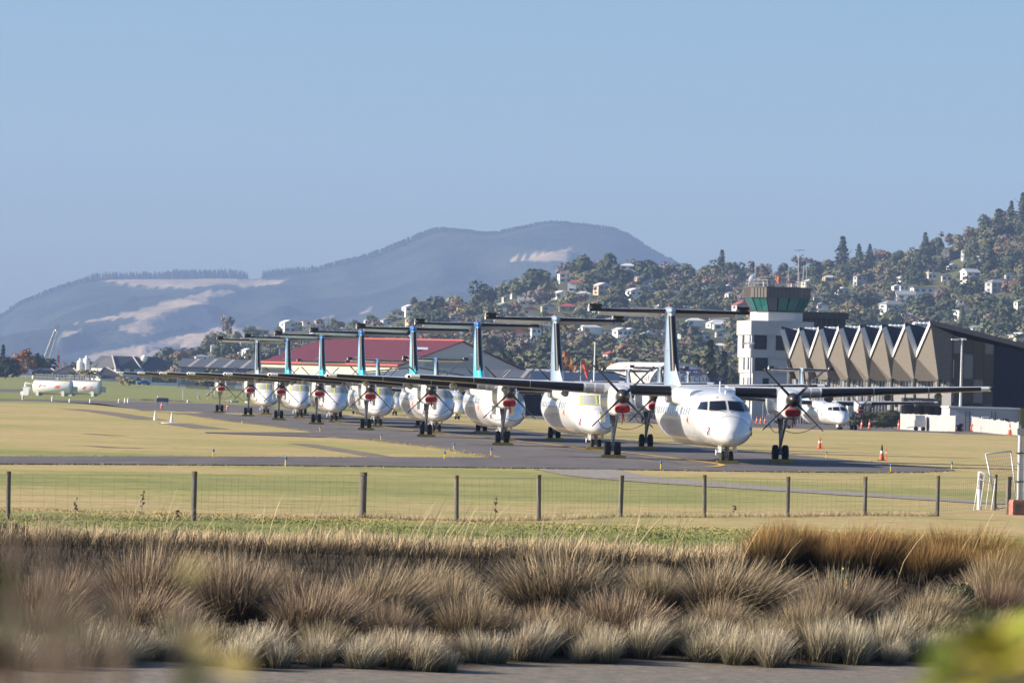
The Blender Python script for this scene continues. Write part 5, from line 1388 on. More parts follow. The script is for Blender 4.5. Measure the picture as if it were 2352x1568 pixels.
def shed(name, label, px0, px1, Y, py_e, py_r, roofm, wallm, stripes=0, depth=18, cat='shed', front=None):
    """front wall facing the camera, roof slope rising away from it"""
    a = at(px0, py_e, Y); b_ = at(px1, py_e, Y); w = b_.x - a.x; cx = (a.x + b_.x) / 2; g = gz(cx, Y) - .3
    ze = at((px0 + px1) / 2, py_e, Y).z - g; zr = at((px0 + px1) / 2, py_r, Y + depth).z - g
    o = thing(name, label, cat, (cx, Y, g))
    MB().bb(-w / 2, w / 2, 0, depth * 2, 0, ze).build('wall', wallm, o)
    s = .5
    q = [Vector((-w / 2 - s, -s, ze + .05)), Vector((w / 2 + s, -s, ze + .05)), Vector((w / 2 + s, depth, zr)), Vector((-w / 2 - s, depth, zr))]
    k = [Vector((-w / 2 - s, 2 * depth, ze + .05)), Vector((w / 2 + s, 2 * depth, ze + .05))]
    th = Vector((0, 0, .3))
    ro = MB().add(q + k + [p + th for p in q + k], [(6, 7, 8, 9), (9, 8, 11, 10), (0, 1, 7, 6), (0, 6, 9, 3), (3, 9, 10, 4), (1, 2, 8, 7), (2, 5, 11, 8), (0, 3, 2, 1), (3, 4, 5, 2)]).build('roof', roofm, o)
    MB().add([(-w / 2, .02, ze), (-w / 2, depth, zr - .02), (-w / 2, 2 * depth, ze)], [(0, 1, 2)]).add([(w / 2, .02, ze), (w / 2, depth, zr - .02), (w / 2, 2 * depth, ze)], [(0, 1, 2)]).build('gable_wall', wallm, o, False, None, False)
    for i in range(stripes):
        f0, f1 = (i + .55) / stripes, (i + .75) / stripes; z = Vector((0, 0, .34)); sk = .35 / stripes
        MB().add([q[0].lerp(q[1], f0) + z, q[0].lerp(q[1], f1) + z, q[3].lerp(q[2], f1 + sk) + z, q[3].lerp(q[2], f0 + sk) + z], [(0, 1, 2, 3)]).build('roof_strip', M['pale_strip'], ro, False, None, False)
    return o, w, ze
o, w, ze = shed('hangar', 'long grey corrugated hangar with striped roof left of the red roof', 411, 605, 1680, 846.5, 827, M['slate_roof'], M['grey_clad'], 5, 22, 'hangar')
for k in range(46):
    x = -w / 2 + w * (k + .5) / 46
    MB().bb(x - .12, x + .12, -.1, -.005, .2, ze - .1).build('cladding_rib', M['grey_clad'], o)
MB().bb(-w / 2 - .5, -w / 2 + .9, -.5, .8, 0, ze + .5).build('corner_post', M['corrugated'], o)
MB().bb(-w * .30, -w * .275, -.15, -.06, 0, 2.6).build('door', M['navy_clad'], o)
for k in (-.46, -.43): MB().bb(w * k, w * (k + .02), -.18, -.12, 2.4, 3.6).build('window', M['window'], o)
o, w, ze = shed('shed', 'pale blue flat-roofed shed with long window beside the grey hangar', 326, 409, 1640, 864, 863, M['pale_blue'], M['pale_blue'], 0, 6)
MB().bb(-w * .23, w * .47, -.1, -.02, 1.3, 3.1).build('window', M['window'], o)
for k in range(6): MB().bb(-w * .23 + w * .7 * k / 6 - .04, -w * .23 + w * .7 * k / 6 + .04, -.14, -.1, 1.3, 3.1).build('window_bar', M['grey_clad'], o)
MB().bb(-w * .46, -w * .26, -.1, -.02, 0, 3.2).build('door', M['grey_clad'], o)
shed('shed', 'low blue-grey roofed shed between red hangar and second tail fin', 1128, 1300, 1150, 872, 853, M['slate_roof'], M['grey_clad'], 4, 14)
shed('hangar', 'low navy roofed hangar behind the second nearest airliner', 1225, 1420, 1100, 878, 858, M['roof_navy'], M['grey_clad'], 0, 16, 'hangar')
gable_hangar('hangar', 'small blue-grey gabled hangar left of the barrel hangar', 1330, 1328, 1440, 1372, 1120, (866, 866, 870, 849.5), M['slate_roof'], M['pale_blue'], M['grey_clad'], None, 0, None, 24, 3)
shed('shed', 'long pale shed roof behind the windsock', 1150, 1420, 1420, 858, 851, M['galv'], M['grey_clad'], 0, 10)
o, w, ze = shed('hangar', 'dark open hangar behind the second nearest airliner nose', 1185, 1292, 720, 893, 889, M['grey_clad'], M['navy_clad'], 0, 8, 'hangar')  # closed box: dark wall colour stands in for the shade of the opening
for k in (-.49, .49): MB().bb(w * k - .25, w * k + .25, -.4, .1, 0, ze).build('door_post', M['white_paint'], o)
shed('shed', 'dark doorway block behind the nearest airliner inboard engine', 1440, 1500, 760, 893, 890, M['grey_clad'], M['grey_clad'], 0, 8)
shed('shed', 'tan concrete shed at the left end of the cream hangar', 601, 650, 1300, 846, 845, M['wing_paint'], WALLS['tan'], 0, 8)

# ---- barrel-vaulted aero club hangar
def barrel():
    Y = 1180.0
    a, b_ = at(1545, 880, Y), at(1637, 880, Y)
    # gable arch faces the camera on the right, vault runs away to the left
    ax0, ax1 = at(1484, 880, Y).x, at(1640, 880, Y).x
    w = ax1 - ax0; cx = (ax0 + ax1) / 2; g0 = gz(cx, Y)
    zt = at(1560, 833, Y).z - g0; run = Vector((at(1425, 880, Y + 30).x - at(1545, 880, Y).x, 30, 0)) 
    root = thing('barrel_hangar', 'pale barrel-vaulted aero club hangar with blue lettering', 'hangar', (cx, Y, g0))
    n = 20
    arc = [(-w / 2 * math.copysign(abs(math.cos(math.pi * k / n)) ** .75, math.cos(math.pi * k / n)), zt * math.sin(math.pi * k / n) ** .8) for k in range(n + 1)]
    MB().add([(x, 0, z) for x, z in arc], [tuple(range(n + 1))]).build('gable_wall', M['white_paint'], root, False, None, False)
    MB().grid(lambda u, v: Vector((arc[int(round(u * n))][0], -.25, arc[int(round(u * n))][1] + .06)) + run * v, n, 1).build('roof', mat('vault_roof', (.56, .545, .53), .6, var=.05), root, True)
    MB().grid(lambda u, v: Vector((arc[int(round(u * n))][0] * (1 - .03 * v), -.26, arc[int(round(u * n))][1] * (1 - .04 * v) + .06)), n, 1).build('arch_trim', M['corrugated'], root)
    for f in (.3, .62):
        k = 5
        pts = [Vector((arc[i][0] * 1.002, -.25, arc[i][1] + .1)) + run * f for i in range(2, 8)]; pt2 = [p + run * .06 for p in pts]
        loft_open([pts, pt2]).build('roof_strip', M['pale_strip'], root)
    text_mesh('NELSON AERO CLUB INC.', 1.75, mat('sign_blue', (.05, .1, .24), .7), 'sign_lettering', root, Matrix.Translation((at(1573, 871, Y).x - cx, -.08, at(1573, 871, Y).z - g0)) @ Matrix.Rotation(R(90), 4, 'X'), .02)
    p = at(1590, 855.5, Y)
    MB().bb(p.x - cx - 2.3, p.x - cx + 2.3, -.12, -.03, p.z - g0 - .75, p.z - g0 + .75).build('sign_board', M['purple'], root)
    for k in range(7):
        MB().bb(p.x - cx - 1.9 + k * .55, p.x - cx - 1.55 + k * .55, -.15, -.12, p.z - g0 - .25, p.z - g0 + (.35 if k % 3 else .1)).build('sign_mark', M['white_paint'], root)
barrel()

# ---- dark-roofed houses on the left
def hip_house(label, px0, px1, py_b, py_e, py_r, Y, rx0, rx1, depth, rz=0, wall=None, name='house'):
    a, b_ = at(px0, py_e, Y), at(px1, py_e, Y); w = b_.x - a.x; cx = (a.x + b_.x) / 2
    g = at((px0 + px1) / 2, py_b, Y).z; ze = at((px0 + px1) / 2, py_e, Y).z - g; zr = at((px0 + px1) / 2, py_r, Y + depth / 2).z - g
    o = thing(name, label, 'house', (cx, Y, g - .0), rz)
    MB().bb(-w / 2 + .8, w / 2 - .8, .8, depth - .8, -3, ze).build('wall', wall or WALLS['white'], o)
    x0, x1 = at(rx0, py_r, Y).x - cx, at(rx1, py_r, Y).x - cx
    r = MB().add([(-w / 2, 0, ze), (w / 2, 0, ze), (w / 2, depth, ze), (-w / 2, depth, ze), (x0, depth / 2, zr), (x1, depth / 2, zr)], [(0, 1, 5, 4), (2, 3, 4, 5), (3, 0, 4), (1, 2, 5), (3, 2, 1, 0)]).build('roof', M['house_roof'], o)
    MB().tube([(-w / 2, 0, ze), (x0, depth / 2, zr)], .3, 4).tube([(w / 2, 0, ze), (x1, depth / 2, zr)], .3, 4).build('hip_cap', M['pale_strip'], r)
    for k in range(5):
        x = -w / 2 + w * (k + .6) / 5.4
        if ze > 4: MB().bb(x - .9, x + .9, .74, .82, ze - 2.6, ze - 1.0).build('window', M['window'], o)
        MB().bb(x - .8, x + .8, .74, .82, .9, 2.3).build('window', M['window'], o)
    return o
def big_house():
    A_ = {k: at(*v) for k, v in dict(L=(203, 842, 1965), M=(266, 846.5, 1905), Rr=(325, 847.5, 1930), a=(218, 816, 1965), b=(258, 817, 1932), c=(305, 818, 1942), M2=(318, 849, 1932), R2=(406, 850, 1955), d=(330, 818, 1946), e=(352, 819, 1954)).items()}
    g = at(300, 884, 1905); root = thing('house', 'large two-storey white house under a high dark hipped roof', 'house', (g.x, 1905, g.z)); W = (g.x, 1905, g.z)
    bk = Vector((4, 26, 0))
    def body(pts, name):
        lo = [Vector((p.x, p.y, g.z - 3)) for p in pts]; n = len(pts)
        MB().add(lo + pts, [(i, (i + 1) % n, n + (i + 1) % n, n + i) for i in range(n)]).build(name, WALLS['white'], root, False, W)
    ins = Vector((0, 1.0, 0))
    L, M_, R_, a_, b__, c_ = [A_[k] for k in ('L', 'M', 'Rr', 'a', 'b', 'c')]
    body([L + ins + Vector((1, 0, 0)), M_ + ins, R_ + ins, R_ + bk, L + bk], 'wall')
    r = MB().add([L, M_, R_, R_ + bk, L + bk, a_ + bk * .4, b__, c_ + bk * .3], [(0, 1, 6, 5), (1, 2, 7, 6), (2, 3, 7), (3, 4, 5, 7), (4, 0, 5), (5, 6, 7), (4, 3, 2, 1, 0)]).build('roof', M['house_roof'], root, False, W)
    MB().tube([M_, b__], .35, 4).tube([R_, c_], .3, 4).build('hip_cap', M['pale_strip'], r, False, W)
    M2, R2, d_, e_ = [A_[k] for k in ('M2', 'R2', 'd', 'e')]
    body([M2 + ins, R2 + ins - Vector((2, 0, 0)), R2 + bk, M2 + bk], 'wall')
    r = MB().add([M2, R2, R2 + bk, M2 + bk, d_ + bk * .3, e_ + bk * .3], [(0, 1, 5, 4), (1, 2, 5), (2, 3, 4, 5), (3, 0, 4), (3, 2, 1, 0)]).build('roof', M['house_roof'], root, False, W)
    MB().tube([M2, d_ + bk * .3], .3, 4).build('hip_cap', M['pale_strip'], r, False, W)
    for px, Y, py in ((262 - 5, 1903, 851), (281, 1909, 853), (303, 1919, 852), (333, 1934, 854), (350, 1940, 854), (392, 1950, 855), (318, 1926, 872), (286, 1911, 870)):
        p = at(px, py, Y + .6)
        MB().box((p.x - W[0], p.y - W[1], p.z - W[2]), (1.7, .2, 1.9)).build('window', M['window'], root)
big_house()
hip_house('low house with dark roof just behind the palm', 225, 282, 876, 862, 844, 1780, 243, 250, 16, R(10))
hip_house('low dark-roofed house behind the fuel tanks', 120, 185, 872, 858, 845, 1760, 140, 160, 14, R(-6), WALLS['grey'])
hip_house('low brown house left of the fuel tanks, pale ridge', 72, 132, 868, 856, 845.5, 1800, 96, 120, 14, R(8), WALLS['tan'])
o = thing('silo', 'pair of white cylindrical silos left of the dark roofs', 'silo', tuple(at(190, 858, 1950)))
for dx, dz in ((-1.1, 0), (1.4, 1.1)):
    MB().lathe([(-3, 1.3), (4.6 + dz, 1.3), (5.0 + dz, 1.0), (5.2 + dz, .5), (6.0 + dz, .5), (6.0 + dz, .1)], (dx, 0, 0), 'z', 16).build('silo_cylinder', M['white_paint'], o, 40)
p = at(327 - 9 + 8, 822, 1900)
o = thing('satellite_dish', 'white satellite dish on the dark house roof', 'dish', tuple(at(331, 823, 1899)))
MB().lathe([(0, .1), (.15, .8), (.45, 1.3), (.5, 1.25)], (0, 0, 0), 'y', 14).build('dish', M['white_paint'], o, True)
MB().tube([(0, .1, 0), (0, 1.2, -1.6)], .12, 5).build('arm', M['galv'], o)

# ---- lattice crane boom
a, b_ = at(107, 822, 2150), at(128, 760, 2150)
o = thing('crane', 'white lattice crane boom leaning above the left trees', 'crane', (a.x, a.y, gz(a.x, a.y)))
A0 = a - Vector(o.location); B0 = b_ - Vector(o.location); dv = B0 - A0; sd = Vector((1, 0, -dv.x / max(.1, dv.z))).normalized()
mb = MB()
for e in (-1, 1):
    for f in (-.8, .8): mb.tube([A0 - dv * .35 + sd * 1.3 * e + Vector((0, f, 0)), B0 + sd * .6 * e + Vector((0, f, 0))], .12, 4)
for k in range(18):
    p, q = A0 + dv * (k / 18), A0 + dv * ((k + 1) / 18); e = 1 if k % 2 else -1; wd = lambda u: 1.2 - .6 * u
    mb.tube([p + sd * wd(k / 18) * e + Vector((0, -.8, 0)), q - sd * wd(k / 18) * e + Vector((0, -.8, 0))], .07, 4)
    mb.tube([p - sd * wd(k / 18) * e + Vector((0, .8, 0)), q + sd * wd(k / 18) * e + Vector((0, .8, 0))], .07, 4)
mb.build('boom', M['frame_grey'], o)
MB().tube([B0, B0 + dv * .12], [.5, .4], 6).box(tuple(B0 + dv * .14), (1.8, 1.4, 1.8)).build('boom_head', M['galv'], o)
MB().bb(-6 + A0.x - dv.x * .35 + 4, A0.x - dv.x * .35 + 4, -2, 2, 0, 5).build('cab', M['white_paint'], o)
for px, pt, pb, lab in ((29, 808, 856, 'thin red mast left of the orange birch'), (135, 800, 850, 'thin red mast right of the crane boom')):
    p0, p1 = at(px, pb, 2100), at(px, pt, 2100)
    o = thing('radio_mast', lab, 'mast', (p0.x, p0.y, gz(p0.x, p0.y)))
    MB().tube([(0, 0, 0), tuple(p1 - Vector(o.location))], [.3, .12], 5).build('mast', M['maroon_trim'], o)
    q = p1 - Vector(o.location); MB().bb(q.x - .5, q.x + .5, -.3, .3, q.z - 6, q.z - 3).build('antenna_panel', M['maroon_trim'], o)

# ---- fuel tanks
def tank(px0, px1, py_b, py_t, label, marks):
    g = gnd((px0 + px1) / 2, py_b); Y = g.y
    sc = F / Y; r = (py_b - py_t) / sc / 2 * .90; ln = (px1 - px0) / sc
    o = thing('fuel_tank', label, 'fuel tank', tuple(g), R(-14), 'fuel tanks on the grass')
    zc = (py_b - py_t) / sc - r
    L2 = ln / 2
    MB().lathe([(-L2, .02), (-L2 + .03, r * .5), (-L2 + .2, r * .85), (-L2 + .5, r), (L2 - .4, r), (L2 - .15, r * .9), (L2, r * .5), (L2 + .04, .02)], (0, 0, zc), 'x', 28).build('tank_shell', M['white_paint'], o, 35)
    for x in (-L2 * .7, L2 * .62):
        MB().bb(x - .25, x + .25, -r * .85, r * .85, 0, zc - r * .4).build('saddle', M['white_paint'], o)
    mb = MB()
    for yy in (-.55, .55):
        for dz in (.55, 1.05): mb.tube([(-L2 * .9, yy, zc + r + dz), (L2 * .92, yy, zc + r + dz)], .045, 5)
        for k in range(13):
            x = -L2 * .9 + L2 * 1.82 * k / 12; mb.tube([(x, yy, zc + r - .15), (x, yy, zc + r + 1.05)], .045, 5)
    mb.bb(-L2 * .9, L2 * .92, -.6, .6, zc + r + .02, zc + r + .1)
    mb.build('walkway_rail', M['galv'], o)
    MB().bb(L2 + .02, L2 + .9, -r * .35, r * .35, zc - r * .6, zc + r * .2).build('valve_cabinet', M['frame_grey'], o)
    MB().tube([(L2 + .1, -.1, zc + r * .9), (L2 + .1, -.1, zc - r * .8)], .08, 6).build('pipe', M['galv'], o)
    MB().lathe([(0, .4), (.5, .4), (.55, .3)], (L2 * .3, 0, zc + r), 'z', 12).build('manhole', M['galv'], o)
    for (u, ang, w, h, m_) in marks:
        mb = MB()
        for i in range(4):
            for j in range(3): pass
        mb.grid(lambda a, b2: Vector((L2 * u + (a - .5) * w + (b2 - .5) * h * .8, -(r + .015) * math.cos(R(ang) + (b2 - .5) * h / r), zc + (r + .015) * math.sin(R(ang) + (b2 - .5) * h / r))), 3, 4)
        mb.build('marking', m_, o, False, None, False)
    return o, L2, r, zc
o, L2, r, zc = tank(74, 168, 909, 873, 'white horizontal fuel tank with orange swirl, in front', ((-.55, 10, .3, .5, M['orange']), (-.35, 12, .7, .25, M['frame_grey']), (.35, 5, .9, .45, M['orange']), (.62, 48, .9, .25, M['tape_yellow'])))
MB().bb(-L2 - 1.9, -L2 - .8, -.6, .6, 0, zc * .95).build('pump_cabinet', M['white_paint'], o)
MB().tube([(-L2 - 1.6, 0, zc), (-L2 - 1.6, 0, zc + .6), (-L2 - .1, 0, zc + .6)], .3, 8).build('pipe', M['white_paint'], o)
MB().bb(-L2 - 2.5, -L2 - 2.0, -.3, .3, 0, .7).build('filter_unit', M['white_paint'], o)
tank(152, 233, 909.5, 874, 'white horizontal fuel tank behind the other, red marks', ((.15, -2, .5, .5, M['orange']), (.55, 2, .3, .5, M['orange'])))

# ---- palms
def palm(px, py_b, py_t, wpx, Y, label):
    p = at(px, py_b, Y); t = at(px, py_t, Y); h = t.z - p.z; rr = random.Random(int(px)); ln = wpx / 2 * Y / F
    o = thing('palm_tree', label, 'palm', tuple(p - Vector((0, 0, .5))))
    MB().tube([(0, 0, 0), (0, 0, h * .55)], [.5, .45], 8).build('trunk', M['bark'], o)
    for k in range(26):
        a = 6.283 * k / 26 + rr.uniform(-.1, .1); el = rr.uniform(.1, 1.35); d = Vector((math.cos(a), math.sin(a), 0))
        pts = []
        for i in range(6):
            u = i / 5; pts.append(Vector((0, 0, h * .55)) + d * ln * 1.15 * u * math.cos(el * (1 - .6 * u)) + Vector((0, 0, ln * u * math.sin(el) - ln * .75 * u * u)))
        mb = MB(); s = Vector((-d.y, d.x, 0))
        for i in range(5):
            w0, w1 = .7 * math.sin(.4 + 2.5 * i / 5), .7 * math.sin(.4 + 2.5 * (i + 1) / 5)
            for e in (-1, 1):
                mb.add([pts[i], pts[i + 1], pts[i + 1] + s * e * w1 * 1.4 - Vector((0, 0, .35)), pts[i] + s * e * w0 * 1.4 - Vector((0, 0, .35))], [(0, 1, 2, 3)])
        mb.build('frond', TREE_MAT['olive green'] if k % 3 else TREE_MAT['golden'], o, False, None, False)
palm(203, 872, 836, 52, 1600, 'palm tree with orange heart behind the fuel tanks')
palm(285, 880, 856, 40, 1560, 'low spreading palm before the white house')
palm(298, 880, 864, 26, 1550, 'small palm right of the low spreading palm')
# ---- car before the house
c = at(330, 881, 1540); c.z = at(330, 880, 1540).z - .6
o = thing('parked_car', 'blue hatchback parked before the white house', 'car', tuple(c), R(8))
MB().rings([[Vector((x, y, z)) for y, z in ((-.85, .35), (-.9, .7), (-.8, top * .99), (.8, top * .99), (.9, .7), (.85, .35))] for x, top in ((-2.1, .8), (-2.0, .95), (-1.2, 1.0), (-.7, 1.45), (.9, 1.5), (1.6, 1.05), (2.1, .9))]).build('body', M['blue'], o, 40)
MB().bb(-.75, 1.1, -.87, -.78, .98, 1.35).build('side_window', M['glass_dark'], o)
for x in (-1.35, 1.3):
    MB().lathe([(-.1, .33), (.1, .33)], (x, -.85, .33), 'y', 14).build('wheel', M['tyre'], o)
# ------------------------------------------------------------------ airfield small things
def lathe_part(prof, name, m, parent, c=(0, 0, 0), n=12, sm=40): return MB().lathe(prof, c, 'z', n).build(name, m, parent, sm)
LIGHTS = [(490, 1051, 'left of the tall edge light on the perimeter road'), (656, 1070, 'in front of the perimeter road, left half'), (1021, 1055, 'on the grass tip between taxiway and road'), (1042, 1034, 'on the grass edge right behind the grass tip'), (875, 1010, 'on the grass edge below the sixth airliner'),
          (1128, 1046, 'at the very point of the grass wedge'), (1518, 1078, 'in front of the taxiway below the nearest engine'), (1898, 1052, 'on grass right of the nearest main wheels'), (2046, 1084, 'near the shadow tip of the nearest airliner'), (2186, 1078, 'at the far right end of the taxiway'), (735, 991, 'on the tip of the upper grass wedge'), (556, 973, 'on the grass edge left of the two lights')]
first = None
for px, py, w in LIGHTS:
    g = gnd(px, py)
    if first is None:
        first = thing('taxiway_light', '', 'taxiway light', g, 0, 'blue topped taxiway edge lights')
        lathe_part([(0, .05), (.02, .05), (.02, .035), (.34, .032)], 'post', M['yellow'], first)
        lathe_part([(.34, .035), (.36, .055), (.42, .06), (.47, .05), (.5, .02)], 'lamp', M['blue'], first)
        lathe_part([(0, .13), (.015, .13)], 'base', M['concrete'], first)
        o = first
    else: o = copy_tree(first); o.location = g
    o.scale = (.8, .8, .72)
    tag(o, 'yellow taxiway light with blue top %s' % w)
def cone(px, py, h, label, white=False, dark=False):
    g = gnd(px, py); o = thing('traffic_cone', label, 'traffic cone', g, 0, 'white marker cones' if white else 'orange traffic cones')
    m = M['white_paint'] if white else M['orange']
    lathe_part([(.03, .17 * h), (h * .45, .10 * h), (h * .45, .10 * h)], 'cone_body', m, o, n=14)
    lathe_part([(h * .45, .103 * h), (h * .62, .08 * h)], 'reflective_band', M['white_paint'], o, n=14)
    lathe_part([(h * .62, .08 * h), (h, .03 * h)], 'cone_tip', M['tyre'] if dark else m, o, n=14)
    MB().bb(-.24 * h, .24 * h, -.24 * h, .24 * h, 0, .035).build('base', m if not dark else M['tyre'], o)
cone(1882, 1030, .75, 'orange and white cone on the grass right of the nearest wheels'); cone(2025, 1057, .8, 'red cone with dark tip beside the nearest airliner shadow', False, True)
cone(371, 938, .95, 'red and white cone at the left end of the taxiway'); cone(522, 941, .95, 'red cone beside the farthest main wheels')
cone(356, 965, .75, 'white marker cone on the left grass, left one', True); cone(394, 970, .75, 'white marker cone standing on a white disc', True)
lathe_part([(0, .75), (.04, .75)], 'marker_disc', M['white_paint'], tag(thing('ground_marker', 'white disc on the grass beneath the marker cone', 'marker disc', gnd(394, 972)), None), n=20)
for i, (px, py) in enumerate(((1738, 971), (1747, 972), (1757, 972), (1766, 972))): cone(px, py, .95, 'orange cone on the apron right of the nearest nose, %s' % ORD[i])
for i, (px, py) in enumerate(((1828, 968), (1850, 970), (1870, 970), (1894, 973))): cone(px, py, .8, 'orange cone under the apron airliner, %s from left' % ORD[i])
for i, (px, py) in enumerate(((1979, 984), (1997, 984))): cone(px, py, 1.2, 'tall orange cone right of the apron airliner wheels, %s' % ORD[i])
for i, (px, py) in enumerate(((2064, 985), (2072, 986), (2078, 986))): cone(px, py, 1.2, 'orange cone at the left end of the white mesh fence, %s' % ORD[i])
for i, (px, py) in enumerate(((2196, 993), (2210, 993))): cone(px, py, 1.1, 'orange cone by the light pole foot, %s' % ORD[i])
for i, (px, py) in enumerate(((2304, 997), (2319, 998), (2326, 998))): cone(px, py, 1.15, 'orange cone before the right mesh fence, %s from left' % ORD[i])
for px, py, lean, lab in ((1890, 1031, .12, 'thin orange stake leaning beside the orange and white cone'), (2037, 1060, .05, 'thin dark red stake beside the red cone')):
    o = thing('marker_stake', lab, 'stake', gnd(px, py)); MB().tube([(0, 0, 0), (-lean, 0, .66)], .022, 6).build('stake', M['orange'], o); MB().tube([(-lean * .6, 0, .4), (-lean * .75, 0, .5)], .028, 6).build('band', M['white_paint'], o)
WM = [(52, 918, .8), (160, 924, .55), (207, 925, .6), (273, 925, .6), (287, 925, .75), (294, 925, .75), (431, 925, .5), (362, 921, .9), (120, 921, .8)]
for i, (px, py, h) in enumerate(WM):
    o = thing('marker_post', 'small white post on the far grass, %s from left' % ORD[sorted(w[0] for w in WM).index(px)], 'marker post', gnd(px, py), 0, 'small white posts on the far grass')
    lathe_part([(0, .14), (h * .7, .12), (h, .05)], 'post', M['white_paint'], o)
    lathe_part([(h * .35, .15), (h * .5, .145)], 'band', M['orange'] if i % 3 == 0 else M['white_paint'], o)
# taxi sign and wind tee
o = thing('taxi_sign', 'small blue-grey sign board on two legs at the left taxiway', 'sign', gnd(373, 932), R(5))
MB().bb(-.85, .85, -.06, .06, .55, 1.15).build('board', mat('sign_panel', (.12, .15, .24), .5), o)
for s in (-.7, .7): MB().bb(s - .05, s + .05, -.03, .03, 0, .55).build('leg', M['galv'], o)
for i, (px, py, h) in enumerate(((420, 917, 2.1), (455, 917, 1.1), (476, 916, 1.5), (485, 912, 2.0))):
    o = thing('approach_light', 'white apron light unit on a stand left of the farthest wheels, %s' % ORD[i], 'light unit', gnd(px, py), 0, 'white light units on stands')
    MB().tube([(0, 0, 0), (0, 0, h)], .07, 6).build('post', M['galv'], o)
    if i % 2: MB().tube([(.5, 0, 0), (0, 0, h * .8)], .06, 6).build('brace', M['orange'], o)
    MB().bb(-.5, .5, -.2, .2, h, h + .3).build('lamp_head', M['white_paint'], o)
o = thing('earth_heap', 'low dark earth and pipe heap beyond the taxiway', 'heap', gnd(355, 921)); 
MB().rings([superring(x, 0, .0, .02, .02, 2, 10) if False else [Vector((x, .9 * math.cos(q), max(0, h * math.sin(q)))) for q in [6.283 * k / 10 for k in range(10)]] for x, h in ((-6, .05), (-4, .32), (-1, .4), (2, .35), (4, .38), (6.5, .06))]).build('heap', M['dirt'], o, 40)
o = thing('rubble_pile', 'small grey rubble pile between the two farthest airliners', 'rubble', gnd(560, 925))
for k in range(9):
    MB().box((rnd.uniform(-3, 3), rnd.uniform(-.5, .5), .18), (rnd.uniform(.6, 1.5), .8, rnd.uniform(.2, .5)), rnd.uniform(0, 3)).build('slab', M['concrete'] if k % 3 else M['dirt'], o)
# light poles
for px, pyb, pyt, Y, lab in ((2207, 988, 779, 640, 'tall grey light pole before the glass gable of the terminal'), (2019, 972, 786, 720, 'grey light pole before the middle of the folded roof'), (1857, 950, 788, 760, 'grey light pole at the right edge of the tower'), (1722, 950, 788, 770, 'grey light pole at the left corner of the tower')):
    g = base(px, Y); top = at(px + (988 - pyt) * .028, pyt, Y); h = top.z - g.z
    o = thing('light_pole', lab, 'light pole', g, 0, 'apron light poles')
    MB().tube([(0, 0, 0), (0, 0, h * .5), (0, 0, h)], [.2, .16, .11], 10).build('pole', M['galv'], o, 40)
    MB().tube([(-.9, 0, h - .05), (.25, 0, h + .1)], .07, 6).build('arm', M['galv'], o)
    MB().box((-.95, 0, h - .06), (.9, .5, .2)).box((.25, -.25, h), (.5, .5, .22)).build('lamp_head', M['white_paint'], o)
    MB().bb(-.3, .3, -.3, .3, 0, .25).build('base_plate', M['concrete'], o)
g = base(1364, 1050); top = at(1366, 785, 1050); o = thing('flag_pole', 'thin white pole between the two nearest tail fins', 'pole', g)
MB().tube([(0, 0, 0), (0, 0, top.z - g.z)], [.22, .12], 8).build('pole', M['white_paint'], o); lathe_part([(0, .3), (.2, .3)], 'foot', M['concrete'], o)
g = base(1333, 1000); top = at(1333, 830, 1000); h = top.z - g.z; o = thing('windsock', 'drooping orange windsock on a thin mast', 'windsock', g)
MB().tube([(0, 0, 0), (0, 0, h)], [.12, .08], 8).build('mast', M['galv'], o)
MB().tube([(0, 0, h - .1), (.5, 0, h - .2), (.85, 0, h - 1.2), (1.2, -.1, h - 2.6), (1.45, -.1, h - 3.4)], [.45, .42, .36, .3, .2], 10, False).build('sock', M['orange'], o, 40)
# white mesh fences before the terminal
def mesh_fence(px0, px1, py0, py1, h, label, posts, wavy):
    a, b_ = gnd(px0, py0), gnd(px1, py1)
    o = thing('mesh_fence', label, 'fence', a); d = b_ - a; nrm = Vector((-d.y, d.x, 0)).normalized()
    m = mat('mesh_cloth', (.36, .355, .35), .8, var=.08, vscale=.6)
    for k in range(posts):
        u0, u1 = k / posts, (k + 1) / posts
        def fn(u, v):
            t = u0 + (u1 - u0) * u; s = t * d.length
            top = h * (1 + wavy * (mn.noise(Vector((s * .8, 0, 2))) - .35 * (4 * u * (1 - u)) * .35))
            p = d * t + nrm * (.14 * mn.noise(Vector((s * 1.4, v * 2, 1)))); return Vector((p.x, p.y, v * top))
        MB().grid(fn, 10, 4).build('fence_panel', m, o, True, None, False)
    for k in range(posts + 1):
        p = d * (k / posts); MB().tube([(p.x, p.y - .12, 0), (p.x, p.y - .12, h * 1.04)], .06, 6).build('fence_post', M['white_paint'], o)
mesh_fence(2068, 2193, 986, 993, 2.05, 'white mesh fence before the entry canopy, left of the light pole', 4, .05)
mesh_fence(2232, 2338, 994, 999, 2.0, 'sagging white mesh fence right of the light pole', 4, .13)
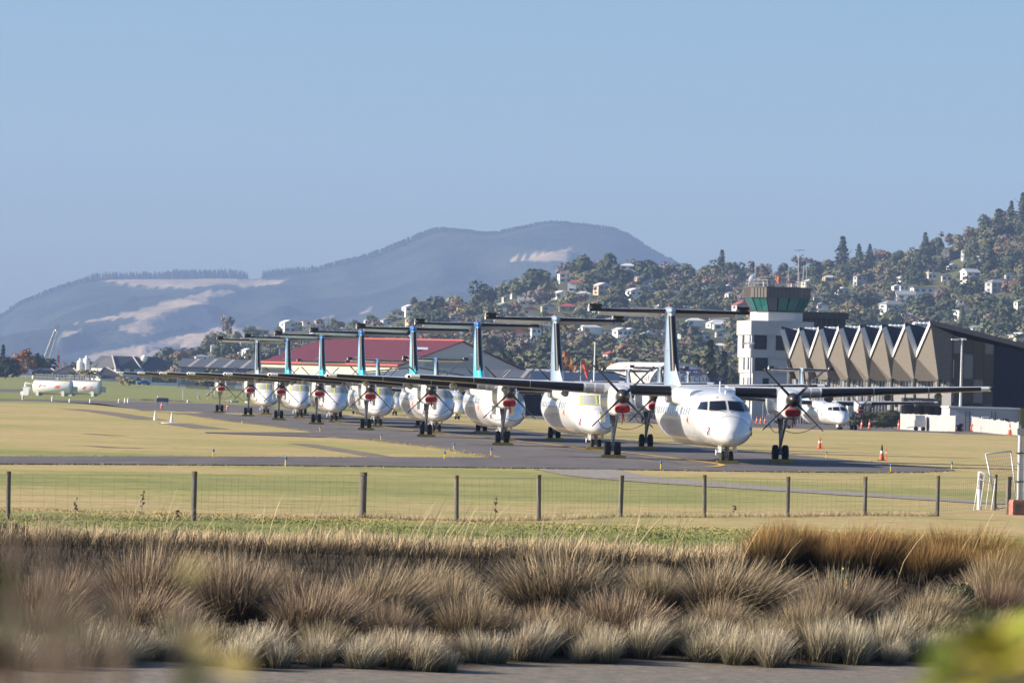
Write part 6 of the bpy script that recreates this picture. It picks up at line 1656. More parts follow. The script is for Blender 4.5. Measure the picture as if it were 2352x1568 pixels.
# low service building at the foot of the gable
a, b_ = at(2181, 960, 636), at(2341, 960, 636); zt_ = at(2260, 938, 636).z; g0 = gz(a.x, 636)
o = thing('service_building', 'low pale concrete annex at the foot of the dark gable wall', 'building', ((a.x + b_.x) / 2, 636, g0)); w = b_.x - a.x
MB().bb(-w / 2, w / 2, 0, 12, 0, zt_ - g0).build('wall', M['concrete'], o); MB().bb(-w / 2 - .15, w / 2 + .15, -.15, 12.1, zt_ - g0, zt_ - g0 + .2).build('roof_edge', M['fascia'], o)
for x in (-.5, 1.9): MB().bb(x + .5, x + 1.2, -.06, .02, zt_ - g0 - 1.75, zt_ - g0 - 1.2).build('window', M['window'], o)
for x in (-2.4, -1.9, .9, 1.4):
    MB().tube([(x, -.12, 0), (x, -.12, zt_ - g0 - .3)], .05, 5).build('pipe', M['mullion'], o)
MB().bb(w / 2, w / 2 + 2.5, -1, -.7, 0, zt_ - g0 + .2).build('side_wall', mat('olive_wall', (.13, .12, .04), .8), o)
# wire security fence behind the apron
a, b_ = at(1965, 985, 655), at(2075, 985, 655); g0 = gz(a.x, 655); o = thing('security_fence', 'dark wire fence behind the equipment left of the entry', 'fence', (a.x, 655, g0)); w = b_.x - a.x
for k in range(15):
    x = w * k / 14; MB().tube([(x, 0, 0), (x, 0, 3.6)], .04, 5).build('fence_post', M['mullion'], o)
mb = MB()
for z in (1.2, 2.4, 3.5): mb.tube([(0, 0, z), (w, 0, z)], .025, 4)
mb.build('fence_wire', M['mullion'], o)
MB().bb(a.x - 20, b_.x + 2, 657.2, 660, g0, g0 + 2.6).build('hedge_base', TREE_MAT['olive green'], None) if False else None
V, Fc = crown_np(77, 900, 'round', .12); hd = thing('hedge', 'green hedge behind the dark wire fence', 'hedge', (a.x + 3, 657.5, g0 - .3))
hv = V.copy(); c = mesh_np('foliage', hv, Fc, TREE_MAT['mid green'], hd); c.scale = (4.5, 1.2, 1.6); t_ = trunk_mb(.8, .05, 3, 5).build('stem', M['bark'], hd); t_.scale = (3, 1, 1)
a, b_ = at(1752, 960, 640), at(1800, 960, 640); g0 = gz(a.x, 640); o = thing('security_fence', 'cranked-top security fence at the tower foot', 'fence', (a.x, 640, g0)); w = b_.x - a.x
for k in range(5):
    x = w * k / 4; MB().tube([(x, 0, 0), (x, 0, 2.9), (x + .5, 0, 3.6)], .045, 5).build('fence_post', M['galv'], o)
mb = MB()
for z in (.9, 1.9, 2.8): mb.tube([(0, 0, z), (w, 0, z)], .03, 4)
mb.build('fence_wire', M['galv'], o)
# ground equipment
def cart(px, py, label, body, l=2.4, h=1.0, rail=True):
    g = gnd(px, py); o = thing('equipment_cart', label, 'cart', g, R(rnd.uniform(-12, 12)), 'ground equipment on the apron')
    MB().bb(-l / 2, l / 2, -.6, .6, .45, .45 + h * .6).build('body', body, o)
    MB().bb(-l / 2 + .1, l / 2 - .1, -.55, .55, .45 + h * .6, .45 + h).build('load', M['frame_grey'], o)
    for x in (-l * .33, l * .33):
        for y in (-.55, .55): MB().lathe([(-.09, .26), (.09, .26)], (x, y, .27), 'y', 12).build('wheel', M['tyre'], o)
    MB().tube([(-l / 2, 0, .5), (-l / 2 - .9, 0, .35)], .04, 5).build('tow_bar', M['mullion'], o)
    if rail: MB().tube([(l / 2, -.55, .6), (l / 2, -.55, 1.7), (l / 2, .55, 1.7), (l / 2, .55, .6)], .05, 5).build('handle', M['white_paint'], o)
cart(2008, 982, 'white and dark equipment cart behind the tall cones', M['white_paint'], 3.6, 1.3); cart(1989, 982, 'small white stair cart by the apron airliner wheels', M['white_paint'], 1.6, 1.5)
cart(1790, 972, 'white red-striped cart left of the apron airliner', M['white_paint'], 2.6, 1.0); cart(1775, 972, 'grey service cart behind the orange cones', M['galv'], 1.8, 1.6)
cart(2112, 989, 'small frame trolley standing before the mesh fence', M['galv'], 1.4, 1.5); cart(1482, 938, 'dark service cart behind the nearest airliner inboard wheels', M['mullion'], 2.2, 1.2); cart(556, 902, 'white tank trailer behind the farthest airliner', M['white_paint'], 4.5, 1.6, False)
for i, px in enumerate((2030, 2040, 2050, 2058)):
    g = gnd(px, 983); o = thing('hoop_barrier', 'yellow hoop barrier left of the white mesh fence, %s' % ORD[i], 'barrier', g, 0, 'yellow hoop barriers')
    MB().tube([(-.25, 0, 0), (-.25, 0, 1.2), (-.15, 0, 1.4), (.15, 0, 1.4), (.25, 0, 1.2), (.25, 0, 0)], .07, 6).build('hoop', M['yellow'] if i % 2 == 0 else M['white_paint'], o)
    MB().bb(-.32, -.18, -.1, .1, 0, .03).bb(.18, .32, -.1, .1, 0, .03).build('foot_plate', M['galv'], o)
for i, (px, dx) in enumerate(((2238, .5), (2262, .5))):
    g = gnd(px, 994); o = thing('trestle', 'blue trestle frame right of the light pole, %s' % ORD[i], 'trestle', g, 0, 'blue trestles')
    for s in (-.4, .4):
        MB().tube([(s, -.35, 0), (s, 0, 2.0), (s, .35, 0)], .06, 5).build('leg', M['blue'], o)
    MB().tube([(-.5, 0, 1.95), (.5, 0, 1.95)], .05, 5).build('bar', M['white_paint'], o)
for i, (px, m_) in enumerate(((2240, 'orange'), (2253, 'yellow'))):
    g = gnd(px, 995); o = thing('hose_reel', '%s hose coiled on the ground by the blue trestles' % m_, 'hose', g, R(20 + 30 * i))
    MB().tube([(.55 * math.cos(k * .5), .06 * (k % 3), .62 + .55 * math.sin(k * .5)) for k in range(40)], .08, 6).build('hose', M[m_], o, True)
    MB().tube([(-.5, .1, 0), (0, .1, .6), (.5, .1, 0)], .05, 5).build('stand', M['galv'], o)
g = gnd(2204, 992); o = thing('barrel', 'dark blue barrel beside the light pole foot', 'barrel', g); lathe_part([(0, .42), (.5, .45), (1.0, .42), (1.05, .3)], 'drum', M['navy_clad'], o); lathe_part([(1.0, .46), (1.08, .46)], 'lid', M['blue'], o)
for px, py, m_, lab in ((2168, 991, 'white_paint', 'white box standing before the mesh fence'), (2338, 998, 'white_paint', 'white box at the right end of the mesh fence')):
    o = thing('utility_box', lab, 'box', gnd(px, py)); MB().bb(-.35, .35, -.3, .3, 0, 1.1).build('body', M[m_], o); MB().bb(-.38, .38, -.33, .33, 1.1, 1.16).build('lid', M['galv'], o)
# person in a high-visibility vest on the apron
def person(px, py, label):
    g = gnd(px, py); o = thing('person', label, 'person', g, R(20))
    J = [(0, 0, .92), (0, 0, 1.2), (0, 0, 1.46), (0, 0, 1.56), (0, -.01, 1.70), (-.1, 0, .86), (-.13, -.03, .48), (-.14, .04, .06), (-.14, -.12, .03), (.1, 0, .86), (.17, .08, .48), (.2, .2, .08), (.21, .05, .03),
         (-.2, 0, 1.42), (-.27, .02, 1.14), (-.26, -.12, .92), (.2, 0, 1.42), (.28, -.02, 1.14), (.26, -.2, .98)]
    rad = [.17, .17, .16, .065, .11, .11, .075, .05, .04, .11, .075, .05, .04, .075, .05, .04, .075, .05, .04]
    E = [(0, 1), (1, 2), (2, 3), (3, 4), (0, 5), (5, 6), (6, 7), (7, 8), (0, 9), (9, 10), (10, 11), (11, 12), (2, 13), (13, 14), (14, 15), (2, 16), (16, 17), (17, 18)]
    me = bpy.data.meshes.new('body'); me.from_pydata(J, E, []); b = bpy.data.objects.new('body', me); COL.objects.link(b); b.parent = o
    me.materials.append(mat('dark_clothes', (.05, .05, .07), .8)); b.modifiers.new('skin', 'SKIN'); b.modifiers.new('sub', 'SUBSURF').levels = 1; b.modifiers['sub'].render_levels = 1
    for i, r in enumerate(rad): me.skin_vertices[0].data[i].radius = (r, r * .8)
    me.skin_vertices[0].data[0].use_root = True
    MB().rings([superring(0, 0, 0, 1, 1, 2, 4) if False else [Vector((w * math.cos(q), .75 * w * math.sin(q), z)) for q in [6.283 * k / 12 for k in range(12)]] for z, w in ((.85, .2), (1.0, .2), (1.3, .215), (1.45, .19))]).build('vest', M['tape_yellow'], o, True)
    MB().lathe([(1.60, .10), (1.7, .115), (1.8, .09), (1.83, .03)], (0, 0, 0), 'z', 12).build('hair', M['bark'], o, True)
person(1836, 972, 'person in yellow vest walking left of the apron airliner')

# ------------------------------------------------------------------ post and wire fence
M['post_wood'] = mat('post_wood', (0.22, 0.20, 0.175), .95, col2=(0.11, 0.098, 0.085), vscale=3, bump=.5, bscale=20, stretch=(6, 6, .6))
M['post_top'] = mat('post_top', (0.14, 0.10, 0.06), .95)
M['wire'] = mat('wire', (0.30, 0.29, 0.27), .5, metal=.4)
POSTS = [(-180, 1190, 1082, .055), (18, 1192, 1083, .05), (444, 1195, 1083, .058), (832, 1188, 1085, .085), (1049, 1197, 1092, .055), (1238, 1195, 1091, .055), (1425, 1187, 1092, .055), (1618, 1188, 1091, .05), (1808, 1187, 1095, .055), (1986, 1183, 1095, .055), (2153, 1185, 1093, .055), (2284, 1172, 1090, .05), (2315, 1181, 1095, .07)]
fg = gnd(1176, 1190)
fence = thing('field_fence', 'wooden post and wire mesh fence running across the grass', 'fence', fg)
tops = []
for i, (px, pb, pt, r) in enumerate(POSTS):
    b_ = gnd(px, pb); t_ = at(px + rnd.uniform(-2, 4), pt, b_.y); h = t_.z - b_.z
    L0 = b_ - fg; T0 = t_ - fg
    n = 9; rg = []
    for k in range(6):
        u = k / 5; c = L0.lerp(T0, u); c.z -= .1 * (1 - u)
        rg.append([c + Vector((math.cos(q) * r * (1 + .12 * math.sin(3 * q + i + u)), math.sin(q) * r * (1 + .1 * math.cos(2 * q + i)), 0)) for q in [6.283 * j / n for j in range(n)]])
    po = MB().rings(rg).build('post', M['post_wood'], fence, 50)
    MB().rings([[p + (p - T0) * .06 + Vector((0, 0, -.07)) for p in rg[-1]], [p + (p - T0) * .04 + Vector((0, 0, .012)) for p in rg[-1]]]).build('weathered_top', M['post_top'], po)
    tops.append((L0, T0))
mb = MB()
for i in range(len(tops) - 2):
    (a0, a1), (b0, b1) = tops[i], tops[i + 1]
    for k in range(8):
        u = .04 + .9 * (k / 7) ** 1.15
        p, q = a0.lerp(a1, u), b0.lerp(b1, u); o_ = Vector((0, .06, 0))
        mb.tube([p + o_, p.lerp(q, .5) + o_ + Vector((0, 0, -.01)), q + o_], .0022 if k < 7 else .0035, 3, False)
    ln = (b0 - a0).length; nv = int(ln / .3)
    for k in range(1, nv):
        u = k / nv; p, q = a0.lerp(b0, u), a1.lerp(b1, u)
        mb.tube([p.lerp(q, .04) + Vector((0, .06, 0)), p.lerp(q, .94) + Vector((0, .06, 0))], .0018, 3, False)
mb.build('wire_mesh', M['wire'], fence, False, None, False)
# gate things at the right
def pipe_frame(name, label, cat, corners, r, m, bars=(), mesh=None, foot=None):
    o = thing(name, label, cat, foot or corners[0]); q = [c - Vector(o.location) for c in corners]
    for i in range(4):
        MB().tube([q[i], q[(i + 1) % 4]], r, 8).build('frame_tube', m, o, True)
    for (u0, v0, u1, v1) in bars:
        P_ = lambda u, v: q[0].lerp(q[1], u).lerp(q[3].lerp(q[2], u), v)
        MB().tube([P_(u0, v0), P_(u1, v1)], r * .75, 6).build('bar', m, o, True)
    if mesh:
        mb = MB(); P_ = lambda u, v: q[0].lerp(q[1], u).lerp(q[3].lerp(q[2], u), v)
        for k in range(1, mesh): mb.tube([P_(k / mesh, 0), P_(k / mesh, 1)], .0035, 3, False).tube([P_(0, k / mesh), P_(1, k / mesh)], .0035, 3, False)
        mb.build('wire_mesh', M['wire'], o, False, None, False)
    return o
Yg = gnd(2250, 1172).y
pipe_frame('farm_gate', 'white tubular gate leaning on the posts at the right', 'gate', [at(2237, 1172, Yg), at(2276, 1180, Yg + .2), at(2287, 1098, Yg + .5), at(2250, 1083, Yg + .4)], .016, M['white_paint'], ((.33, 0, .33, 1), (.66, 0, .66, 1), (0, .82, 1, .82)), None, gnd(2250, 1175))
pipe_frame('mesh_gate', 'tall wire mesh gate panel leaning behind the white gate', 'gate', [at(2290, 1168, Yg + 1.2), at(2337, 1160, Yg + 1.6), at(2322, 1036, Yg + 1.6), at(2264, 1042, Yg + 1.2)], .021, M['galv'], (), 14, gnd(2300, 1168))
g = gnd(2249, 1170); o = thing('gate_post', 'white painted round post behind the leaning white gate', 'post', g); h = at(2249, 1083, g.y).z - g.z
lathe_part([(-.1, .068), (h, .064), (h + .01, .04)], 'post', M['white_paint'], o); lathe_part([(h - .5, .071), (h - .1, .069)], 'worn_side', M['concrete'], o)
g = gnd(2339, 1172); h = at(2341, 985, g.y).z - g.z
o = thing('gate_post', 'tall galvanised steel gate post at the right edge', 'post', g)
lathe_part([(0, .062), (h - .1, .062)], 'pole', M['galv'], o, n=18); MB().bb(-.1, .1, -.1, .1, h - .16, h + .02).build('cap', M['grey_clad'], o)
MB().tube([(.09, -.03, 0), (.09, -.03, h - .16)], .022, 8).build('hinge_rod', M['galv'], o)
for z in (.35, .7): MB().bb(-.11, .3, -.1, .1, h * z, h * z + .03).build('hinge', M['mullion'], o)
o = thing('concrete_block', 'reddish concrete block at the foot of the steel gate post', 'block', gnd(2337, 1182), R(12))
MB().rings([[Vector((x * s, y * s, z)) for x, y in ((-.2, -.2), (.2, -.22), (.22, .2), (-.2, .2))] for z, s in ((0, 1), (.35, 1.02), (.42, .9))]).build('block', mat('red_block', (.42, .2, .15), .95, col2=(.25, .1, .08), vscale=8, bump=1, bscale=15), o); MB().bb(-.14, .14, -.215, -.2, .1, .3).build('chipped_face', M['dirt'], o)
# ------------------------------------------------------------------ grass and rushes
nr = np.random.RandomState(4)
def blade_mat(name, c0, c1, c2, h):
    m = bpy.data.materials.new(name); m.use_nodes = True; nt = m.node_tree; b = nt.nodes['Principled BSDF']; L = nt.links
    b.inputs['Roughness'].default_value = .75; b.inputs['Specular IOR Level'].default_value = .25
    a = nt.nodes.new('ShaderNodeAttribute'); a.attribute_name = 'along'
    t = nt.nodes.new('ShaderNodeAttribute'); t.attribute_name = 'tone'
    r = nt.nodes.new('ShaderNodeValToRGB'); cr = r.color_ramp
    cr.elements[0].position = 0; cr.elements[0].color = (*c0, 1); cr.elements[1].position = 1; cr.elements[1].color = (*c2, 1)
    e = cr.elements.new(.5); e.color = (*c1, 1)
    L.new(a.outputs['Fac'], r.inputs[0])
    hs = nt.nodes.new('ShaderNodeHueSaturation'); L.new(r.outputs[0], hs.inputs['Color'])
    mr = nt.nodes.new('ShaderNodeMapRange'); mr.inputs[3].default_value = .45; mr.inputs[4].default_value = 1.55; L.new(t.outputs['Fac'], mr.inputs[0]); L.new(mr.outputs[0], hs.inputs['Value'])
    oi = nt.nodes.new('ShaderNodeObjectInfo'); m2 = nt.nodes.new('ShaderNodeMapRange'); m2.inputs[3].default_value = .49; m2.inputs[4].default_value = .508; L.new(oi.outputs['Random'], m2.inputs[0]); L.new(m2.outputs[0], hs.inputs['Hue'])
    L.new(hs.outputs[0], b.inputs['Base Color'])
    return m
def blades(B, az, lean, L_, w, tone, droop=.25):
    """ribbon blades; returns verts, quads, along, tone"""
    n = len(B); d = np.column_stack([np.cos(az), np.sin(az), 0 * az]); rows = []
    fa = nr.uniform(0, 2 * math.pi, n); S = np.column_stack([np.cos(fa), np.sin(fa), 0 * fa])
    us = (0, .4, .75, 1.0); ww = (1, .9, .6, .12)
    for u, k in zip(us, ww):
        P = B + d * (L_ * np.sin(lean) * u ** 1.6)[:, None]
        P[:, 2] += L_ * np.cos(lean * .8) * (u - droop * np.sin(lean) * u * u)
        rows += [P - S * (w * k / 2)[:, None], P + S * (w * k / 2)[:, None]]
    V = np.stack(rows, 1)                      # n,8,3
    o = (np.arange(n) * 8)[:, None, None]
    q = np.array([[0, 1, 3, 2], [2, 3, 5, 4], [4, 5, 7, 6]])[None]
    return V.reshape(-1, 3), (q + o).reshape(-1, 4), np.tile(np.repeat(us, 2), n), np.repeat(tone, 8)
def attrs(o, al, to):
    for nme, arr in (('along', al), ('tone', to)):
        a = o.data.attributes.new(nme, 'FLOAT', 'POINT'); a.data.foreach_set('value', np.asarray(arr, np.float32))
def clump(name, n, h, rb, spread, w, m):
    wind = nr.uniform(.0, .06) if h > 1.2 else nr.uniform(.0, .2)
    r = rb * np.sqrt(nr.rand(n)); a = nr.uniform(0, 2 * math.pi, n)
    B = np.column_stack([r * np.cos(a), r * np.sin(a), -.06 + 0 * r])
    az = a + nr.normal(0, .75, n) + .35; wild = nr.rand(n) < .1; lean = np.clip(spread * (r / rb) ** .8 * nr.uniform(.4, 1.25, n) + nr.normal(0, .16, n) + wild * nr.uniform(0, .5, n), 0, 1.4)
    L_ = h * nr.uniform(.5, 1.12, n) * (1 - .12 * (r / rb) ** 2)
    V, Q, al, to = blades(B, az, lean, L_, w * nr.uniform(.6, 1.4, n), np.clip(nr.normal(.5, .24, n), 0, 1))
    V[:, 0] += wind * np.repeat(L_, 8) * al ** 1.8; V[:, 1] += .3 * wind * np.repeat(L_, 8) * al ** 1.8
    o = mesh_np(name, V, Q, m); attrs(o, al, to); me = o.data; bpy.data.objects.remove(o); return me
RM = {'pale': blade_mat('rush_pale', (.03, .028, .015), (.25, .215, .135), (.66, .56, .40), 1), 'brown': blade_mat('rush_brown', (.016, .013, .008), (.085, .062, .036), (.50, .385, .245), 1),  # lower blade tones: dark dead matter plus painted-in shade of the gaps
      'orange': blade_mat('rush_orange', (.008, .006, .003), (.045, .032, .012), (.46, .28, .10), 1), 'olive': blade_mat('rush_olive', (.016, .015, .008), (.10, .082, .045), (.50, .40, .255), 1), 'litter_shaded': blade_mat('rush_litter_shaded', (.01, .008, .005), (.045, .034, .02), (.11, .082, .05), 1)}  # orange and litter lower tones paint in the shade low in the stand
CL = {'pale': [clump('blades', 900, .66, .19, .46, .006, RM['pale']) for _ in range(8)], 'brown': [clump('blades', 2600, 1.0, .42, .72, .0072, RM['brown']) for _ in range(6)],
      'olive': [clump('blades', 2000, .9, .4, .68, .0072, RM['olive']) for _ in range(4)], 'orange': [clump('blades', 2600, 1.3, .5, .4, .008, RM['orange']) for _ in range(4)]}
def place_clump(kind, x, y, s, name, label, group):
    o = bpy.data.objects.new(name, CL[kind][rnd.randrange(len(CL[kind]))]); COL.objects.link(o)
    o.location = (x, y, gz(x, y)); o.rotation_euler = (R(rnd.uniform(-7, 7)), R(rnd.uniform(-4, 8)), rnd.uniform(-.7, .7) + (3.14 if rnd.random() < .12 else 0)); o.scale = (s * rnd.uniform(.9, 1.2), s * rnd.uniform(.9, 1.2), s * rnd.uniform(.85, 1.15))
    tag(o, label, 'rush', group); RUSH.setdefault(label, []).append((px_of(o.location)[0], o))
RUSH = {}
def ordw(n):
    t = ['', 'first', 'second', 'third', 'fourth', 'fifth', 'sixth', 'seventh', 'eighth', 'ninth', 'tenth', 'eleventh', 'twelfth', 'thirteenth', 'fourteenth', 'fifteenth', 'sixteenth', 'seventeenth', 'eighteenth', 'nineteenth']
    if n < 20: return t[n]
    d, r = divmod(n, 10)
    return (['', '', 'twentieth', 'thirtieth', 'fortieth'][d] if r == 0 else ['', '', 'twenty', 'thirty', 'forty'][d] + '-' + t[r])
def px_x(x, y): return px_of((x, y, 0))[0]
# front row at the edge of the mud
def side(px): return 'left third' if px < 780 else 'middle' if px < 1570 else 'right third'
def inview(x, y): return -60 < px_x(x, y) < 2412
y = 0
for rowi, (dy, step, smin, smax, kind) in enumerate(((.35, .62, .7, 1.05, 'pale'), (1.0, .7, .85, 1.25, 'pale'), (1.9, .85, .6, .9, 'olive'))):
    x = -10.0 + .3 * rowi
    while x < 11:
        xx = x + rnd.uniform(-.25, .25); yy = edge_y(xx) + dy + rnd.uniform(-.35, .35)
        if inview(xx, yy) and rnd.random() < .93:
            sd = side(px_x(xx, yy))
            lab = ('short pale rush tussock at the edge of the mud', 'pale rush tussock in the second row from the mud', 'low olive rush tussock just behind the pale rows')[rowi]
            place_clump(kind, xx, yy, rnd.uniform(smin, smax), 'rush_tussock', lab, ('front row of pale rushes', 'second row of rushes', 'third row of rushes')[rowi])
        x += step
# big brown tussocks on the bank
for rowi, (dy, step, smin, smax) in enumerate(((3.2, 1.3, .75, 1.2), (5.8, 1.6, .9, 1.35), (8.6, 1.9, .65, 1.0))):
    x = -11.0 + .6 * (rowi % 2)
    while x < 12:
        xx = x + rnd.uniform(-.35, .35); yy = edge_y(xx) + dy + rnd.uniform(-.7, .7)
        if yy > 90.5: yy = 90.5 + rnd.uniform(-.5, .3)
        if inview(xx, yy) and rnd.random() < (.92, .85, .6)[rowi] and not (px_x(xx, yy) > 1730 and rowi == 2) and not (px_x(xx, yy) > 1850 and rowi == 1 and rnd.random() < .6):
            sd = side(px_x(xx, yy))
            place_clump('olive' if rnd.random() < .25 else 'brown', xx, yy, rnd.uniform(smin, smax), 'rush_tussock', 'big brown rush tussock in the %s row up the bank' % ('lowest', 'middle', 'topmost')[rowi], 'brown rushes on the bank')
        x += step
# the tall orange-brown stand on the right
for i in range(15):
    px = 1765 + 590 * (i + .5) / 15 + rnd.uniform(-15, 15); Y = 91.5 + rnd.uniform(-1.4, .9)
    p = base(px, Y)
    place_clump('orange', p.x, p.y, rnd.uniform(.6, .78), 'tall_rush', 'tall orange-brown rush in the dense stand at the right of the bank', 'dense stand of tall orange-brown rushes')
for lab, lst in RUSH.items():
    lst.sort(key=lambda q: q[0])
    for i, (_, o) in enumerate(lst): o['label'] = '%s, %s from left' % (lab, ordw(i + 1))
# long dry grass along the top of the bank, one mass
n = 42000
X = nr.uniform(-14, 15, n); Yv = 91.2 + 5.2 * nr.rand(n) ** 1.4 + .25 * X * 0
B = np.column_stack([X, Yv, [gz(a, b) for a, b in zip(X, Yv)]])
patch = np.array([mn.noise(Vector((a * .5, b * .5, 9))) for a, b in zip(X, Yv)])
L_ = (.22 + .22 * nr.rand(n) + .16 * patch) * np.clip(1.25 - (Yv - 91.2) / 7, .35, 1.2)
V, Q, al, to = blades(B, nr.normal(.2, 1.4, n), np.clip(nr.normal(.45, .3, n), 0, 1.2), L_, nr.uniform(.006, .014, n), np.clip(nr.normal(.55, .2, n), 0, 1))
k = 230                                                       # tall pale seed stalks leaning in the wind
cx = nr.choice([-8.5, -6.2, -4.0, -1.6, -1.2, .6, 1.9, 2.3, 2.6, 4.6, 6.5, 8.5], k) + nr.normal(0, .45, k); cyv = nr.uniform(89.5, 93, k)
B2 = np.column_stack([cx, cyv, [gz(a, b) for a, b in zip(cx, cyv)]])
V2, Q2, al2, to2 = blades(B2, nr.normal(.1, .5, k), np.clip(nr.normal(.5, .2, k), .1, 1.0), nr.uniform(.7, 1.3, k), nr.uniform(.008, .013, k), nr.uniform(.6, 1, k), .1)
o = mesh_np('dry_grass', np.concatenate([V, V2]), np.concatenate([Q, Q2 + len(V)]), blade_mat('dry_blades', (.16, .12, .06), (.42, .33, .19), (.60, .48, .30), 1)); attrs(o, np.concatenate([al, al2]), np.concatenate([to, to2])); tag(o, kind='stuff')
# rough undergrowth filling the bank between the tussocks, toned dark as painted gap shade
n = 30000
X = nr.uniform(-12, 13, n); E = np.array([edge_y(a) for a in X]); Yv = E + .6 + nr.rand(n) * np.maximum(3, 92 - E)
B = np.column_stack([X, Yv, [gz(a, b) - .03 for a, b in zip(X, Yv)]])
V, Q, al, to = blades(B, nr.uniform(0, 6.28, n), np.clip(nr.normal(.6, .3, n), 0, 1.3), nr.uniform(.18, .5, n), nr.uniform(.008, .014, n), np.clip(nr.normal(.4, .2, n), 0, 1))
o = mesh_np('undergrowth', V, Q, RM['litter_shaded']); attrs(o, al, to); tag(o, kind='stuff')
# short lawn blades on the near field (same material as the field, so they share its patches)
n = 90000
Yv = 95 + 22 * nr.rand(n) ** 1.3; X = (nr.rand(n) - .5) * .23 * Yv
Z = np.zeros(n); s = np.nonzero(Yv < 100)[0]
Z[s] = [gz(a, b) for a, b in zip(X[s], Yv[s])]
cl = np.array([mn.noise(Vector((a * 1.1, b * .8, 3))) + .6 * mn.noise(Vector((a * 3, b * 3, 5))) for a, b in zip(X, Yv)])
keep = (cl > -.5) | (nr.rand(n) < .6)
# leave path and road free
def on_path(a, b):
    p = px_of((a, b, 0)); q = p[1] - .0279 * (p[0] - 1225)
    return p[1] > 1062 and (p[0] > 1200 and 1080 < p[1] and np.interp(p[0], [1225, 1411, 1480, 1540, 1865, 2243, 2420], [1076, 1077, 1092, 1099, 1123, 1149, 1157]) - 2 < p[1] < np.interp(p[0], [1225, 1300, 1365, 1505, 1865, 2243, 2420], [1080, 1092, 1099, 1110, 1133, 1156, 1163]) + 1)
far = np.nonzero(Yv > 118)[0]
for i in far:
    p = px_of((X[i], Yv[i], 0))
    if p[1] < np.interp(p[0], [0, 600, 1240, 1500, 1700, 2192], [1068, 1071, 1080, 1083, 1086, 1088]) or on_path(X[i], Yv[i]): keep[i] = False
X, Yv, Z, cl = X[keep], Yv[keep], Z[keep], cl[keep]; n = len(X)
h = (.010 + .020 * nr.rand(n) + .008 * np.clip(cl, 0, 1)) * np.clip(1.15 - (Yv - 95) / 160, .5, 1.15); w = nr.uniform(.010, .022, n) * (1 + (Yv - 95) / 90)
a = nr.uniform(0, 6.28, n); dx = np.cos(a) * w; dyv = np.sin(a) * w; la = nr.uniform(0, 6.28, n); ll = h * nr.uniform(.1, .7, n)
V = np.stack([np.column_stack([X - dx, Yv - dyv, Z - .01]), np.column_stack([X + dx, Yv + dyv, Z - .01]), np.column_stack([X + np.cos(la) * ll, Yv + np.sin(la) * ll, Z + h])], 1).reshape(-1, 3)
o = mesh_np('short_grass', V, np.arange(3 * n).reshape(-1, 3), bpy.data.materials['field_grass'])
gv = [0.75 * sstep(94, 97, y) * (1 - sstep(108, 118, y)) + 0.55 * sstep(135, 146, y) * (1 - sstep(158, 172, y)) * (1 - sstep(5, 14, x)) for x, y in zip(X, Yv)]
at_ = o.data.attributes.new('green', 'FLOAT', 'POINT'); at_.data.foreach_set('value', np.repeat(np.array(gv, np.float32), 3)); tag(o, kind='stuff')
# ragged dry grass along the edges of the asphalt
EDGES = [[(1139, 1052), (1006, 1029), (846, 1010), (745, 1004)], [(722, 993), (621, 978), (527, 968), (426, 952)], [(2190, 1079), (2050, 1066), (1850, 1047), (1720, 1036), (1500, 1016), (1200, 989)], [(-20, 1049), (400, 1049), (800, 1050.5), (1139, 1051)], [(-20, 1066), (600, 1070), (1240, 1077), (1500, 1081), (1700, 1084), (2000, 1087), (2120, 1086), (2190, 1082)]]
pts = []
for e in EDGES:
    P_ = resample([gnd(*p) for p in e], 300)
    for p in P_:
        for _ in range(7):
            pts.append((p.x + rnd.gauss(0, .35), p.y + rnd.gauss(0, .9), p.z + .01))
B = np.array(pts); n = len(B)
V, Q, al, to = blades(B, nr.uniform(0, 6.28, n), np.clip(nr.normal(.8, .3, n), 0, 1.4), nr.uniform(.02, .07, n), nr.uniform(.015, .03, n), np.clip(nr.normal(.6, .2, n), 0, 1))
o = mesh_np('verge_grass', V, Q, bpy.data.materials['dry_blades']); attrs(o, al, to); tag(o, kind='stuff')
# dry tufts at the fence foot
n = 5000
pts = []
for i in range(1, len(POSTS) - 3):
    a, b_ = gnd(POSTS[i][0], POSTS[i][1]), gnd(POSTS[i + 1][0], POSTS[i + 1][1])
    for _ in range(n // 10): q = a.lerp(b_, rnd.random() ** (1.6 if i == 3 else 1)); pts.append((q.x, q.y + rnd.uniform(-.5, .5), q.z))
B = np.array(pts); n = len(B)
V, Q, al, to = blades(B, nr.uniform(0, 6.28, n), np.clip(nr.normal(.8, .3, n), 0, 1.4), nr.uniform(.06, .22, n), nr.uniform(.006, .012, n), np.clip(nr.normal(.5, .2, n), 0, 1))
o = mesh_np('fence_line_grass', V, Q, bpy.data.materials['dry_blades']); attrs(o, al, to); tag(o, kind='stuff')
# dock stalks by the fence
for i, (px, py, h) in enumerate(((172, 1185, .42), (325, 1190, .62), (405, 1195, .25), (1137, 1196, .6), (1686, 1183, .25), (2390, 1185, .3))):
    o = thing('weed_stalk', 'dry brown weed stalk by the fence, %s from left' % ORD[i], 'weed', gnd(px, py), 0, 'dry weed stalks')
    MB().tube([(0, 0, 0), (.02, 0, h)], [.008, .005], 4).build('stalk', M['bark'], o)
    mb = MB()
    for k in range(14): z = h * rnd.uniform(.35, 1); mb.box((rnd.uniform(-.03, .05), rnd.uniform(-.03, .03), z), (.03, .02, .04), rnd.uniform(0, 3))
    tag(mb.build('seed_head', M['bark'], o), kind='stuff')
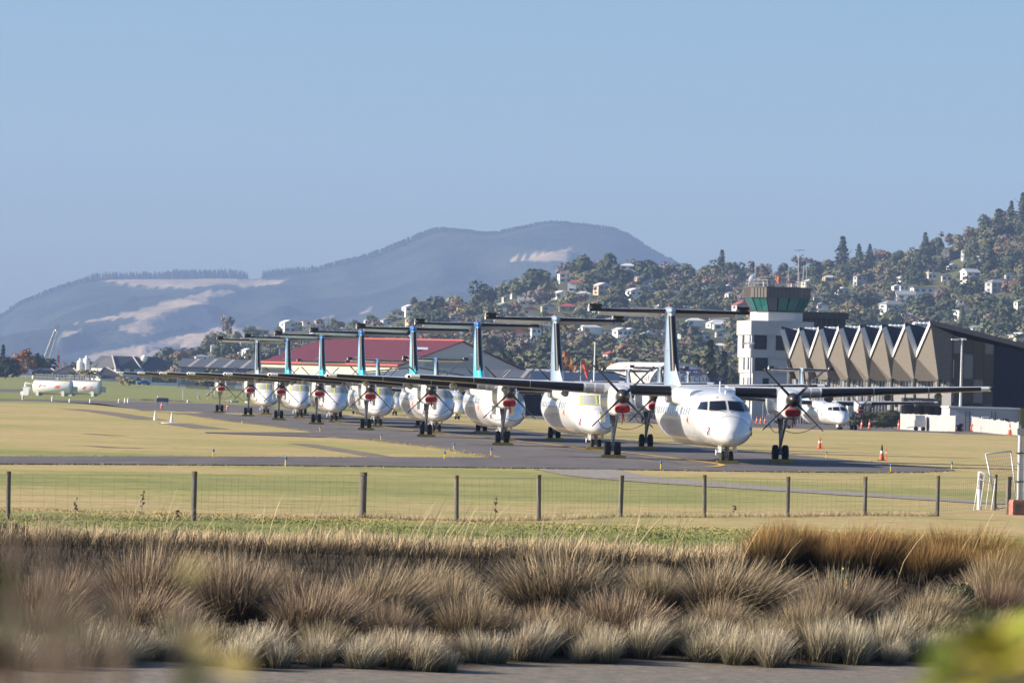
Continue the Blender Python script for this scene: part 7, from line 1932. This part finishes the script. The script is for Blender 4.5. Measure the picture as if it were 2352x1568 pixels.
# gorse bushes
GY = mat('gorse_flower', (.75, .52, .03), .7); GG = mat('gorse_leaf', (.055, .07, .025), .8, col2=(.03, .04, .015), vscale=8)
for i, (px, py, hp, wp, Y, lab) in enumerate(((40, 1290, 96, 150, 92.5, 'big dark gorse bush with yellow flowers at the left edge'), (268, 1285, 46, 80, 92, 'small gorse bush with yellow tip in the dry grass'), (1195, 1285, 40, 70, 92, 'low gorse sprig in the dry grass at the middle'), (900, 1280, 36, 60, 93, 'low green gorse behind the brown rushes'), (1950, 1365, 62, 90, 86, 'gorse sprig with yellow flowers below the tall orange rushes'), (2215, 1370, 60, 90, 85.5, 'gorse sprig right of the other sprig below the orange rushes'))):
    p = base(px, Y); t = thing('gorse_bush', lab, 'bush', p, 0, None); rad = wp / 2 * Y / F; top = at(px, py - hp, Y); h = max(.3, top.z - p.z)
    V, Fc = crown_np(900 + i, 1500, 'round', .055); c = mesh_np('foliage', V, Fc, GG, t); c.scale = (rad, rad, h / 2 * 1.05)
    V, Fc = crown_np(950 + i, 45, 'round', .04); V[:, 0] = V[:, 0] * .5 + .25; f = mesh_np('flowers', V, Fc, GY, t); f.scale = (rad * 1.02, rad * 1.05, h / 2 * 1.1)
    s_ = trunk_mb(.9, .04, i, 6).build('stem', M['bark'], t); s_.scale = (rad, rad, h / 2)
# ------------------------------------------------------------------ out-of-focus shrubs just before the lens
LEAFM = {'yellow': mat('leaf_yellow', (.48, .40, .03), .55, var=.2, vscale=20), 'lime': mat('leaf_lime', (.22, .27, .025), .55, var=.2, vscale=20), 'green': mat('leaf_green', (.09, .13, .02), .55), 'rust': mat('leaf_rust', (.26, .07, .035), .6), 'straw': mat('leaf_straw', (.55, .42, .12), .6), 'twig': mat('twig_brown', (.15, .105, .07), .85)}
def leaf(parent, c, ln, w, az, el, m):
    d = Vector((math.cos(az) * math.cos(el), math.sin(az) * math.cos(el), math.sin(el))); s = d.cross(Vector((0, 0, 1))).normalized(); u = s.cross(d)
    pts = [c, c + d * ln * .3 + s * w * .42 + u * w * .1, c + d * ln * .6 + s * w * .5 + u * w * .12, c + d * ln, c + d * ln * .6 - s * w * .5 + u * w * .12, c + d * ln * .3 - s * w * .42 + u * w * .1, c + d * ln * .3, c + d * ln * .6]
    MB().add(pts, [(0, 1, 6), (0, 6, 5), (1, 2, 7, 6), (6, 7, 4, 5), (2, 3, 7), (7, 3, 4)]).build('leaf', LEAFM[m], parent, True, None, False)
def shrub(label, foot_px, Y, stems, leaves):
    g = base(foot_px, Y); o = thing('leafy_shrub', label, 'shrub', g); L0 = Vector(g)
    for (px, py, r, dY) in stems:
        t_ = at(px, py, Y + dY) - L0; b0 = Vector((rnd.uniform(-.05, .05) + t_.x * .7, rnd.uniform(-.05, .05) + dY * .6, 0)); b0.z = gz(b0.x + L0.x, b0.y + L0.y) - L0.z
        MB().tube([b0, b0.lerp(t_, .5) + Vector((rnd.uniform(-.02, .02), 0, 0)), t_], [r * 1.5, r * 1.2, r * .6], 6).build('stem', LEAFM['twig'], o, True)
    for (px, py, ln, w, m, dY) in leaves:
        leaf(o, at(px, py, Y + dY) - L0, ln, w, rnd.uniform(0, 6.28), rnd.uniform(-.6, .9), m)
    return o
lv = [(432, 1325, .034, .026, 'lime', 0), (460, 1300, .028, .02, 'green', .1), (425, 1310, .03, .02, 'straw', 0), (470, 1512, .05, .04, 'straw', 0), (468, 1520, .045, .036, 'straw', .05), (478, 1500, .045, .034, 'straw', .02), (475, 1540, .03, .024, 'lime', 0), (480, 1500, .03, .024, 'straw', .05), (395, 1530, .028, .02, 'green', 0), (490, 1560, .03, .024, 'lime', 0)]
r2 = random.Random(8)
for k in range(20): lv.append((r2.uniform(-20, 110), r2.uniform(1360, 1570), r2.uniform(.03, .05), r2.uniform(.014, .024), r2.choice(['twig', 'twig', 'green', 'twig', 'green', 'lime']), r2.uniform(-.3, .4)))
for k in range(9): lv.append((r2.uniform(130, 330), r2.uniform(1380, 1520), r2.uniform(.02, .03), r2.uniform(.01, .016), r2.choice(['twig', 'twig', 'green']), r2.uniform(-.2, .4)))
st = [(420, 1395, .0065, 0), (440, 1330, .003, .05), (472, 1520, .005, 0)]
for k in range(13): st.append((r2.uniform(-20, 150), r2.uniform(1110, 1420), r2.uniform(.0022, .0045), r2.uniform(-.3, .5)))
for k in range(10): st.append((r2.uniform(150, 330), r2.uniform(1270, 1480), r2.uniform(.002, .0036), r2.uniform(-.2, .4)))
shrub('blurred brown twiggy shrub close to the camera at lower left', 200, 3.3, st, lv)
lv = []
for k in range(80):
    px = 2115 + 265 * r2.random() ** .8; py = 1585 - (1585 - np.interp(px, [2110, 2200, 2270, 2380], [1600, 1540, 1490, 1450])) * r2.random() ** .8
    lv.append((px, py, r2.uniform(.03, .05), r2.uniform(.018, .03), r2.choice(['yellow', 'yellow', 'yellow', 'lime', 'lime', 'green']), r2.uniform(-.3, .4)))
for k in range(6): lv.append((r2.uniform(2318, 2375), r2.uniform(1265, 1360), .034, .02, r2.choice(['rust', 'rust', 'straw']), r2.uniform(0, .3)))
st = [(r2.uniform(2150, 2370), r2.uniform(1400, 1520), r2.uniform(.0015, .003), r2.uniform(-.2, .3)) for k in range(14)] + [(2345, 1270, .002, .1), (2360, 1290, .002, .1)]
shrub('blurred yellow-green leafy shrub close to the camera at lower right', 2260, 3.5, st, lv)
